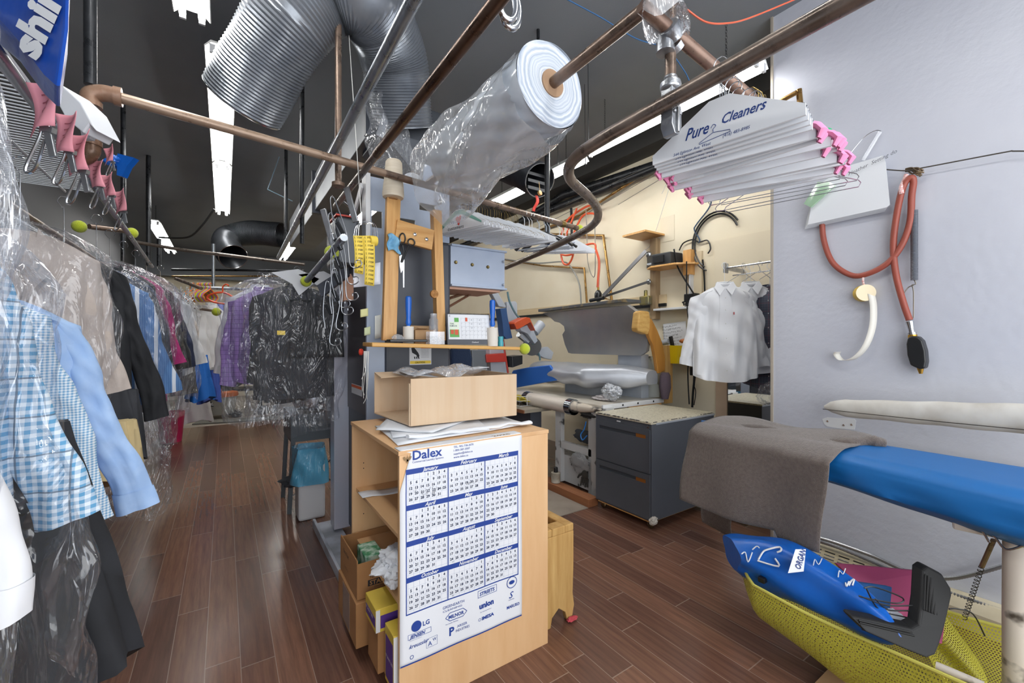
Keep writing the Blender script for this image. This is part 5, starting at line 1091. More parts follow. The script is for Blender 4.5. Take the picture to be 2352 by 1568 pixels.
# ---------------------------------------------------------------- pale grey wall
XA = XG - .012
M_hose = pm('brick_red_hose', '#93483a', .45)
def gp(u, v, off=.02): return atX(u, v, XG - off)
t = thing('steam_hose', 'brick red hose looped over a wire and sagging across the grey wall', 'hose', gp(2095, 400)); tt = [(1888, 500, .03), (1892, 550, .03), (1912, 602, .04), (1950, 630, .04), (1985, 631, .05), (2035, 607, .05), (2070, 565, .05), (2090, 510, .05), (2094, 450, .05), (2098, 418, .06), (2092, 408, .07), (2076, 425, .07), (2062, 480, .06), (2052, 560, .05), (2058, 630, .05), (2075, 695, .05), (2089, 735, .05)]
MB().tube(spline([gp(*a) for a in tt], 8), .0165, 12).build('rubber_hose', M_hose, t)
a, b = gp(2100, 483, .04), gp(2100, 643, .04); ln = (b - a).length; m = MB(); n = 60
m.tube([a.lerp(b, k / (n * 2)) for k in range(n * 2 + 1)], [.0155 if k % 2 else .0175 for k in range(n * 2 + 1)], 14); m.build('steel_spring', pm('spring_grey', '#7c8088', .35, .6), t)
m = MB(); m.tube(spline([b, gp(2103, 652, .04), gp(2094, 655, .04), gp(2098, 668, .04), gp(2098, 730, .04)], 5), .003, 5); m.tube(spline([gp(2075, 675, .04), gp(2086, 660, .03), gp(2098, 655, .04)], 5), .003, 5); m.build('tie_wire', pm('tie_wire', '#8f8a80', .4, .8), t)
t = thing('spray_gun', 'black pistol grip sprayer with brass fittings hanging low on the grey wall', 'spray gun', gp(2105, 855))
a = gp(2089, 738, .05); b = gp(2096, 772, .05); MB().tube([a, a.lerp(b, .5), b], [.019, .014, .014], 12).tube([a.lerp(b, .75), b], .02, 12).build('steel_neck', M_steel, t); MB().cyl(b + UP * .01, b - UP * .01, .021, 12).build('brass_ring', pm('brass', '#b48b3c', .3, .9), t)
sil = [(2084, 776), (2092, 771), (2108, 772), (2118, 782), (2125, 805), (2127, 830), (2124, 846), (2112, 848), (2098, 842), (2090, 838), (2083, 815), (2081, 790)]
MB().prism([gp(u, v, .085) for u, v in sil], (.07, 0, 0)).build('grip', M_black, t, smooth=0, bevel=.022, seg=4); MB().cyl(gp(2114, 845, .05), gp(2115, 858, .05), .016, 12, .008).build('brass_tip', pm('brass', '#b48b3c', .3, .9), t)
M_wire = pm('dark_wire', '#4a4540', .4, .8)
cable([gp(1983, 392, .05), gp(1980, 386, .05), gp(1988, 385, .05), gp(2080, 392, .05), gp(2120, 385, .05), gp(2305, 350, .05), gp(2330, 347, .05), gp(2420, 348, .05)], .0035, M_wire, 'dark wire stretched across the pale grey wall', 'wall_wire', 8, 'wire')
m = MB(); random.seed(8)
for k in range(7): m.tube(spline([gp(2082 + random.uniform(-2, 2), 390 + random.uniform(-4, 4)), gp(2095, 392 + random.uniform(-7, 7), .04), gp(2108 + random.uniform(-4, 8), 394 + random.uniform(-8, 8), .06), gp(2118 + random.uniform(-9, 6), 398 + random.uniform(-8, 8), .05)], 4), .0045, 5)
tag(m.build('wire_knot', pm('rusty_wire', '#6b5a45', .5, .6)), 'knot of rusty wire where the red hose hangs', 'wire')
m = MB(); m.tube(spline([gp(2010, 400, .05), gp(2018, 398, .05), gp(2032, 396, .05), gp(2036, 405, .05), gp(2028, 411, .05), gp(2012, 404, .05), gp(1990, 402, .05), gp(1984, 394, .05)], 5), .003, 5); tag(m.build('wire_loop', M_wire), 'small dark wire loop twisted beside the paper packet', 'wire')
m = MB(); m.tube(spline([gp(1983, 392, .06), gp(1990, 405, .06), gp(2005, 420, .06), gp(2008, 440, .06), gp(1992, 455, .06), gp(1975, 465, .06)], 6), .0055, 6); tag(m.build('twine', pm('red_white_twine', '#a8726c', .9)), 'frayed reddish twine end in front of the paper packet', 'twine')
m = MB(); m.tube(spline([gp(2082, 400, .07), gp(2078, 412, .07), gp(2070, 430, .08), gp(2071, 445, .08)], 6), .011, 8); tag(m.build('twine', pm('striped_twine', '#d49a97', .9, 0, '#f0e6e4', 60, (1, 1, 2))), 'pink and white twine wrap at the top of the red hose', 'twine')
# packet of white paper bags
for k in range(6):
    pts = [(1848 + k * 1.5, 526 - k * 2), (1866 + k, 446 - k * 3), (1940, 398 - k * 3), (2012 + k * 3, 362 - k), (2024 + k * 2, 372), (2034 + k * 2, 470), (2032 + k, 486 - k * 2)]
    tag(MB().prism([gp(u, v, .03 + k * .008) for u, v in pts][::1], (.003, 0, 0)).build('paper_bag', M_paper, smooth=0), ['backmost', 'second', 'third', 'fourth', 'fifth', 'front'][k] + ' white paper bag of the slanted packet on the grey wall', 'paper bag', 'slanted packet of white paper bags')
m = MB(); fr = frame(gp(1948, 400, .09), gp(2010, 370, .09) - gp(1948, 400, .09), UP); m.text('Heather  Setting do', fr, .03, 0, -.01, shear=.4); tag(m.build('pen_writing', pm('pen_ink', '#5c6068', .6), smooth=0), 'small handwriting along the top of the slanted paper packet', 'writing')
tag(MB().prism([gp(u, v, .11) for u, v in ((1846, 468), (1862, 476), (1918, 425), (1905, 418), (1878, 418))], (.02, 0, 0)).build('green_strip', film('green_film', tint=(.45, .7, .45), clear=.5, gl=.4, s=3, k=.1, milk=.55), smooth=0), 'translucent green strip behind the wire hangers', 'plastic strip')
t = thing('clear_tube', 'clear plastic tube with a wire loop leaning on the grey wall', 'tube', gp(1995, 370)); MB().cyl(gp(1982, 368, .03), gp(2022, 302, .03), .010, 10).build('tube', film('tube_film', clear=.75, gl=.5, s=3, k=.1, milk=.25), t); MB().tube(spline([gp(1955, 350, .03), gp(1985, 315, .03), gp(2010, 300, .03), gp(2024, 301, .03)], 6), .0018, 5).build('wire', M_steel, t)
# roll of STAIN labels with curling backing tape
c = gp(1985, 673, .04); t = thing('label_roll', 'small yellow STAIN label roll hung from the red hose', 'label roll', c); ax = V((-.75, -.5, 0)).normalized()
MB().lathe([(.018, -.028), (.05, -.028), (.05, .028), (.018, .028)], c, ax, 26).build('roll', pm('stain_label', '#dcb83f', .5), t); MB().lathe([(.014, -.0285), (.02, -.0285), (.02, .0285), (.014, .0285)], c, ax, 16).build('core', M_card, t)
MB().lathe([(.0, .0286), (.05, .0286), (.05, .0292), (.0, .0292)], c, -ax * -1, 26).build('roll_side', pm('roll_side', '#e8d9b8', .6), t)
m = MB(); sd = ax.cross(UP).normalized()
for k in range(3): m.text(['STAIN', 'CLEAN', 'STAIN'][k], frame(c + ax * -.02 - sd * .0 + V((-.028 * (1), -.045 + .02 * k, 0)), UP * -1, V((0, 1, 0))), .016, -.03, 0, bold=.02)
m.build('label_print', M_ink, t, smooth=0)
MB().tube(spline([gp(1983, 632, .05), gp(1982, 645, .05), c + UP * .04], 4), .006, 6).build('hanging_twine', pm('striped_twine', '#d49a97', .9), t)
tp = spline([gp(1998, 665, .05), gp(2006, 700, .05), gp(2004, 750, .06), gp(1988, 795, .07), gp(1962, 822, .06), gp(1935, 827, .05), (gp(1922, 815, .05)), gp(1924, 808, .06)], 8); m = MB(); m.grid(lambda a, b: tp[int(a * (len(tp) - 1))] + V((0, -.0, 0)) + V((-.6, .8, 0)) * ((b - .5) * .036), len(tp), 3); m.build('backing_tape', pm('tape_backing', '#e6e3da', .5), t, solid=.0008)
# patched spot, long padded sleeve board, heater, conduit
t = thing('wall_patch', 'white painted patch with three screw holes on the grey wall', 'patch', gp(1925, 985)); random.seed(2)
MB().prism([gp(u, v, .002) for u, v in ((1888, 962), (1900, 958), (1962, 962), (1966, 966), (1963, 986), (1930, 984), (1900, 979), (1893, 974))], (.002, 0, 0)).build('paint', M_white, t, smooth=0)
for u, v in ((1901, 967), (1938, 976), (1956, 975)): MB().cyl(gp(u, v, .003), gp(u, v, .0), .007, 8).build('screw_hole', M_rust, t)
a, b = atX(1893, 934, 3.12), atX(2352, 962, 3.05); d = b - a
t = thing('sleeve_board', 'long thin white padded sleeve board arm along the grey wall', 'sleeve board', b); n = 24
MB().tube([a + d * (k / n * 1.12) + V((0, 0, .002 * math.sin(k))) for k in range(n + 1)], [.004 + .022 * min(1, (k / 3) ** .5) + .012 * k / n for k in range(n + 1)], 16, ell=1.9).build('padded_arm', pm('worn_white_cover', '#dad7d0', .6, 0, '#c4bfb6', 6), t)
MB().tube([a + V((-.02, 0, -.012)), a + d * .25 + V((-.04, 0, -.02)), a + d * .7 + V((-.05, 0, -.035)), a + d * 1.1 + V((-.05, 0, -.045))], .002, 5).build('seam_string', M_wire, t)
MB().bar(a + d * .5 + UP * -.03, a + d * 1.12 + UP * -.035, .03, .02).build('steel_rib', M_dkmetal, t, smooth=0)
t = thing('baseboard_heater', 'cream baseboard heater with slots at the foot of the grey wall', 'heater', (3.24, .8, 0)); M_htr = pm('heater_cream', '#d8ccb0', .4, 0, '#cbbf9f', 5)
m = MB(); m.prism([V((x, -.6, z)) for x, z in ((XG - .001, 0), (3.2, 0), (3.2, .10), (3.235, .155), (XG - .001, .155))], (0, 1.95, 0)); m.build('casing', M_htr, t, smooth=0, bevel=.003)
m = MB()
for k in range(9):
    for j in range(3): y = 1.28 - k * .075; m.box((3.206 + j * .011, y, .109 + j * .0165), (.006, .055, .006), Matrix.Rotation(-.57, 3, 'Y'))
m.build('slot', M_black, t, smooth=0)
M_flex = pm('flex_conduit', '#9d9fa2', .3, .8)
def conduit(pts, lab):
    sp = spline(pts, 26); tag(MB().tube(sp, [.0115 if k % 2 else .0095 for k in range(len(sp))], 8).build('flexible_conduit', M_flex), lab, 'conduit')
conduit([gp(1802, 1258, .12), gp(1815, 1240, .1), gp(1845, 1230, .06), gp(1900, 1240, .05), gp(2000, 1275, .05), gp(2100, 1318, .05), gp(2180, 1328, .06), gp(2260, 1312, .06), gp(2345, 1285, .05)], 'upper flexible steel conduit arching over the heater')
conduit([gp(1810, 1262, .13), gp(1828, 1246, .11), gp(1860, 1240, .07), gp(1920, 1255, .07), gp(2040, 1305, .07), gp(2150, 1350, .06), gp(2250, 1385, .06), gp(2345, 1420, .05)], 'lower flexible steel conduit lying along the heater top')
# ---------------------------------------------------------------- ironing board with grey felt
t = thing('ironing_board', 'blue covered ironing board on a chipped white post by the grey wall', 'ironing board', (2.45, .3, 0))
M_bluecl = pm('blue_cover', '#0c62a6', .5, 0, '#2c7ab4', 1.6, lo=.55, hi=.8, bs=.12, bn=7)
def ib(a, b):
    y = 1.62 - a * 1.95; k = min(1, (a / .1)) ** .5 if a < .1 else 1
    xl = 2.47 - .29 * min(1, a / .9) ** .8; xr = 2.70 + .07 * min(1, a * 2); cx = (xl + xr) / 2; w = (xr - xl) / 2 * k
    zt = .985; sk = .10 + .05 * min(1, a * 1.3)
    prof = [(1, -.6), (1.0, -.25), (.97, -.08), (.8, 0), (.3, .012), (-.3, .012), (-.78, 0), (-.97, -.18), (-1.02, -.45), (-1.0, -1.0), (-.7, -1.15 - .5 * max(0, a - .25)), (0, -.95)]
    i = b * len(prof); i0 = int(i) % 12; i1 = (i0 + 1) % 12; f = i - int(i)
    p = (prof[i0][0] * (1 - f) + prof[i1][0] * f, prof[i0][1] * (1 - f) + prof[i1][1] * f)
    wr = .006 * math.sin(a * 40 + p[1] * 3) if p[1] < -.5 else 0
    return V((cx + p[0] * w + wr, y, zt + p[1] * sk))
m = MB().grid(ib, 50, 36, cv=True); m.face([ib(0, k / 36) for k in range(36)]).face([ib(1, k / 36) for k in range(36)]); m.build('blue_cover', M_bluecl, t, smooth=60)
q = atX(2335, 1255, 2.36); MB().tube([V((2.36, q.y, .0)), V((2.36, q.y, .55)), V((2.37, q.y, .83))], .036, 18).build('post', pm('chipped_post', '#d3c9be', .45, 0, '#4d443c', 6, lo=.6, hi=.66), t)
MB().bar(V((2.36, q.y - .1, .815)), V((2.36, q.y + .16, .80)), .06, .05).build('bracket', pm('chipped_post', '#d3c9be', .45), t, smooth=0, bevel=.008)
s0_ = atX(2282, 1240, 2.33); s1_ = atX(2235, 1345, 2.5); MB().tube([s0_, s0_.lerp(s1_, .55)], .008, 8).build('spring_rod', M_rust, t)
a, b = s0_.lerp(s1_, .55), atX(2215, 1420, 2.6); d = b - a; e1 = d.orthogonal().normalized(); e2 = d.cross(e1).normalized()
MB().tube([a + d * (k / 120) + (e1 * math.cos(k * .9) + e2 * math.sin(k * .9)) * .008 for k in range(121)], .0018, 4).build('coil_spring', M_wire, t)
m = MB(); c = atX(2272, 1245, 2.30); m.tube(spline([c, c + V((0, .02, .05)), c + V((.0, -.01, .03)), c + V((0, -.04, -.01)), c + V((0, -.08, .02))], 5), .004, 6); m.build('wire_clip', M_steel, t)
M_felt = pm('brown_grey_felt', '#5a504b', .98, 0, '#6b615b', 70, lo=.3, hi=.7, bs=.6, bn=200, sheen=.3)
def fl(a, b):   # a along the board (far to near), b from the back over the top and down the front
    y = 1.54 - a * .74 - .02 * math.sin(b * 5)
    drop = .38 + .05 * math.sin(a * 2.4 + .6) + (.03 if a > .7 else 0)
    L_ = b * (.32 + drop)
    if L_ < .24: x = 2.78 - L_ * 1.45 + .03 * a; z = 1.005 + .012 * math.sin(a * 9 + L_ * 14)
    elif L_ < .32: f = (L_ - .24) / .08; x = 2.43 - f * (.12 + .05 * a); z = 1.005 - f * f * .04
    else: f = L_ - .32; x = 2.31 - .05 * a - .035 * math.sin(a * 5 + f * 3) * min(1, f * 5) - .012 * math.sin(a * 13 + 2) * min(1, f * 4) - .03 * a; z = .965 - f
    return V((x, y, z))
t = thing('felt_cloth', 'brown grey felt cloth folded over the nose of the blue ironing board', 'cloth', (2.4, 1.2, .55))
MB().grid(fl, 44, 44).build('draped_felt', M_felt, t, smooth=80, solid=.007)
p_ = [atX(1645, 985, 2.62), atX(1700, 982, 2.6), atX(1780, 992, 2.56), atX(1850, 1012, 2.56), atX(1925, 1018, 2.58), atX(1990, 1012, 2.66), atX(2032, 1018, 2.7)]; sp = spline(p_, 6)
MB().tube([q + UP * .0 for q in sp], [.012 + .026 * math.sin(min(1, k / 6) * PI / 2) * (1 + .25 * math.sin(k * .8)) * (1 if k < len(sp) - 4 else .7) for k in range(len(sp))], 12, ell=.75).build('felt_fold', M_felt, t, smooth=80)
MB().grid(lambda a, b: V((2.46 + .05 * b, 1.56 - .19 * a + .01 * math.sin(b * 9), .78 - b * .42 - .03 * a)), 8, 16).build('felt_tail', M_felt, t, smooth=80, solid=.007)
# ---------------------------------------------------------------- yellow mesh basket
def net_mat(name, col, sx, sz, hole=.33):
    m, nt, b = _nt(name); b.inputs['Base Color'].default_value = rgb(C_(col)); b.inputs['Roughness'].default_value = .6
    tc = N(nt, 'ShaderNodeTexCoord'); s = N(nt, 'ShaderNodeSeparateXYZ'); L(nt, tc.outputs['UV'], s.inputs[0])
    yv = mth(nt, 'MULTIPLY', s.outputs[1], sz); row = mth(nt, 'FLOOR', yv); xv = mth(nt, 'ADD', mth(nt, 'MULTIPLY', s.outputs[0], sx), mth(nt, 'MULTIPLY', row, .5))
    fx = mth(nt, 'SUBTRACT', mth(nt, 'FRACT', xv), .5); fy = mth(nt, 'SUBTRACT', mth(nt, 'FRACT', yv), .5)
    r = mth(nt, 'SQRT', mth(nt, 'ADD', mth(nt, 'MULTIPLY', fx, fx), mth(nt, 'MULTIPLY', fy, fy))); h = mth(nt, 'GREATER_THAN', r, hole); L(nt, h, b.inputs['Alpha']); return m
M_mesh = net_mat('yellow_net', '#bdb53c', 1, 1)
t = thing('mesh_hamper', 'yellow net sling hamper full of bags under the ironing board', 'hamper', (2.4, .6, 0))
def hm(a, b):
    y = 1.24 - a * 1.5; open_ = min(1, (a / .16)) ** .55; xl = 2.44 - .47 * open_ + .03 * math.sin(a * 3); xr = 2.48 + .25 * open_
    dep = .05 + .25 * min(1, (a / .35)) ** .7; zr = .385 - .10 * b * open_; th = PI * (b)
    c = math.cos(th); x = (xl + xr) / 2 - (xr - xl) / 2 * math.copysign(abs(c) ** .75, c); z = zr - dep * math.sin(th) ** .8 if 0 < b < 1 else zr
    return V((x + .01 * math.sin(a * 17 + b * 9), y, z + .012 * math.sin(a * 11) * (1 if b in (0, 1) else .6)))
MB().grid(hm, 80, 44, uvs=(150, 100)).build('net', M_mesh, t, smooth=80)
MB().tube([hm(k / 30, 0) for k in range(31)], .007, 8).build('rim', pm('yellow_hem', '#c6bf58', .7), t)
MB().tube([hm(k / 30, 1) for k in range(31)], .007, 8).build('rim', pm('yellow_hem', '#c6bf58', .7), t)
MB().tube([atZ(2150, 1528, .34), atZ(2260, 1575, .34)], .014, 12).build('frame_tube', pm('chipped_post', '#d3c9be', .45), t)
MB().grid(lambda a, b: V((2.40 + .32 * b + .05 * math.sin(b * 9), .56 - .16 * a + .05 * math.sin(b * 7 + a), .33 - .04 * b - .22 * a * (1 - .4 * b))), 14, 24, uvs=(26, 40)).build('net_fold', M_mesh, t, smooth=80)
# blue bag with white writing
t = thing('blue_bag', 'blue drawstring bag with white ORGAN writing lying in the net hamper', 'bag', (2.35, .95, .2)); M_bb = pm('royal_nylon', '#0b5fbc', .35, 0, '#0a54ad', 3, bs=.35, bn=9)
def bag(a, b):
    p0, p1, p2, p3 = at(1680, 1268, 2.14), at(1790, 1300, 2.02), at(1930, 1350, 1.82), at(2040, 1440, 1.62); s = a
    c = p0 * (1 - s) ** 3 + p1 * 3 * s * (1 - s) ** 2 + p2 * 3 * s * s * (1 - s) + p3 * s ** 3
    w = .215 * math.sin(PI * min(1, max(.0, s * .88 + .09))) ** .45; th = b * 2 * PI
    side = V((.60, .69, 0)); r = 1 + .10 * math.sin(th * 3 + s * 9) * (1 - s) + .06 * math.sin(th * 5 - s * 8)
    return c + side * (math.cos(th) * w * r) + UP * (math.sin(th) * w * .55 * r + .0)
m = MB().grid(bag, 46, 40, cv=True); m.face([bag(0, k / 40) for k in range(40)]).face([bag(1, k / 40) for k in range(40)]); m.build('bag_body', M_bb, t, smooth=80)
def onbag(u, v): # nearest bag surface point toward the camera
    best = None; d = ray(u, v).normalized()
    for i in range(0, 47):
        for j in range(0, 40):
            p = bag(i / 46, j / 40) - EYE; k = p.dot(d); e = (p - d * k).length
            if best is None or e * 6 + k < best[0]: best = (e * 6 + k, k)
    return EYE + d * (best[1] - .012)
c = onbag(1832, 1288); e = 0
fr = frame(c - V((.03, .03, 0)), ray(1835, 1250) - ray(1832, 1315), ray(1800, 1280) - ray(1870, 1300))
cards = [onbag(1812, 1312), onbag(1808, 1290), onbag(1845, 1268), onbag(1850, 1290)]
nn = (V((0, 0, CAM_H)) - c).normalized()
cc = sum(cards, V()) / 4; ux = (cards[2] - cards[1]).normalized(); uy = (cards[1] - cards[0]).normalized()
P4 = [at(1809, 1315, 1.88), at(1851, 1309, 1.88), at(1844, 1264, 1.93), at(1826, 1264, 1.93)]
ctr = onbag(1830, 1290); tt_ = (ctr - EYE).dot(FWD) - .02
P4 = [at(u, v, tt_ + (1290 - v) * .0006) for u, v in ((1810, 1316), (1846, 1312), (1851, 1262), (1827, 1262))]
MB().prism(P4, UP * .002).build('white_patch', M_white, t, smooth=0)
fr = frame(P4[0] + nn * .004 + (P4[1] - P4[0]) * .75, P4[3] - P4[0], P4[0] - P4[1]); MB().text('ORGAN', fr, .034, .008, 0, bold=.02, fit=.085).build('patch_lettering', M_navy, t, smooth=0)
m = MB()
def scr(l, r=.0028):
    q = [onbag(*p) for p in l]; m.tube(spline(q, 4), r, 5)
scr([(1742, 1285), (1752, 1268), (1762, 1262), (1790, 1256), (1794, 1264), (1785, 1268)], .004); scr([(1740, 1287), (1788, 1300), (1780, 1282)], .004); scr([(1703, 1272), (1712, 1268), (1718, 1290), (1728, 1268)]); scr([(1728, 1262), (1738, 1254), (1744, 1258)]); scr([(1868, 1298), (1872, 1284), (1880, 1296), (1888, 1282)], .0018)
scr([(1925, 1325), (1928, 1310), (1936, 1318), (1942, 1305)], .002); scr([(1942, 1338), (1944, 1346), (1950, 1335)], .003); scr([(1950, 1344), (1955, 1334), (1962, 1330), (1958, 1344)], .003)
m.build('white_writing', M_white, t)
q = onbag(1752, 1330); MB().box(q, (.035, .03, .025)).build('cord_stop', M_black, t, smooth=0, bevel=.005)
def slab(px, ts, th, nm, mat, lab, cat, bev=.004):
    return tag(MB().prism([at(u, v, k) for (u, v), k in zip(px, ts)], FWD * th + UP * -th * .3).build(nm, mat, smooth=0, bevel=bev, seg=3), lab, cat)
slab([(1920, 1293), (2130, 1312), (2178, 1380), (2165, 1480), (2060, 1430), (1970, 1340)], [2.05, 1.9, 1.8, 1.72, 1.75, 1.95], .02, 'pink_folder', pm('pink_cover', '#a8466e', .55), 'pink folder standing in the net hamper behind the black boot', 'folder')
slab([(1966, 1336), (2050, 1348), (2045, 1408), (2010, 1410)], [1.83, 1.78, 1.73, 1.73], .03, 'blue_pouch', pm('deep_blue_pouch', '#155089', .7), 'small dark blue pouch in front of the pink folder', 'pouch')
tag(crumple(at(2045, 1425, 1.68), .05, (1.3, 1, .7), 71, 12).build('white_cloth', M_paper), 'white cloth scrap between pouch and black boot', 'cloth')
t = thing('rubber_boot', 'black ribbed L shaped rubber sole standing in the net hamper', 'rubber sole', at(2110, 1500, 1.56)); M_rub = pm('black_rubber', '#0b0b0c', .6)
Lp = [(1955, 1418), (1962, 1415), (2000, 1422), (2095, 1442), (2110, 1434), (2117, 1380), (2120, 1310), (2132, 1301), (2165, 1318), (2186, 1352), (2188, 1368), (2172, 1440), (2160, 1480), (2150, 1505), (2130, 1512), (2080, 1492), (1990, 1452)]
MB().prism([at(u, v, 1.66 - (v - 1300) * .0007) for u, v in Lp], FWD * .05).build('sole_body', M_rub, t, smooth=0, bevel=.008, seg=3)
for k in range(8):
    f = k / 8; m = MB(); m.tube([at(2126 + f * 48, 1318 + f * 32, 1.642), at(2122 + f * 46, 1400 + f * 20, 1.582)], .003, 6).build('rib', M_rub, t)
for k in range(5):
    f = k / 5; MB().tube([at(1972 + f * 10, 1424 + f * 26, 1.567), at(2095 + f * 25, 1452 + f * 38, 1.547)], .003, 6).build('rib', M_rub, t)
m = MB(); 
for l in ([(1985, 1350), (2010, 1348), (2072, 1372), (2060, 1385), (1985, 1372), (1975, 1368), (2000, 1378), (2040, 1390), (2100, 1390)], [(2010, 1375), (2040, 1400), (2095, 1405), (2060, 1440)], [(1990, 1352), (2020, 1400), (2088, 1420), (2070, 1436)], [(2180, 1398), (2200, 1398), (2235, 1410), (2262, 1460)]): m.tube(spline([at(u, v, 1.62 if u < 2150 else 1.72) for u, v in l], 6), .0028, 5)
tag(m.build('black_string', M_black), 'tangled thin black cord over the blue pouch and pink folder', 'cord')
tag(MB().bb((2.02, .40, 0.005), (2.5, .80, .02)).build('cardboard_sheet', M_card), 'flat piece of cardboard on the floor below the net hamper', 'cardboard')
m = MB(); m.grid(lambda a, b: V((.60 + .13 * a, 2.46 + .1 * b, .36 - .3 * a * a - .04 * b)), 8, 8, uvs=(20, 16)); tag(m.build('net_bag', net_mat('yellow_net_bag', '#d2bd33', 1, 1, .3), smooth=80), 'bit of yellow net bag left of the bookcase foot', 'net bag')

for k, (a_, b_, lab) in enumerate((((1300, 470), (1560, 350), 'upper thin wire slanting along the cream wall'), ((1330, 500), (1600, 345), 'middle thin wire slanting along the cream wall'), ((1420, 470), (1700, 300), 'lower thin wire slanting along the cream wall'), ((1160, 560), (1400, 440), 'thin wire above the raised press head on the cream wall'))):
    tag(MB().tube([atX(*a_, XW - .15), atX(*b_, XW - .15)], .0035, 5).build('wall_wire', pm('grey_wire', '#77736b', .5)), lab, 'wire')
tag(MB().bb((XW - .006, 2.9, 2.62), (XW - .002, 3.08, 2.9)).build('paper_scrap', pm('cream_paper', '#e6dcc4', .7), smooth=0), 'faded cream paper scrap pinned high on the cream wall', 'paper')

# ---------------------------------------------------------------- clothes
def garment(label, neck, yaw, mat, kind='shirt', w=.215, ln=.78, sl=.60, spread=.12, seed=0, thick=.075, name='hanging_shirt', cat='shirt', cuff=None, collar=True, group=None, front=True, bump_=.02):
    t = thing(name, label, cat, neck, group); t.rotation_euler.z = yaw
    rnd = random.Random(seed); ph = [rnd.random() * 6.28 for _ in range(8)]
    W = Matrix.Translation(V(neck)) @ Matrix.Rotation(yaw, 4, 'Z')
    def P(x, y, z): return W @ V((x, y, z))
    def body(a, b):
        th = a * 2 * PI; z = -b ** 1.25 * ln
        f = min(1, (-z) / .085); wx = .055 + (w - .055) * f ** .55 if f < 1 else w + .02 * math.sin(min(1, b) * 2.2) + .015 * b
        wy = (.028 + (thick - .028) * f ** .7) * (1 + .15 * b)
        c, s = math.cos(th), math.sin(th)
        fold = (bump_ * b * math.sin(6 * th + ph[0] + z * 4) + bump_ * .6 * math.sin(11 * th + ph[1] - z * 7) * b) + .008 * math.sin(z * 26 + 4 * th + ph[4])
        x = wx * math.copysign(abs(c) ** .8, c); y = (wy + fold) * math.copysign(abs(s) ** .85, s)
        if kind == 'shirt' and b > .97: z += .05 * abs(c) ** 2
        sag = -.035 * min(1, (abs(x) / w)) ** 1.6 if True else 0
        return P(x, y + .012 * math.sin(z * 5 + ph[2]), z + sag * (1 if b < .2 else 0) * (1 - b * 5 if b < .2 else 0) - .0)
    m = MB().grid(body, 56, 36, cu=True); m.face([body(k / 56, 0) for k in range(56)]); m.build('body', mat, t, smooth=80)
    for s in (-1, 1):
        cx_ = lambda f: s * (w - .055 + (spread + .045) * f ** .9) + .010 * math.sin(f * 8 + ph[3])
        def slv(a, b, g=1.0):
            th = a * 2 * PI; c, q = math.cos(th), math.sin(th); r = (.078 - .026 * b) * g; z = -.07 - sl * b
            wr = .007 * math.sin(b * 23 + c * 3 + ph[4]) + .006 * math.sin(b * 41 - c * 5 + ph[5]) * (1 - b) + .005 * math.sin(c * 7 + b * 6 + ph[6])
            return P(cx_(b) + (r + .3 * wr) * c - s * .02 * c * (1 - b), .015 + .02 * math.sin(b * 3 + ph[7]) + (r * .5 * g + wr) * q, z + .012 * c * s * b + s * c * -.03 * (1 - b))
        sb = MB().grid(slv, 26, 40, cu=True); sb.face([slv(k / 26, 0) for k in range(26)]); sb.face([slv(k / 26, 1) for k in range(26)]); sm_ = sb.build('sleeve', mat, t, smooth=80)
        if kind == 'shirt':
            sb = MB().grid(lambda a, b: slv(a, .9 + .105 * b, 1.06), 26, 4, cu=True); sb.face([slv(k / 26, 1.005, 1.06) for k in range(26)]); sb.build('cuff', cuff or mat, sm_, smooth=60)
    if collar:
        if kind == 'shirt':
            for s in (-1, 1):
                MB().hexa([P(s * .004, -.045, -.035), P(s * .06, -.02, .03), P(s * .085, -.035, -.02), P(s * .045, -.065, -.095), P(s * .004, -.052, -.033), P(s * .062, -.028, .034), P(s * .089, -.043, -.02), P(s * .047, -.073, -.097)]).build('collar', mat, t, smooth=0, bevel=.003)
            MB().tube([P(.065 * math.cos(a), .032 * math.sin(a), .012 + .012 * math.sin(a)) for a in [k * PI / 8 for k in range(16)]], .009, 8, closed=True, ell=1.6).build('neckband', mat, t)
        else:
            for s in (-1, 1):
                MB().hexa([P(s * .0, -thick - .03, -.34), P(s * .05, -.04, .01), P(s * .10, -.06, -.08), P(s * .075, -thick - .03, -.2), P(s * .0, -thick - .038, -.34), P(s * .05, -.05, .015), P(s * .104, -.07, -.08), P(s * .077, -thick - .038, -.2)]).build('lapel', mat, t, smooth=0, bevel=.003)
    if front and kind == 'shirt':
        MB().grid(lambda a, b: V(body(.75 + (a - .5) * .045, .09 + b * .9)) + W.to_3x3() @ V((0, -.004, 0)), 3, 20).build('placket', mat, t, smooth=80)
        m = MB()
        for k in range(6): m.ball(body(.75, .2 + k * .14) + W.to_3x3() @ V((0, -.007, 0)), .006, (1, .5, 1), 8)
        m.build('button', pm('shirt_button', '#d8d8d4', .3), t)
    return t
def hook_hanger(neck, yaw, zrail, label, mat=None, group='hangers holding clothes'):
    t = thing('coat_hanger', label, 'hanger', neck, group); W = Matrix.Translation(V(neck)) @ Matrix.Rotation(yaw, 4, 'Z'); h = zrail - neck.z if hasattr(neck, 'z') else zrail - neck[2]
    h = max(h, .07); P = lambda x, z: W @ V((x, 0, z))
    MB().tube(spline([P(0, .02), P(0, h - .05), P(-.006, h - .035), P(-.022, h - .01), P(-.012, h + .016), P(.012, h + .016), P(.024, h - .005), P(.02, h - .02)], 4), .0022, 6).tube([P(-.19, -.075), P(0, .03), P(.19, -.075)], .0024, 6).build('hanger_wire', mat or M_steel, t)
    return t
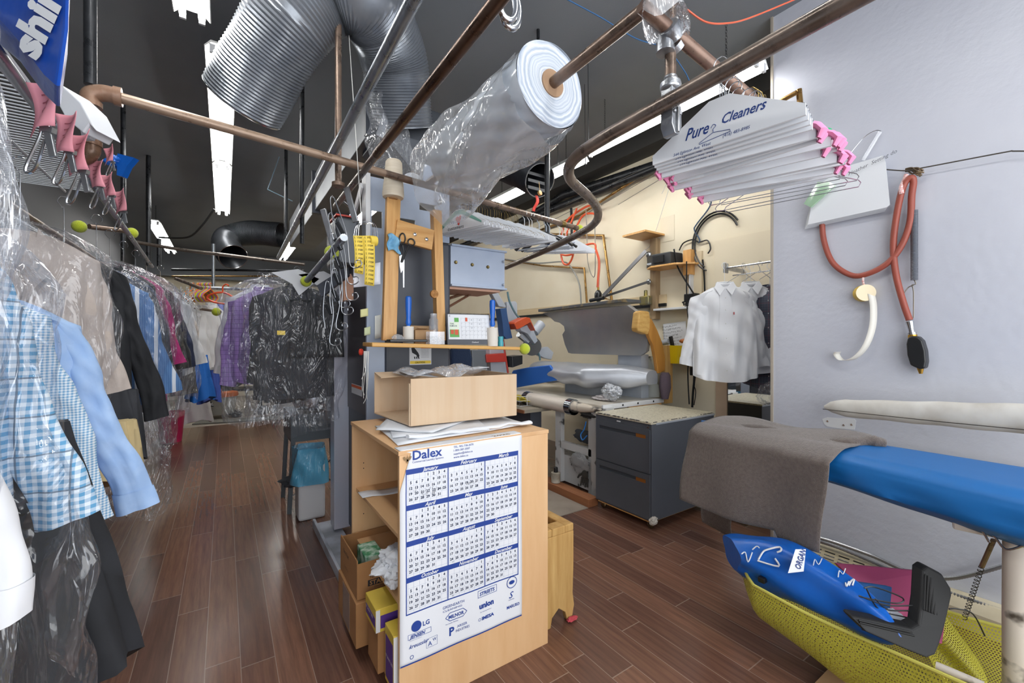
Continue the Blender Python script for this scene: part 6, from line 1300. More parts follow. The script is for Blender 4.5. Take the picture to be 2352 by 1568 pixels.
def poly_cover(label, neck, yaw, w=.28, top=.04, bot=-1.1, th=.13, seed=0, mat=None, name='plastic_cover', flare=.0, group=None):
    rnd = random.Random(seed + 50); ph = [rnd.random() * 6.28 for _ in range(8)]; W = Matrix.Translation(V(neck)) @ Matrix.Rotation(yaw, 4, 'Z')
    def f(a, b):
        th_ = a * 2 * PI; z = top + (bot - top) * b; k = min(1, b / .13) ** .5
        wx = .03 + (w - .03) * k + flare * b + .018 * math.sin(z * 9 + ph[0]); wy = (.02 + (th - .02) * k) * (1 + .2 * math.sin(z * 6 + ph[1]))
        c, s = math.cos(th_), math.sin(th_); cr = .016 * math.sin(5 * th_ + z * 6 + ph[2]) + .010 * math.sin(11 * th_ - z * 13 + ph[3]) + .005 * math.sin(5 * th_ + z * 31 + ph[4])
        x = (wx + cr) * math.copysign(abs(c) ** .75, c); y = (wy + cr) * math.copysign(abs(s) ** .8, s)
        if b > .96: z += .03 * math.sin(th_ * 3 + ph[5])
        return W @ V((x, y, z))
    return tag(MB().grid(f, 72, 60, cu=True).build(name, mat or M_film, smooth=25), label, 'plastic cover', group)
M_ging = checks('blue_gingham', '#dfe9f2', '#5f9cc6', .017, .5, ('#5f6876', .085, .04), warp=.006)
M_fgin = checks('fine_blue_check', '#e9f1f7', '#6fa5cf', .0075, .5, warp=.004)
M_oxf = pm('light_blue_oxford', '#9dbce6', .85, 0, '#a9c5ea', 20, bs=.15, bn=10)
M_strp = checks('blue_white_stripe', '#5f86b8', '#4f78ad', .01, .5, ('#eef2f6', .085, .22), both=False, warp=.01)
M_beige = pm('beige_knit', '#cbbfb6', .95, 0, '#c0b3a9', 9, bs=.3, bn=40)
M_blk = pm('black_suiting', '#1d1f23', .8, 0, '#24262b', 8, bs=.2, bn=9)
M_blk2 = pm('charcoal_suiting', '#34363b', .8, 0, '#3b3d43', 8, bs=.2, bn=9)
M_wht = pm('white_cotton', '#e0e2e6', .85, bs=.4, bn=7)
M_mag = pm('magenta_cloth', '#a32a6b', .8); M_navyc = pm('navy_cloth', '#232b45', .85); M_khaki = pm('khaki_cloth', '#d3bf90', .85, bs=.2, bn=8)
M_plaid = checks('purple_plaid', '#a184c4', '#9a7cbe', .012, .5, ('#4c3a6b', .034, .07), warp=.003)
M_peri = pm('periwinkle_cotton', '#8489cc', .85, bs=.2, bn=9); M_gknit = pm('grey_melange_knit', '#8b8f97', .95, 0, '#a3a7ae', 60, lo=.35, hi=.7)
M_dplaid = checks('dark_plaid', '#4a4f5c', '#3c4150', .02, .5, ('#7a4450', .07, .04))
LZ = 2.2
G = [ # label, neck, yaw, material, kwargs, cover
 ('white cotton shirt nearest on the left rail, cut by the left edge', (-.60, 1.08, 1.70), .0, M_wht, dict(sl=.62, spread=.06, seed=1), 'clear plastic cover nearest the camera over the white shirt', dict(bot=-1.05, w=.27)),
 ('blue gingham shirt with dark lines behind the nearest white shirt', (-.63, 1.38, 1.76), .05, M_ging, dict(sl=.60, spread=.12, seed=2), 'clear plastic cover over the blue gingham shirt', dict(bot=-1.35, w=.29, flare=.1)),
 ('fine light blue checked shirt, whose long sleeve hangs into the aisle', (-.625, 1.68, 1.66), .05, M_fgin, dict(sl=.62, spread=.10, seed=3, thick=.09), None, None),
 ('plain light blue oxford shirt sleeve with wide cuff beside the checked one', (-.60, 1.86, 1.64), .0, M_oxf, dict(sl=.63, spread=.15, seed=4, thick=.09), None, None),
 ('beige knitted jacket behind the light blue shirts', (-.66, 2.45, 1.93), .2, M_beige, dict(kind='jacket', ln=.8, sl=.58, spread=.06, seed=5, thick=.09), 'clear plastic cover torn open over the beige jacket', dict(bot=-.9, w=.26)),
 ('black suit jacket behind the beige one on the left rail', (-.66, 3.0, 1.94), .15, M_blk, dict(kind='jacket', ln=.82, sl=.80, spread=.15, seed=6, w=.22), None, None),
 ('blue shirt with bold white stripes behind the black suit jacket', (-.60, 3.32, 1.88), .1, M_strp, dict(sl=.62, spread=.12, seed=7), 'clear plastic cover over the striped shirt', dict(bot=-1.4, w=.30)),
 ('dark charcoal jacket in plastic behind the striped shirt', (-.61, 3.72, 1.98), .15, M_blk2, dict(kind='jacket', ln=.95, sl=.7, spread=.1, seed=8), 'shiny plastic cover on the charcoal jacket, left rail', dict(bot=-1.25, w=.30)),
 ('magenta and dark garment in plastic deep on the left rail', (-.60, 4.1, 2.0), .15, M_mag, dict(kind='jacket', ln=.95, sl=.6, spread=.1, seed=9), 'shiny plastic cover over the magenta garment', dict(bot=-1.3, w=.30)),
 ('black jacket in plastic just behind the magenta garment', (-.58, 4.45, 2.0), .1, M_blk, dict(kind='jacket', ln=.9, sl=.65, spread=.1, seed=10), 'plastic cover over the black jacket behind the magenta garment', dict(bot=-1.0, w=.29)),
 ('navy garment near the far end of the left rail', (-.56, 4.85, 1.98), .1, M_navyc, dict(kind='jacket', ln=.95, sl=.65, spread=.1, seed=11), 'bright plastic cover near the far end of the left rail', dict(bot=-1.15, w=.30)),
 ('white shirt at the far end of the left rail', (-.50, 5.2, 1.95), .1, M_wht, dict(ln=.8, sl=.6, spread=.1, seed=12), 'last plastic cover at the far end of the left rail', dict(bot=-1.0, w=.28)),
]
for i, (lab, nk, yw, mt, kw, cl_, ck) in enumerate(G):
    kd = kw.get('kind', 'shirt'); garment(lab, nk, yw, mt, name='hanging_jacket' if kd == 'jacket' else 'hanging_shirt', cat='jacket' if kd == 'jacket' else 'shirt', front=(i in (2, 3, 6)), **kw)
    hook_hanger(V(nk), yw, LZ, 'wire hanger carrying the ' + lab.split(' behind')[0].split(',')[0].split(' in plastic')[0].split(' nearest')[0].split(' sleeve')[0].split(' beside')[0])
    if cl_: poly_cover(cl_, nk, yw, th=.13, seed=i, **ck)
M_film_near = film('clear_film_near', clear=.8, gl=.5, s=16, k=1.0, milk=.06)
poly_cover('loose crinkled clear plastic hanging in front at the left edge', (-.46, .70, 1.82), .2, w=.13, top=.16, bot=-1.3, th=.10, seed=90, mat=M_film_near, flare=.03)
poly_cover('bunched clear plastic over hangers at the left edge', (-.50, 1.0, 1.93), .2, w=.2, top=.22, bot=-.35, th=.16, seed=91, mat=M_film_near)
# long dark skirts and trousers under them
def drape(label, top_, yaw, w0, w1, ln, mat, name, cat, seed, th=.05, group=None):
    rnd = random.Random(seed); ph = [rnd.random() * 6 for _ in range(5)]; W = Matrix.Translation(V(top_)) @ Matrix.Rotation(yaw, 4, 'Z')
    def f(a, b):
        t_ = a * 2 * PI; z = -ln * b; wx = w0 + (w1 - w0) * b; c, s = math.cos(t_), math.sin(t_); fo = .02 * b * math.sin(8 * t_ + ph[0] + z * 3) + .008 * math.sin(13 * t_ + z * 9 + ph[1])
        return W @ V(((wx + fo) * math.copysign(abs(c) ** .8, c), (th + .03 * b + fo) * math.copysign(abs(s) ** .8, s), z + .03 * b * math.sin(3 * t_ + ph[2])))
    m = MB().grid(f, 48, 24, cu=True); m.face([f(k / 48, 0) for k in range(48)]); m.face([f(k / 48, 1) for k in range(48)]); return tag(m.build(name, mat, smooth=80), label, cat, group)
drape('long black skirt hanging low between the gingham and light blue shirts', (-.47, 1.52, 1.30), .05, .14, .27, .66, M_blk, 'black_skirt', 'skirt', 3)
tag(MB().grid(lambda a, b: V((-.56 + .20 * a + .01 * math.sin(b * 9), 1.42 + .03 * math.sin(a * 8 + b * 4), 1.42 - .24 * b - .10 * a * (1 - b) + .05 * math.sin(a * 5) * b)), 16, 16).build('black_cloth_flap', M_blk2, smooth=80, solid=.006), 'black cloth corner poking out beside the fine checked shirt', 'cloth')
drape('khaki trousers at the very left under the white shirt', (-.47, 1.0, 1.05), .1, .12, .2, .5, M_khaki, 'khaki_trousers', 'trousers', 6)
drape('dark trousers hanging beside the black suit jacket', (-.52, 2.95, 1.25), .1, .14, .17, .35, M_blk2, 'dark_trousers', 'trousers', 7)
drape('cream skirt hem showing below the black suit jacket', (-.46, 2.75, 1.12), .1, .10, .12, .28, M_khaki, 'cream_skirt', 'skirt', 9)
# bagged suits over the aisle
nk = at(682, 655, 3.2)
garment('black suit jacket in plastic under the middle tennis ball', nk, -.1, M_blk2, 'jacket', w=.25, ln=.84, sl=.66, spread=.02, seed=21, thick=.07, name='hanging_jacket', cat='jacket')
hook_hanger(nk, -.1, nk.z + .12, 'hanger carrying the bagged black suit under the tennis ball')
poly_cover('crinkled clear plastic bag over the black suit and vest', nk, -.1, w=.34, top=.1, bot=-1.02, th=.14, seed=22, mat=film('suit_film', clear=.82, gl=.55, s=15, k=1.0, milk=.03))
nv = nk + V((.12, -.10, -.10)); t = thing('suit_vest', 'black suit vest hung in front of the bagged suit jacket', 'vest', nv)
MB().grid(lambda a, b: nv + V(((a - .5) * (.36 + .02 * b), -.02 + .01 * math.sin(a * 12 + b * 5), -.02 - b * .42)), 20, 14).build('body', M_blk, t, smooth=80, solid=.02)
MB().box(nk + V((-.12, -.16, -.36)), (.05, .004, .03)).build('yellow_tag', M_yellow_label, t, smooth=0)
for k, (dx, s) in enumerate(((-.03, -.5), (.14, .5))):
    c = nk + V((dx, -.15, .04)); tag(MB().prism([c + V((-.15, 0, .02)), c + V((.02, 0, .06)), c + V((.16, 0, -.0)), c + V((.05 + .05 * s, 0, -.13)), c + V((-.02, 0, -.05))], (0, .004, 0)).build('paper_cape', pm('frosted_paper', '#d5d8df', .5), smooth=0), ['white paper shoulder cape on the left of the black suit', 'white paper shoulder cape on the right of the black suit'][k], 'paper')
n2 = at(606, 668, 3.45); garment('purple plaid shirt peeking out left of the bagged black suit', n2, .0, M_plaid, 'shirt', w=.2, ln=.75, sl=.68, spread=.06, seed=23, front=False); hook_hanger(n2, 0, n2.z + .12, 'hanger carrying the purple plaid shirt')
n3 = at(598, 662, 3.7); garment('white shirt just behind the purple plaid one', n3, .0, M_wht, 'shirt', w=.21, ln=.75, sl=.66, spread=.09, seed=24, front=False); hook_hanger(n3, 0, n3.z + .12, 'hanger carrying the white shirt behind the plaid one')
poly_cover('clear plastic bag over the purple plaid shirt', n2, 0, w=.27, top=.1, bot=-1.05, th=.1, seed=25)
drape('black trousers under the plastic left of the bagged suit', at(655, 760, 3.45), 0, .12, .14, .55, M_blk2, 'black_trousers', 'trousers', 28)
# white shirts by the grey wall
RZ = 2.17
rb = V((3.80, 2.13, RZ)); t = thing('clothes_rod', 'twisted steel clothes rod on brackets before the cream panel', 'rod', rb)
MB().tube([V((3.80, 2.13, RZ)), V((3.80, 1.54, RZ))], .009, 8).tube([V((3.90, 2.13, RZ - .06)), V((3.90, 1.54, RZ - .06))], .006, 6).build('rod', M_steel, t)
MB().box((3.80, 2.14, RZ), (.07, .015, .09)).build('bracket', M_cast, t, bevel=.006); MB().bar((3.80, 2.14, RZ), (XW - .02, 2.14, RZ), .03, .03).build('bracket_arm', M_cast, t)
WS = [('front white shirt with small red mark, hanging by the grey wall', V((3.62, 2.05, 1.99)), -.9, M_wht, dict(w=.225, ln=.84, sl=.63, spread=.09, seed=31, bump_=.045, thick=.06)),
      ('second white shirt hanging half behind the front white one', V((3.86, 1.95, 2.0)), -.95, M_wht, dict(w=.225, ln=.78, sl=.62, spread=.08, seed=32, bump_=.03, thick=.05)),
      ('pale blue shirt hanging behind the two white shirts', V((3.93, 2.02, 1.95)), -1.05, pm('pale_blue_cotton', '#c3cbdc', .85), dict(w=.21, ln=.80, sl=.60, spread=.08, seed=33)),
      ('grey dark plaid shirt at the back of the white shirts', V((3.97, 1.84, 1.97)), -1.25, M_dplaid, dict(w=.2, ln=.88, sl=.60, spread=.03, seed=34))]
for i, (lab, nk, yw, mt, kw) in enumerate(WS):
    garment(lab, nk, yw, mt, 'shirt', **kw); hook_hanger(nk, yw, RZ, 'white hanger carrying the ' + lab.split(' hanging')[0].split(' with')[0].split(' at')[0], M_white)
q = atY(1698, 704, 1.84); tag(MB().box(V((3.60, 1.955, 1.74)), (.01, .004, .022)).build('red_mark', pm('red_mark', '#b03a3a', .6)), 'tiny red embroidered mark on the chest of the front white shirt', 'emblem')
for k in range(3): hook_hanger(V((3.80, 1.98 - .14 * k, 2.08)), -.3, RZ, ['empty wire hanger nearest the rod bracket', 'empty wire hanger in the middle of the steel rod', 'empty wire hanger next to the grey wall corner'][k], M_steel, 'empty wire hangers on the steel rod')
tag(crumple((3.78, 1.72, 1.06), .12, (1, 1, .8), 81, 16).build('clear_bag', M_film, smooth=30), 'clear plastic bag bulging under the hanging shirts by the mirror', 'plastic bag')
# clothes deep in the room
def bk(u, v, t): return at(u, v, t)
B = [('white shirt at the left of the far rack', (428, 708, 5.6), 1.0, M_wht, 'shirt', 41), ('second white shirt on the far rack', (446, 708, 5.5), .9, M_wht, 'shirt', 42), ('third white shirt on the far rack, beside the blue garment', (466, 706, 5.7), .8, M_wht, 'shirt', 43), ('white shirt at the right of the far rack', (484, 700, 5.9), .8, M_wht, 'shirt', 44),
     ('periwinkle shirt left of the grey knits on the far rack', (508, 702, 6.3), .9, M_peri, 'shirt', 45), ('second periwinkle shirt beside the grey knits', (522, 700, 6.5), .9, M_peri, 'shirt', 46), ('grey knit top on the far rack', (538, 705, 6.3), .9, M_gknit, 'jacket', 47), ('second grey knit top right of the first one on the far rack', (555, 705, 6.4), .9, M_gknit, 'jacket', 48),
     ('beige shirt between white shirts of the far rack', (420, 720, 5.2), 1.0, M_beige, 'shirt', 49), ('small black jacket at the left of the far rack', (408, 720, 5.0), .9, M_blk, 'jacket', 50)]
for lab, (u, v, tt_), yw, mt, kd, sd in B:
    nk = bk(u, v, tt_); garment(lab, nk, yw, mt, kd, w=.2, ln=.80 if sd < 47 else .95, sl=.6, spread=.04, seed=sd, front=False, name='hanging_jacket' if kd == 'jacket' else 'hanging_shirt', cat='knit top' if kd == 'jacket' and 'knit' in lab else ('jacket' if kd == 'jacket' else 'shirt'))
    hook_hanger(nk, yw, nk.z + .1, 'hanger carrying the ' + lab, M_white)
drape('bright blue garment low on the far rack', at(460, 815, 5.3), .6, .07, .16, .55, pm('bright_blue_cloth', '#0f62b8', .7), 'blue_garment', 'garment', 61)
drape('royal blue trousers beside the bright blue garment', at(478, 850, 5.8), .3, .12, .14, .42, pm('royal_blue_cloth', '#3a55a8', .8), 'blue_trousers', 'trousers', 62)
drape('white skirt hanging to the floor left of the shop vacuum', at(445, 895, 6.9), .2, .18, .26, .52, M_wht, 'white_skirt', 'skirt', 63)
drape('navy trousers below the periwinkle shirts', at(503, 760, 6.6), .4, .12, .12, .5, M_navyc, 'navy_trousers', 'trousers', 64)
drape('white cloth over the table behind the shop vacuum', at(505, 835, 8.0), .2, .2, .3, .3, M_wht, 'white_cloth', 'cloth', 65)
drape('long dark clothes row behind the bagged suit', at(600, 760, 6.5), .1, .3, .33, .8, M_blk2, 'dark_clothes', 'clothes', 66)
pipe([at(400, 701, 5.6), at(506, 716, 5.3)], .016, M_rust, 'far clothes rail with white shirts and a ball on its end', 'clothes_rail'); ball(at(497, 716, 5.3), 'dusty tennis ball on the far clothes rail', .05)
pipe([at(404, 640, 5.4), at(462, 662, 5.0)], .02, M_rust, 'short rusty rail ending above the coloured hangers', 'clothes_rail')
pipe([at(455, 660, 5.6), at(660, 668, 6.4)], .02, M_galv, 'far steel rail carrying the coloured hangers', 'clothes_rail')

# ---------------------------------------------------------------- hangers and clips
def proto_hanger(paper=True, pink=False, name='paper_hanger', hookmat=None, text=None, wire=.0016, W_=.215, cover=None):
    t = thing(name, 'x', 'hanger', (0, 0, 0)); hm = hookmat or M_steel
    m = MB(); hk = [V((0, 0, -.098)), V((0, 0, -.05)), V((0, -.004, -.04)), V((0, -.019, -.015)), V((0, -.012, .012)), V((0, .008, .018)), V((0, .022, .003)), V((0, .02, -.012))]
    m.tube(spline([V((p.y, p.x, p.z)) for p in hk], 3), wire, 5); m.build('hook', hm, t)
    m = MB(); m.tube([V((-W_, 0, -.205)), V((-W_ - .006, 0, -.215)), V((-W_, 0, -.228)), V((W_, 0, -.228)), V((W_ + .006, 0, -.215)), V((W_, 0, -.205)), V((.01, 0, -.10)), V((-.01, 0, -.10))], wire, 5, closed=True); m.build('wire_frame', hm, t)
    if paper:
        m = MB(); pts = [(-W_ - .004, -.238), (W_ + .004, -.238), (W_ + .004, -.208), (.03, -.102), (-.03, -.102), (-W_ - .004, -.208)]
        m.prism([V((x, -.004, z)) for x, z in pts], (0, .008, 0)); m.build('paper_cover', cover or M_paper, t, smooth=0)
    if pink:
        for s in (-1, 1):
            m = MB(); m.tube([V((s * (W_ - .075), 0, -.158)), V((s * (W_ - .03), 0, -.182)), V((s * (W_ + .008), 0, -.205)), V((s * (W_ + .02), 0, -.222)), V((s * (W_ + .01), 0, -.24))], [.007, .012, .017, .018, .010], 8, ell=.6).build('foam_grip', pm('pink_foam', '#e58bb4', .8), t)
    if text:
        f = frame((0, -.0048, 0), (1, 0, 0), (0, 0, 1)); m = MB()
        m.text('Pure', f, .05, -.105, -.196, shear=.45, bold=.012, fit=.075); m.text('Cleaners', f, .04, .008, -.184, shear=.45, bold=.015, fit=.12)
        m.tube(spline([f @ V(p) for p in ((-.025, -.185, 0), (-.018, -.176, 0), (-.010, -.182, 0), (-.018, -.19, 0), (-.018, -.198, 0))], 4), .0009, 4)
        m.tube([f @ V(p) for p in ((-.018, -.200, 0), (.03, -.208, 0), (.032, -.214, 0), (-.06, -.222, 0), (-.06, -.218, 0))], .0009, 4, closed=True)
        m.text('544 Eglinton Ave. West', f, .0135, -.145, -.234, shear=.3, fit=.12); m.text('(416) 483-8985', f, .0135, .01, -.225, shear=.3, fit=.075); m.build('printing', M_navy, t, smooth=0)
    return t
def place(pr, first, pos, yaw, roll, label, group):
    o = pr if first else copy_tree(pr); o.location = V(pos); o.rotation_euler = (roll, 0, yaw); o['label'] = label; o['group'] = group; return o
random.seed(11); M_brass = pm('brass_wire', '#8b7748', .35, .9)
# pile on the slanting pipe, wide sides facing the camera side: local x runs along -Y
pu = proto_hanger(True, False, text=True); pk = proto_hanger(True, True)
pipe_line = lambda k: V((1.235 + .46 * k, .715 + .055 * k, 2.335 - .0 * k))
ordw = ['front', 'second', 'third', 'fourth']
YW = -1.42
for i in range(4): place(pu, i == 0, pipe_line(i * .035) + V((0, 0, -.0 - i * .006)), YW + .02 * i, .02, ordw[i] + ' white paper hanger with blue shop lettering, above the pink ended ones', 'white lettered hangers over the pink ended pile')
NP = 13
for i in range(NP):
    k = .17 + i * .065; nm = 'frontmost' if i == 0 else ('backmost' if i == NP - 1 else None)
    place(pk, i == 0, pipe_line(k) + V((0, random.uniform(-.02, .02), -.02 - random.random() * .02)), YW + random.uniform(-.12, .12) + .02 * i, random.uniform(-.06, .06), (nm + ' white paper hanger with pink foam ends in the pile') if nm else 'white paper hanger with pink foam ends inside the pile by the grey wall', 'pink ended paper hangers in the pile')
wh = proto_hanger(False, False, name='wire_hanger')
for i in range(5): place(wh, i == 0, pipe_line(1.03 + i * .035) + V((0, random.uniform(-.02, .03), -.03 - .01 * i)), YW + random.uniform(-.05, .3), .03, 'bare wire hanger at the back of the pile beside the grey wall', 'bare wire hangers behind the pink ended pile')
tag(MB().ball(pipe_line(.6) + V((.02, -.2, -.2)), .02, (.6, 1, 1)).build('green_foam', pm('green_foam', '#1f9a68', .7)), 'single green foam grip among the pink hanger ends', 'foam grip')
# row on the cross pipe
def onp(x): k = (x - P1a.x) / (P1b.x - P1a.x); return P1a.lerp(P1b, k)
pb = proto_hanger(True, False, hookmat=M_brass)
N1 = 22
for i in range(N1):
    p = onp(1.345 + i * .0245); lab = 'white paper hanger packed in the row on the cross pipe' 
    o = place(pb, i == 0, p + V((0, random.uniform(-.012, .012), .0)), -1.22 + random.uniform(-.06, .06) + i * .006, random.uniform(-.05, .05), lab, 'packed paper hangers on the cross pipe')
fp = onp(1.315); t = proto_hanger(True, False, cover=M_paper); t.location = fp; t.rotation_euler.z = -1.22; t['label'] = 'front paper hanger with green band and red heart on the cross pipe'; t['group'] = 'paper hangers on the cross pipe'
def lp(x, z, o=.0055): return Matrix.Translation(fp) @ Matrix.Rotation(-1.22, 4, 'Z') @ V((x, -o, z))
MB().add([lp(x, z) for x, z in ((-.19, -.205), (-.03, -.106), (.03, -.106), (.2, -.208), (.2, -.222), (.02, -.135), (-.02, -.135), (-.17, -.222))], [(0, 1, 6, 7), (1, 2, 5, 6), (2, 3, 4, 5)]).build('green_band', pm('sage_green', '#6fa095', .6), t, smooth=0)
MB().face([lp(x, z, .006) for x, z in ((-.03, -.16), (-.012, -.145), (.0, -.153), (.014, -.142), (.024, -.155), (.004, -.208), (-.004, -.208))]).build('red_heart', pm('heart_red', '#cf3527', .6), t, smooth=0)
ft = frame(lp(0, 0, .0065), lp(1, 0) - lp(0, 0), UP); MB().text('We', ft, .035, -.09, -.19, shear=.2).text('our', ft, .035, .04, -.17, shear=.2).text('customers', ft, .035, -.10, -.232, shear=.2, fit=.2).build('printing', M_ink, t, smooth=0)
pw = proto_hanger(True, False, hookmat=M_white, text=True, wire=.0028)
for i, x in enumerate((1.92, 1.97, 2.0, 2.32, 2.36, 2.40, 2.44)): place(pw, i == 0, onp(x) + V((0, .0, -.0)), -1.2 + (.5 if x > 2.3 else 0) + random.uniform(-.08, .08), 0, 'white lettered paper hanger with thick white hook, ' + ('near the far end of the cross pipe' if x > 2.3 else 'between packed row and black hangers'), 'white hooked hangers at the far end' if x > 2.3 else 'white hooked hangers behind the packed row')
M_blkp = pm('black_hanger_plastic', '#303236', .35)
for i, x in enumerate((2.08, 2.16, 2.2)):
    p = onp(x); t = thing('plastic_hanger', ['front', 'middle', 'rear'][i] + ' broad grey black plastic hanger on the cross pipe', 'hanger', p, 'broad plastic hangers on the cross pipe'); t.rotation_euler.z = -1.2 + .1 * i
    Wm = Matrix.Translation(p) @ Matrix.Rotation(-1.2 + .1 * i, 4, 'Z'); q = lambda x_, z_: Wm @ V((x_, 0, z_))
    MB().tube(spline([q(0, -.10), q(0, -.055), q(-.02, -.02), q(-.01, .014), (q(.014, .014)), q(.026, -.006)], 4), .004, 6).build('hook', M_grey_enamel, t)
    MB().tube([q(-.225, -.235), q(-.2, -.215), q(-.1, -.15), q(0, -.11), q(.1, -.15), q(.2, -.215), q(.225, -.235)], [.02, .018, .010, .009, .010, .018, .02], 10, ell=.6).build('shoulders', M_blkp, t); MB().tube([q(-.2, -.24), q(.2, -.24)], .007, 8).build('bar', M_grey_enamel, t)
# wire wound round the cross pipe end
c = onp(2.36); tag(MB().tube([c + V((k * .0006 - .02, .026 * math.cos(k * .7), .026 * math.sin(k * .7))) for k in range(70)], .002, 5).build('binding_wire', M_brass), 'brass wire wound round the cross pipe near its far end', 'wire')
# tall chain of hanging clips before the press column
M_clip = pm('dull_steel', '#8e9196', .3, .9)
def clip(top, curl, t_, i):
    a = at(*top, t_); c = at(*curl, t_); t = thing('clip_hanger', ['top', 'second', 'third', 'fourth', 'fifth', 'sixth', 'lowest'][i] + ' steel hook of the clip cluster hanging left of the yellow labels', 'clip hanger', a, 'steel clip hooks hanging left of the labels')
    d = RGT; r = .022
    MB().tube(spline([a + UP * .02, a + d * .014 + UP * .0, a.lerp(c, .5) + d * .005, c + d * -.045 + UP * .02, c + d * -.03 - UP * .012, c + d * .0 - UP * .014, c + d * .02 + UP * .004, c + d * .012 + UP * .024, c + d * -.008 + UP * .022, c - d * .01 + UP * .008], 5), .0032, 6).build('hook', M_clip, t)
    MB().tube(spline([a + UP * .03, a - d * .012, a.lerp(c, .45) - d * .05, a.lerp(c, .75) - d * .055], 5), .0022, 6).build('wire_loop', M_clip, t)
    m = a.lerp(c, .42) - d * .012; MB().bar(m + UP * .03 - d * .02, m - UP * .03 + d * .012, .022, .012, FWD).build('clamp', M_dkmetal, t, smooth=0, bevel=.003)
for i, (tp_, cu_) in enumerate((((764, 462), (822, 608)), ((760, 500), (816, 646)), ((764, 545), (814, 683)), ((765, 585), (803, 716)), ((768, 625), (790, 752)), ((752, 655), (775, 787)), ((770, 600), (796, 700)))): clip(tp_, cu_, 2.25 + .04 * i, i)
c = at(775, 478, 2.95); t = thing('big_hook', 'big open steel hook on the end of the worn chrome pipe', 'hook', c)
MB().tube(spline([c + RGT * -.02 + UP * .03, c + RGT * .03 + UP * .05, c + RGT * .09 + UP * .0, c + RGT * .085 - UP * .05, c + RGT * .03 - UP * .062, c - RGT * .005 - UP * .03], 6), .009, 8).build('hook_bar', M_steel, t)
for i, (u, v, w) in enumerate(((742, 520, .1), (795, 470, .0))):
    a = at(u, v - 40, 2.5); b = at(u + 22, v + 40, 2.5); tag(MB().bar(a, b, .035, .014, FWD).build('steel_bracket', M_cast, bevel=.004), ['flat steel bracket left of the hanging clip cluster', 'flat steel bracket at the top of the clip cluster'][i], 'bracket')
tag(MB().prism([at(u, v, 2.7) for u, v in ((728, 655), (795, 612), (800, 632), (738, 682))], FWD * .03).build('grey_board', M_charcoal, smooth=0), 'slanted dark grey strip behind the hanging clips', 'board')
# pink tags and clips on the left rail
M_pink = pm('pink_tag_paper', '#e99aa6', .7); M_tagpr = pm('tag_print', '#b5606c', .7)
TG = [(98, 240, 1.14, .062, .3), (150, 305, 1.34, .055, .0), (180, 350, 1.42, .058, .2), (222, 398, 1.72, .048, -.1), (248, 425, 1.95, .046, .2), (275, 462, 2.2, .05, .3), (250, 355, 1.8, .03, .5)]
TW = ['largest pink ticket at the near end of the left rail', 'second pink ticket along the left rail', 'third pink ticket, overlapping the second on the left rail', 'fourth pink ticket along the left rail', 'fifth pink ticket, between fourth and last on the left rail', 'last pink ticket beside the left tennis ball', 'pink ticket with white backing below the rusty elbow']
for i, (u, v, tt_, r, sl) in enumerate(TG):
    c = at(u, v, tt_); t = thing('pink_ticket', TW[i], 'ticket', c, 'pink tickets on the left rail clips')
    fn = lambda a, b, o=0: c + RGT * ((a - .5) * r * 1.5 + .15 * r * math.sin(b * 4 + i)) + UP * ((.5 - b) * r * 2.3 + (a - .5) * sl * r * 1.2) + FWD * (.3 * r * math.sin(a * 4 + b * 2) - o)
    MB().grid(fn, 12, 12).build('paper', M_pink, t, smooth=80, solid=.0008)
    m = MB()
    for k in range(4): m.grid(lambda a, b: fn(.2 + .55 * a, .2 + k * .15 + .03 * b, .0015), 6, 2)
    m.build('print', M_tagpr, t, smooth=80)
    q = at(u + 8, v + r / tt_ * 980 * 1.05, tt_); t2 = thing('skirt_clip', 'steel skirt clip below the ' + TW[i].split(' at ')[0].split(' along')[0].split(',')[0].split(' beside')[0].split(' with')[0], 'clip', q, 'steel skirt clips on the left rail'); s = r / .045
    m = MB(); 
    MB().tube(spline([q + UP * .02 * s, q - RGT * .015 * s - UP * .02 * s, q - RGT * .04 * s - UP * .075 * s, q - RGT * .032 * s - UP * .085 * s, q - RGT * .018 * s - UP * .07 * s, q - RGT * .002 * s - UP * .02 * s], 4), .0028 * s, 6).build('wire_bow', M_steel, t2)
    MB().bar(q + UP * .01 * s, q + RGT * .014 * s - UP * .055 * s, .014 * s, .006 * s, FWD).build('jaw', M_cast, t2, smooth=0, bevel=.002); MB().bar(q - RGT * .008 * s + UP * .0, q + RGT * .016 * s - UP * .004 * s, .01 * s, .01 * s, FWD).build('pin', M_cast, t2, smooth=0)
# wire shelf with bags at the top left
M_epoxy = pm('epoxy_wire', '#c9cdd3', .4)
t = thing('wire_shelf', 'white wire shelf loaded with bags at the upper left edge', 'wire shelf', (-.75, 2, 2.32))
y0, y1, xa, xb, zz = .3, 3.2, -1.15, -.50, 2.30
for x in (xa, -.9, -.7, xb): MB().tube([V((x, y0, zz - .006)), V((x, y1, zz - .006))], .006 if x < xb else .008, 6).build('long_wire', M_epoxy, t)
MB().tube([V((xb, y0, zz - .06)), V((xb, y1, zz - .06))], .007, 6).build('long_wire', M_epoxy, t)
m = MB()
for k in range(int((y1 - y0) / .03)): y = y0 + k * .03; m.tube([V((xa, y, zz)), V((xb, y, zz)), V((xb, y, zz - .06))], .0026, 4)
o = m.build('cross_wires', M_epoxy, t); o['kind'] = 'stuff'
t = thing('wire_shelf', 'second dark wire shelf seen below the loaded white one', 'wire shelf', (-.75, 2, 1.98)); m = MB()
for k in range(70): y = 1.6 + k * .026; m.tube([V((-1.2, y, 2.02)), V((-.72, y, 2.02))], .003, 4)
o = m.build('cross_wires', M_epoxy, t); o['kind'] = 'stuff'; MB().tube([V((-.72, 1.6, 2.01)), V((-.72, 3.4, 2.01))], .006, 6).build('long_wire', M_epoxy, t)
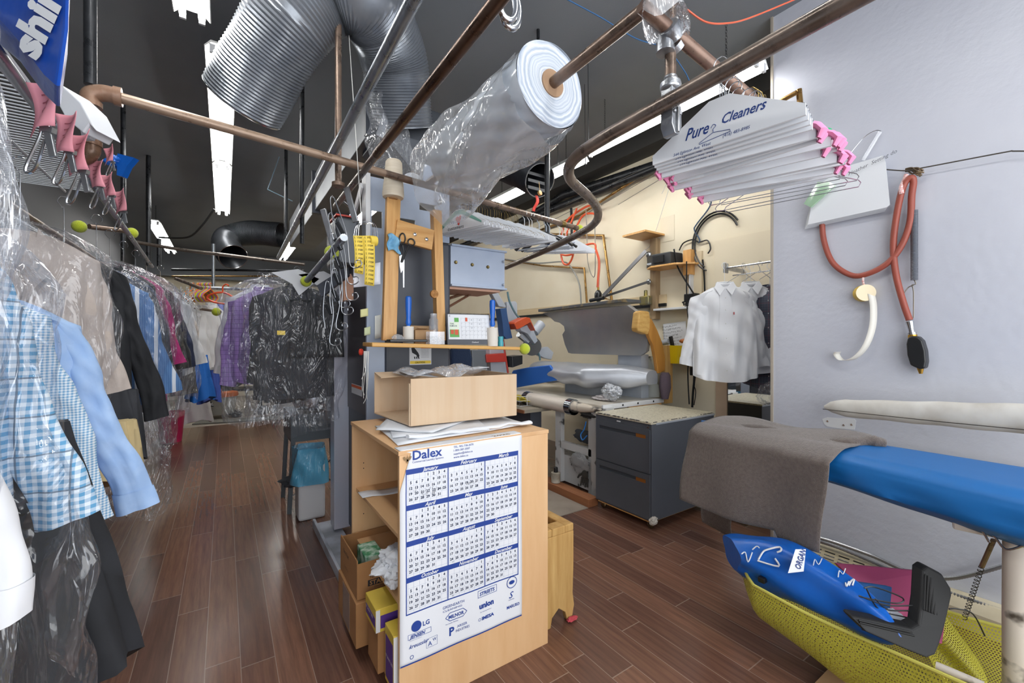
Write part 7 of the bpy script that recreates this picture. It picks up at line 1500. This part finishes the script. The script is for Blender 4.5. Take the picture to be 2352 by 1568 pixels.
t = thing('blue_bag', 'blue bag with white shirt lettering on the wire shelf, cut by the top edge', 'bag', at(80, 60, 1.0)); T_ = 1.0
bp = [(-40, -60), (165, -70), (160, -20), (158, 60), (150, 120), (138, 205), (100, 170), (40, 90), (-10, 50), (-40, 40)]
MB().prism([at(u, v, T_ - .0004 * u) for u, v in bp], FWD * .16 + V((-.12, 0, 0))).build('bag_body', pm('blue_bag_nylon', '#1a50b4', .28, 0, '#1644a0', 5, bs=.4, bn=9), t, smooth=0, bevel=.02, seg=4)
fr = frame(at(86, 142, .955), at(122, 60, .945) - at(86, 142, .955), at(60, 110, .955) - at(86, 142, .955)); MB().text('shirt', fr, .105, .0, .005, bold=.05, fit=.19).build('lettering', M_white, t, smooth=0)
c = at(190, 255, 1.5); tag(MB().prism([at(u, v, 1.5) for u, v in ((115, 205), (142, 195), (185, 235), (220, 300), (205, 285), (190, 305), (150, 270))], FWD * .1).build('white_bag', M_paper, smooth=0, bevel=.012), 'white folded bag lying on the wire shelf beside the blue one', 'bag')
tag(MB().prism([at(u, v, 1.6) for u, v in ((185, 300), (192, 285), (215, 300), (205, 318), (188, 318))], FWD * .02).build('paper_label', M_paper, smooth=0), 'white notched paper label beside the rusty lower elbow', 'label')
t = thing('blue_cloth', 'blue knotted cloth on the shelf end by the upright pipe', 'cloth', at(275, 370, 2.1)); crumple(at(270, 372, 2.1), .05, (1, .8, .7), 88, 14).prism([at(u, v, 2.08) for u, v in ((270, 352), (308, 362), (292, 380), (280, 405), (268, 402))], FWD * .03).build('cloth_body', pm('royal_nylon', '#1460c0', .35), t)
t = thing('wall_crate', 'dark shelf unit with boxes deep behind the left clothes', 'shelf unit', (-1.5, 5.5, 0)); MB().bb((-1.78, 4.4, 1.95), (-1.2, 7, 2.0)).build('shelf', M_dkmetal, t, smooth=0); MB().bb((-1.78, 4.4, 0), (-1.72, 4.46, 2.0)).build('upright', M_dkmetal, t, smooth=0); MB().bb((-1.3, 4.4, 0), (-1.24, 4.46, 2.0)).build('upright', M_dkmetal, t, smooth=0)
for k in range(4): tag(MB().bb((-1.7, 4.5 + k * .6, 2.0), (-1.3, 4.95 + k * .6, 2.25 + .05 * (k % 2))).build('stored_box', M_card if k % 2 else M_pine_x, smooth=0, bevel=.005), ['nearest', 'second', 'third', 'farthest'][k] + ' stored box on the dark shelf behind the left clothes', 'box')
# ---------------------------------------------------------------- roll of plastic film on its pipe
def ringmat():
    m, nt, b = _nt('roll_layers'); tc = N(nt, 'ShaderNodeTexCoord'); ln = N(nt, 'ShaderNodeVectorMath', operation='LENGTH'); L(nt, tc.outputs['Object'], ln.inputs[0])
    f = noise(nt, None, 1); n1 = N(nt, 'ShaderNodeTexNoise', noise_dimensions='1D'); n1.inputs['Scale'].default_value = 90; n1.inputs['Detail'].default_value = 3
    L(nt, mth(nt, 'ADD', ln.outputs['Value'], mth(nt, 'MULTIPLY', noise(nt, tc.outputs['Object'], 7, 3), .05)), n1.inputs['W'])
    L(nt, mix_col(nt, ramp(nt, n1.outputs[0], .35, .65), hexc('#aebacb'), hexc('#dde3ea')), b.inputs['Base Color']); b.inputs['Roughness'].default_value = .25; bump(nt, b, n1.outputs[0], .4, .01); return m
a = at(1277, 186, 1.72); b = r0.lerp(r1, (a.y - r0.y) / (r1.y - r0.y)); ax = (r1 - r0).normalized(); a = b
t = thing('plastic_roll', 'big roll of clear garment plastic hanging on the pipe', 'plastic roll', a); Rr = .17
M_roll = pm('roll_plastic', '#dfe6ee', .16, 0, '#c6d0dc', 5, bs=.5, bn=9, coat=.6); M_rend = ringmat()
MB().lathe([(.052, .0), (.10, -.004), (.14, .003), (Rr - .012, -.002), (Rr, .008)], a, ax, 56).build('roll_end', M_rend, t, smooth=60)
m = MB()
s_ = ax.orthogonal().normalized(); 
s_ = V((0, 0, 1)) - ax * ax.z; s_.normalize(); w_ = ax.cross(s_)
def rl(u, k):
    th = u * 2 * PI; z = k * .86; r = Rr * (1 - .1 * k) + .006 * math.sin(3 * th + k * 14) + .010 * k * math.sin(5 * th + k * 9) + .004 * math.sin(11 * th - k * 25) * (k > .05)
    return a + ax * (z + .004) + (s_ * math.cos(th) + w_ * math.sin(th)) * r
m.grid(rl, 64, 46, cu=True); m.build('film_roll', M_roll, t, smooth=50)
MB().lathe([(.042, -.006), (.054, -.006), (.054, .84), (.042, .84)], a, ax, 30).build('cardboard_core', pm('core_card', '#a5866a', .8), t)
def sk(u, k):
    th = -.25 + u * (2 * PI * .9); z = .06 + k * .92; r = Rr * 1.05 + .02 * k + .016 * math.sin(3 * th + k * 7) + .010 * math.sin(7 * th + k * 11) + .003 * math.sin(13 * th - 20 * k)
    p = a + ax * z + (s_ * math.cos(th) + w_ * math.sin(th)) * r; dn = max(0, -math.cos(th)); return p + UP * (-.07 * dn * (.3 + k)) - UP * .05 * max(0, k - .8) * 4 * dn
MB().grid(sk, 80, 60).build('loose_film', film('roll_film', clear=.6, gl=.6, s=9, k=.9, milk=.3), t, smooth=30)
def tl(u, k):
    c = at(1035, 372, 2.45); return c + RGT * ((u - .5) * .2 * (1 - .5 * k) + .02 * math.sin(k * 6) - .02) + UP * (.05 - .33 * k * (1 - .45 * u)) + FWD * (.03 * math.sin(u * 11 + k * 3))
MB().grid(tl, 26, 20).build('film_tail', film('roll_film', clear=.6, gl=.6, s=9, k=.9, milk=.3), t, smooth=30)
# ---------------------------------------------------------------- far end of the aisle
v0 = atZ(505, 958, 0); sc8 = 1.0
t = thing('shop_vacuum', 'grey shop vacuum with orange lid on wheels at the end of the aisle', 'vacuum', v0); M_vg = pm('vac_grey', '#b9b9b2', .5, 0, '#a8a8a1', 5); M_vo = pm('vac_orange', '#d2691f', .45)
MB().lathe([(.22, .08), (.24, .1), (.29, .43), (.30, .44), (.0, .44)], v0, (0, 0, 1), 28).build('tank', M_vg, t); MB().lathe([(.31, .42), (.315, .46), (.30, .5), (.2, .52), (.0, .52)], v0, (0, 0, 1), 28).build('lid', M_vo, t)
MB().cyl(v0 + V((.0, -.2, .5)), v0 + V((-.03, -.32, .58)), .05, 14).build('hose_port', M_vo, t); MB().lathe([(.2, .52), (.21, .62), (.15, .78), (.0, .8)], v0 + V((.02, .1, 0)), (0, 0, 1), 24).build('motor_head', M_black, t)
for x, y in ((-.28, -.16), (.28, -.16), (-.2, .24), (.2, .24)): MB().lathe([(.0, 0), (.09, .01), (.09, .08), (.05, .11), (.0, .11)], v0 + V((x, y, 0)), (0, 0, 1), 14).build('caster_foot', M_black, t)
q = v0 + V((-.26, -.17, .23)); MB().box(v0 + V((-.14, -.235, .3)), (.16, .02, .1)).build('label', M_black, t, smooth=0); MB().text('GID', frame(v0 + V((-.2, -.248, .275)), (1, 0, 0), (0, 0, 1)), .07, 0, 0, bold=.03, fit=.12).build('label_print', M_white, t, smooth=0)
p0, p1 = atZ(448, 972, 0), atZ(680, 958, 0); tag(MB().bar(p0 + UP * .012, p1 + UP * .012 , .35, .02).build('floor_strip', pm('mat_grey', '#6a6862', .7)), 'worn grey threshold strip across the end of the aisle floor', 'floor strip')
t = thing('work_table', 'low dark steel table carrying pipes behind the shop vacuum', 'table', at(560, 900, 8.6)); c = atZ(540, 945, 0)
MB().bb(c + V((-.5, -.25, .78)), c + V((1.5, .4, .82)) if 0 else c + V((1.5, .4, .82))).build('table_top', pm('steel_top', '#8f938f', .4, .4), t, smooth=0)
for x in (-.45, .45, 1.4):
    for y in (-.2, .35): MB().bb(c + V((x, y, 0)), c + V((x + .04, y + .04, .78))).build('leg', M_dkmetal, t, smooth=0)
MB().bb(c + V((-.3, -.2, .45)), c + V((1.4, .35, .5))).build('lower_shelf', M_dkmetal, t, smooth=0)
t = thing('steam_pump', 'grimy pump and pipework on the floor under the bagged suit', 'pump', atZ(590, 955, 0)); c = atZ(585, 958, 0)
for k in range(4): MB().cyl(c + V((.05 + k * .26, .1, .12)), c + V((.24 + k * .26, .1, .12)), .09, 12).build('pump_body', [M_dkmetal, M_grey_enamel, M_dkmetal, M_cast][k], t)
for k in range(4): MB().tube(spline([c + V((k * .28, 0, .05)), c + V((k * .28 + .05, 0, .3)), c + V((k * .28 + .2, .05, .35)), c + V((k * .28 + .25, .05, .1))], 5), .025, 8).build('pump_pipe', M_rust, t)
c = atZ(662, 953, 0); tag(MB().bb(c + V((-.18, 0, 0)), c + V((.2, .4, 1.05))).build('white_bin', pm('white_bin_plastic', '#d6d4ce', .5), smooth=0, bevel=.02), 'tall white plastic bin below the bagged suit', 'bin')
c = atZ(698, 950, 0); tag(MB().bb(c + V((-.02, 0, 0)), c + V((.3, .3, .55))).build('tall_carton', M_brownbox, smooth=0, bevel=.01), 'brown carton standing right of the tall white bin', 'box')
c = atZ(735, 1070, 0); t = thing('machine_stand', 'grey sheet metal stand with splayed legs left of the press column', 'stand', c); c = V((.50, 4.35, 0))
MB().bb(c + V((-.02, -.2, .62)), c + V((.45, .35, .86))).build('trough', M_grey_enamel if 0 else pm('stand_grey', '#5f666b', .5, .3), t, smooth=0)
for x, y in ((0, -.18), (.4, -.18), (0, .3), (.4, .3)): MB().bar(c + V((x, y, .62)), c + V((x - .03 + (.06 if x else 0), y, 0)), .035, .035, (0, 1, 0)).build('leg', pm('stand_grey', '#5f666b', .5, .3), t, smooth=0)
m = MB().bar(c + V((0, -.18, .15)), c + V((.4, -.18, .5)), .012, .012); m.bar(c + V((0, -.18, .5)), c + V((.4, -.18, .15)), .012, .012); m.build('cross_brace', M_steel, t, smooth=0)
MB().lathe([(.0, 0), (.16, .02), (.2, .12), (.18, .2), (.0, .22)], c + V((.2, 0, .86)), (0, 0, 1), 20).build('drum', M_steel, t)
tag(crumple(c + V((.36, -.1, .9)), .1, (.9, 1, 1.5), 91, 14).build('white_sack', M_wht), 'white cloth sack hanging on the machine stand', 'sack')
tag(crumple(c + V((.05, -.25, .30)), .09, (1.7, .6, .6), 92, 12).build('dark_rag', M_blk2), 'dark rag hanging low on the machine stand legs', 'rag')
poly_cover('clear plastic draped over the machine stand', c + V((.22, 0, 1.2)), 0, w=.34, top=.05, bot=-.5, th=.3, seed=77)
c = V((.60, 4.02, 0)); t = thing('waste_bin', 'white bin lined with a blue plastic bag by the press column', 'waste bin', c)
MB().bb(c + V((-.09, -.10, 0)), c + V((.12, .12, .5))).build('bin', M_white, t, smooth=0, bevel=.02)
MB().grid(lambda a, b: c + V((.01 + (.12 + .015 * math.sin(a * 31 + b * 5) + .02 * b) * math.copysign(abs(math.cos(a * 2 * PI)) ** .6, math.cos(a * 2 * PI)), .01 + (.13 + .015 * math.sin(a * 25 - b * 7) + .02 * b) * math.copysign(abs(math.sin(a * 2 * PI)) ** .6, math.sin(a * 2 * PI)), (.6 - .3 * b))), 44, 14, cu=True).build('liner', film('blue_liner', tint=(.12, .5, .78), clear=.3, gl=.5, s=20, k=.8, milk=.85), t, smooth=40)
c = atZ(412, 1012, 0); tag(MB().lathe([(.0, 0), (.13, 0), (.17, .45), (.16, .45), (.12, .02), (.0, .02)], c + V((-.1, 0, 0)), (0, 0, 1), 24).build('pink_bin', pm('hot_pink_plastic', '#c2245f', .35)), 'hot pink plastic bin on the floor behind the left clothes', 'bin')
# small coloured hangers
cols = ['#e87f2f', '#39a9c9', '#e87f2f', '#e8a52f', '#e88a2f', '#c55fb0', '#e8a52f', '#b7d33a', '#9a6fc0', '#e8842f', '#c8e05a', '#b06fc9', '#e88a3f']
cn = ['orange', 'turquoise', 'orange', 'amber', 'orange', 'mauve', 'amber', 'lime', 'violet', 'orange', 'lime', 'purple', 'orange']
for i, (cc_, nm) in enumerate(zip(cols, cn)):
    u = 437 + i * 3.2 + (8 if i > 2 else 0); p = at(u, 655, 5.6); Wm = Matrix.Translation(p) @ Matrix.Rotation(.9, 4, 'Z'); q = lambda x_, z_: Wm @ V((x_, 0, z_))
    t = thing('small_hanger', nm + ' small plastic hanger ' + ('in the left bunch' if i < 3 else 'in the bright bunch') + ' on the far rail', 'hanger', p, 'small coloured plastic hangers on the far rail')
    MB().tube([q(0, -.05), q(-.11, -.12), q(-.13, -.16), q(-.08, -.21), q(.08, -.21), q(.13, -.16), q(.11, -.12)], .009, 6, closed=True).build('body', pm('pl_' + cc_, cc_, .4), t); MB().tube(spline([q(0, -.05), q(0, -.01), q(-.02, .01), q(0, .03), q(.02, .02)], 3), .006, 6).build('hook', pm('pl_' + cc_, cc_, .4), t)
p = at(512, 662, 5.2); q = lambda x_, z_: p + RGT * x_ + UP * z_; t = thing('large_hanger', 'large orange plastic hanger right of the coloured bunch', 'hanger', p)
MB().tube(spline([q(-.02, -.05), q(-.14, -.07), q(-.19, -.12), q(-.1, -.17), (q(.1, -.2)), q(.17, -.21), q(.17, -.16), q(.08, -.08)], 4, True), .012, 8, closed=True).build('body', pm('pl_red', '#dd5530', .4), t); MB().tube(spline([q(0, -.06), q(0, .02), q(.04, .05), q(.07, .03)], 4), .009, 6).build('hook', pm('pl_red', '#dd5530', .4), t)
p = proto_hanger(False, name='white_hanger', hookmat=M_white, wire=.004); 
for i in range(14): place(p, i == 0, at(402 + i * 3.4, 662 + (i % 4) * 6, 5.2 + .05 * (i % 3)), 1.0 + .1 * (i % 5), 0, 'empty white hanger in the cluster left of the coloured ones', 'empty white hangers on the far rail')
for i in range(8): place(p, False, at(548 + i * 7, 668 + (i % 3) * 8, 6.2), 1.0 + .15 * (i % 4), 0, 'empty white hanger right of the orange hanger, far rail', 'empty white hangers right of the orange one')
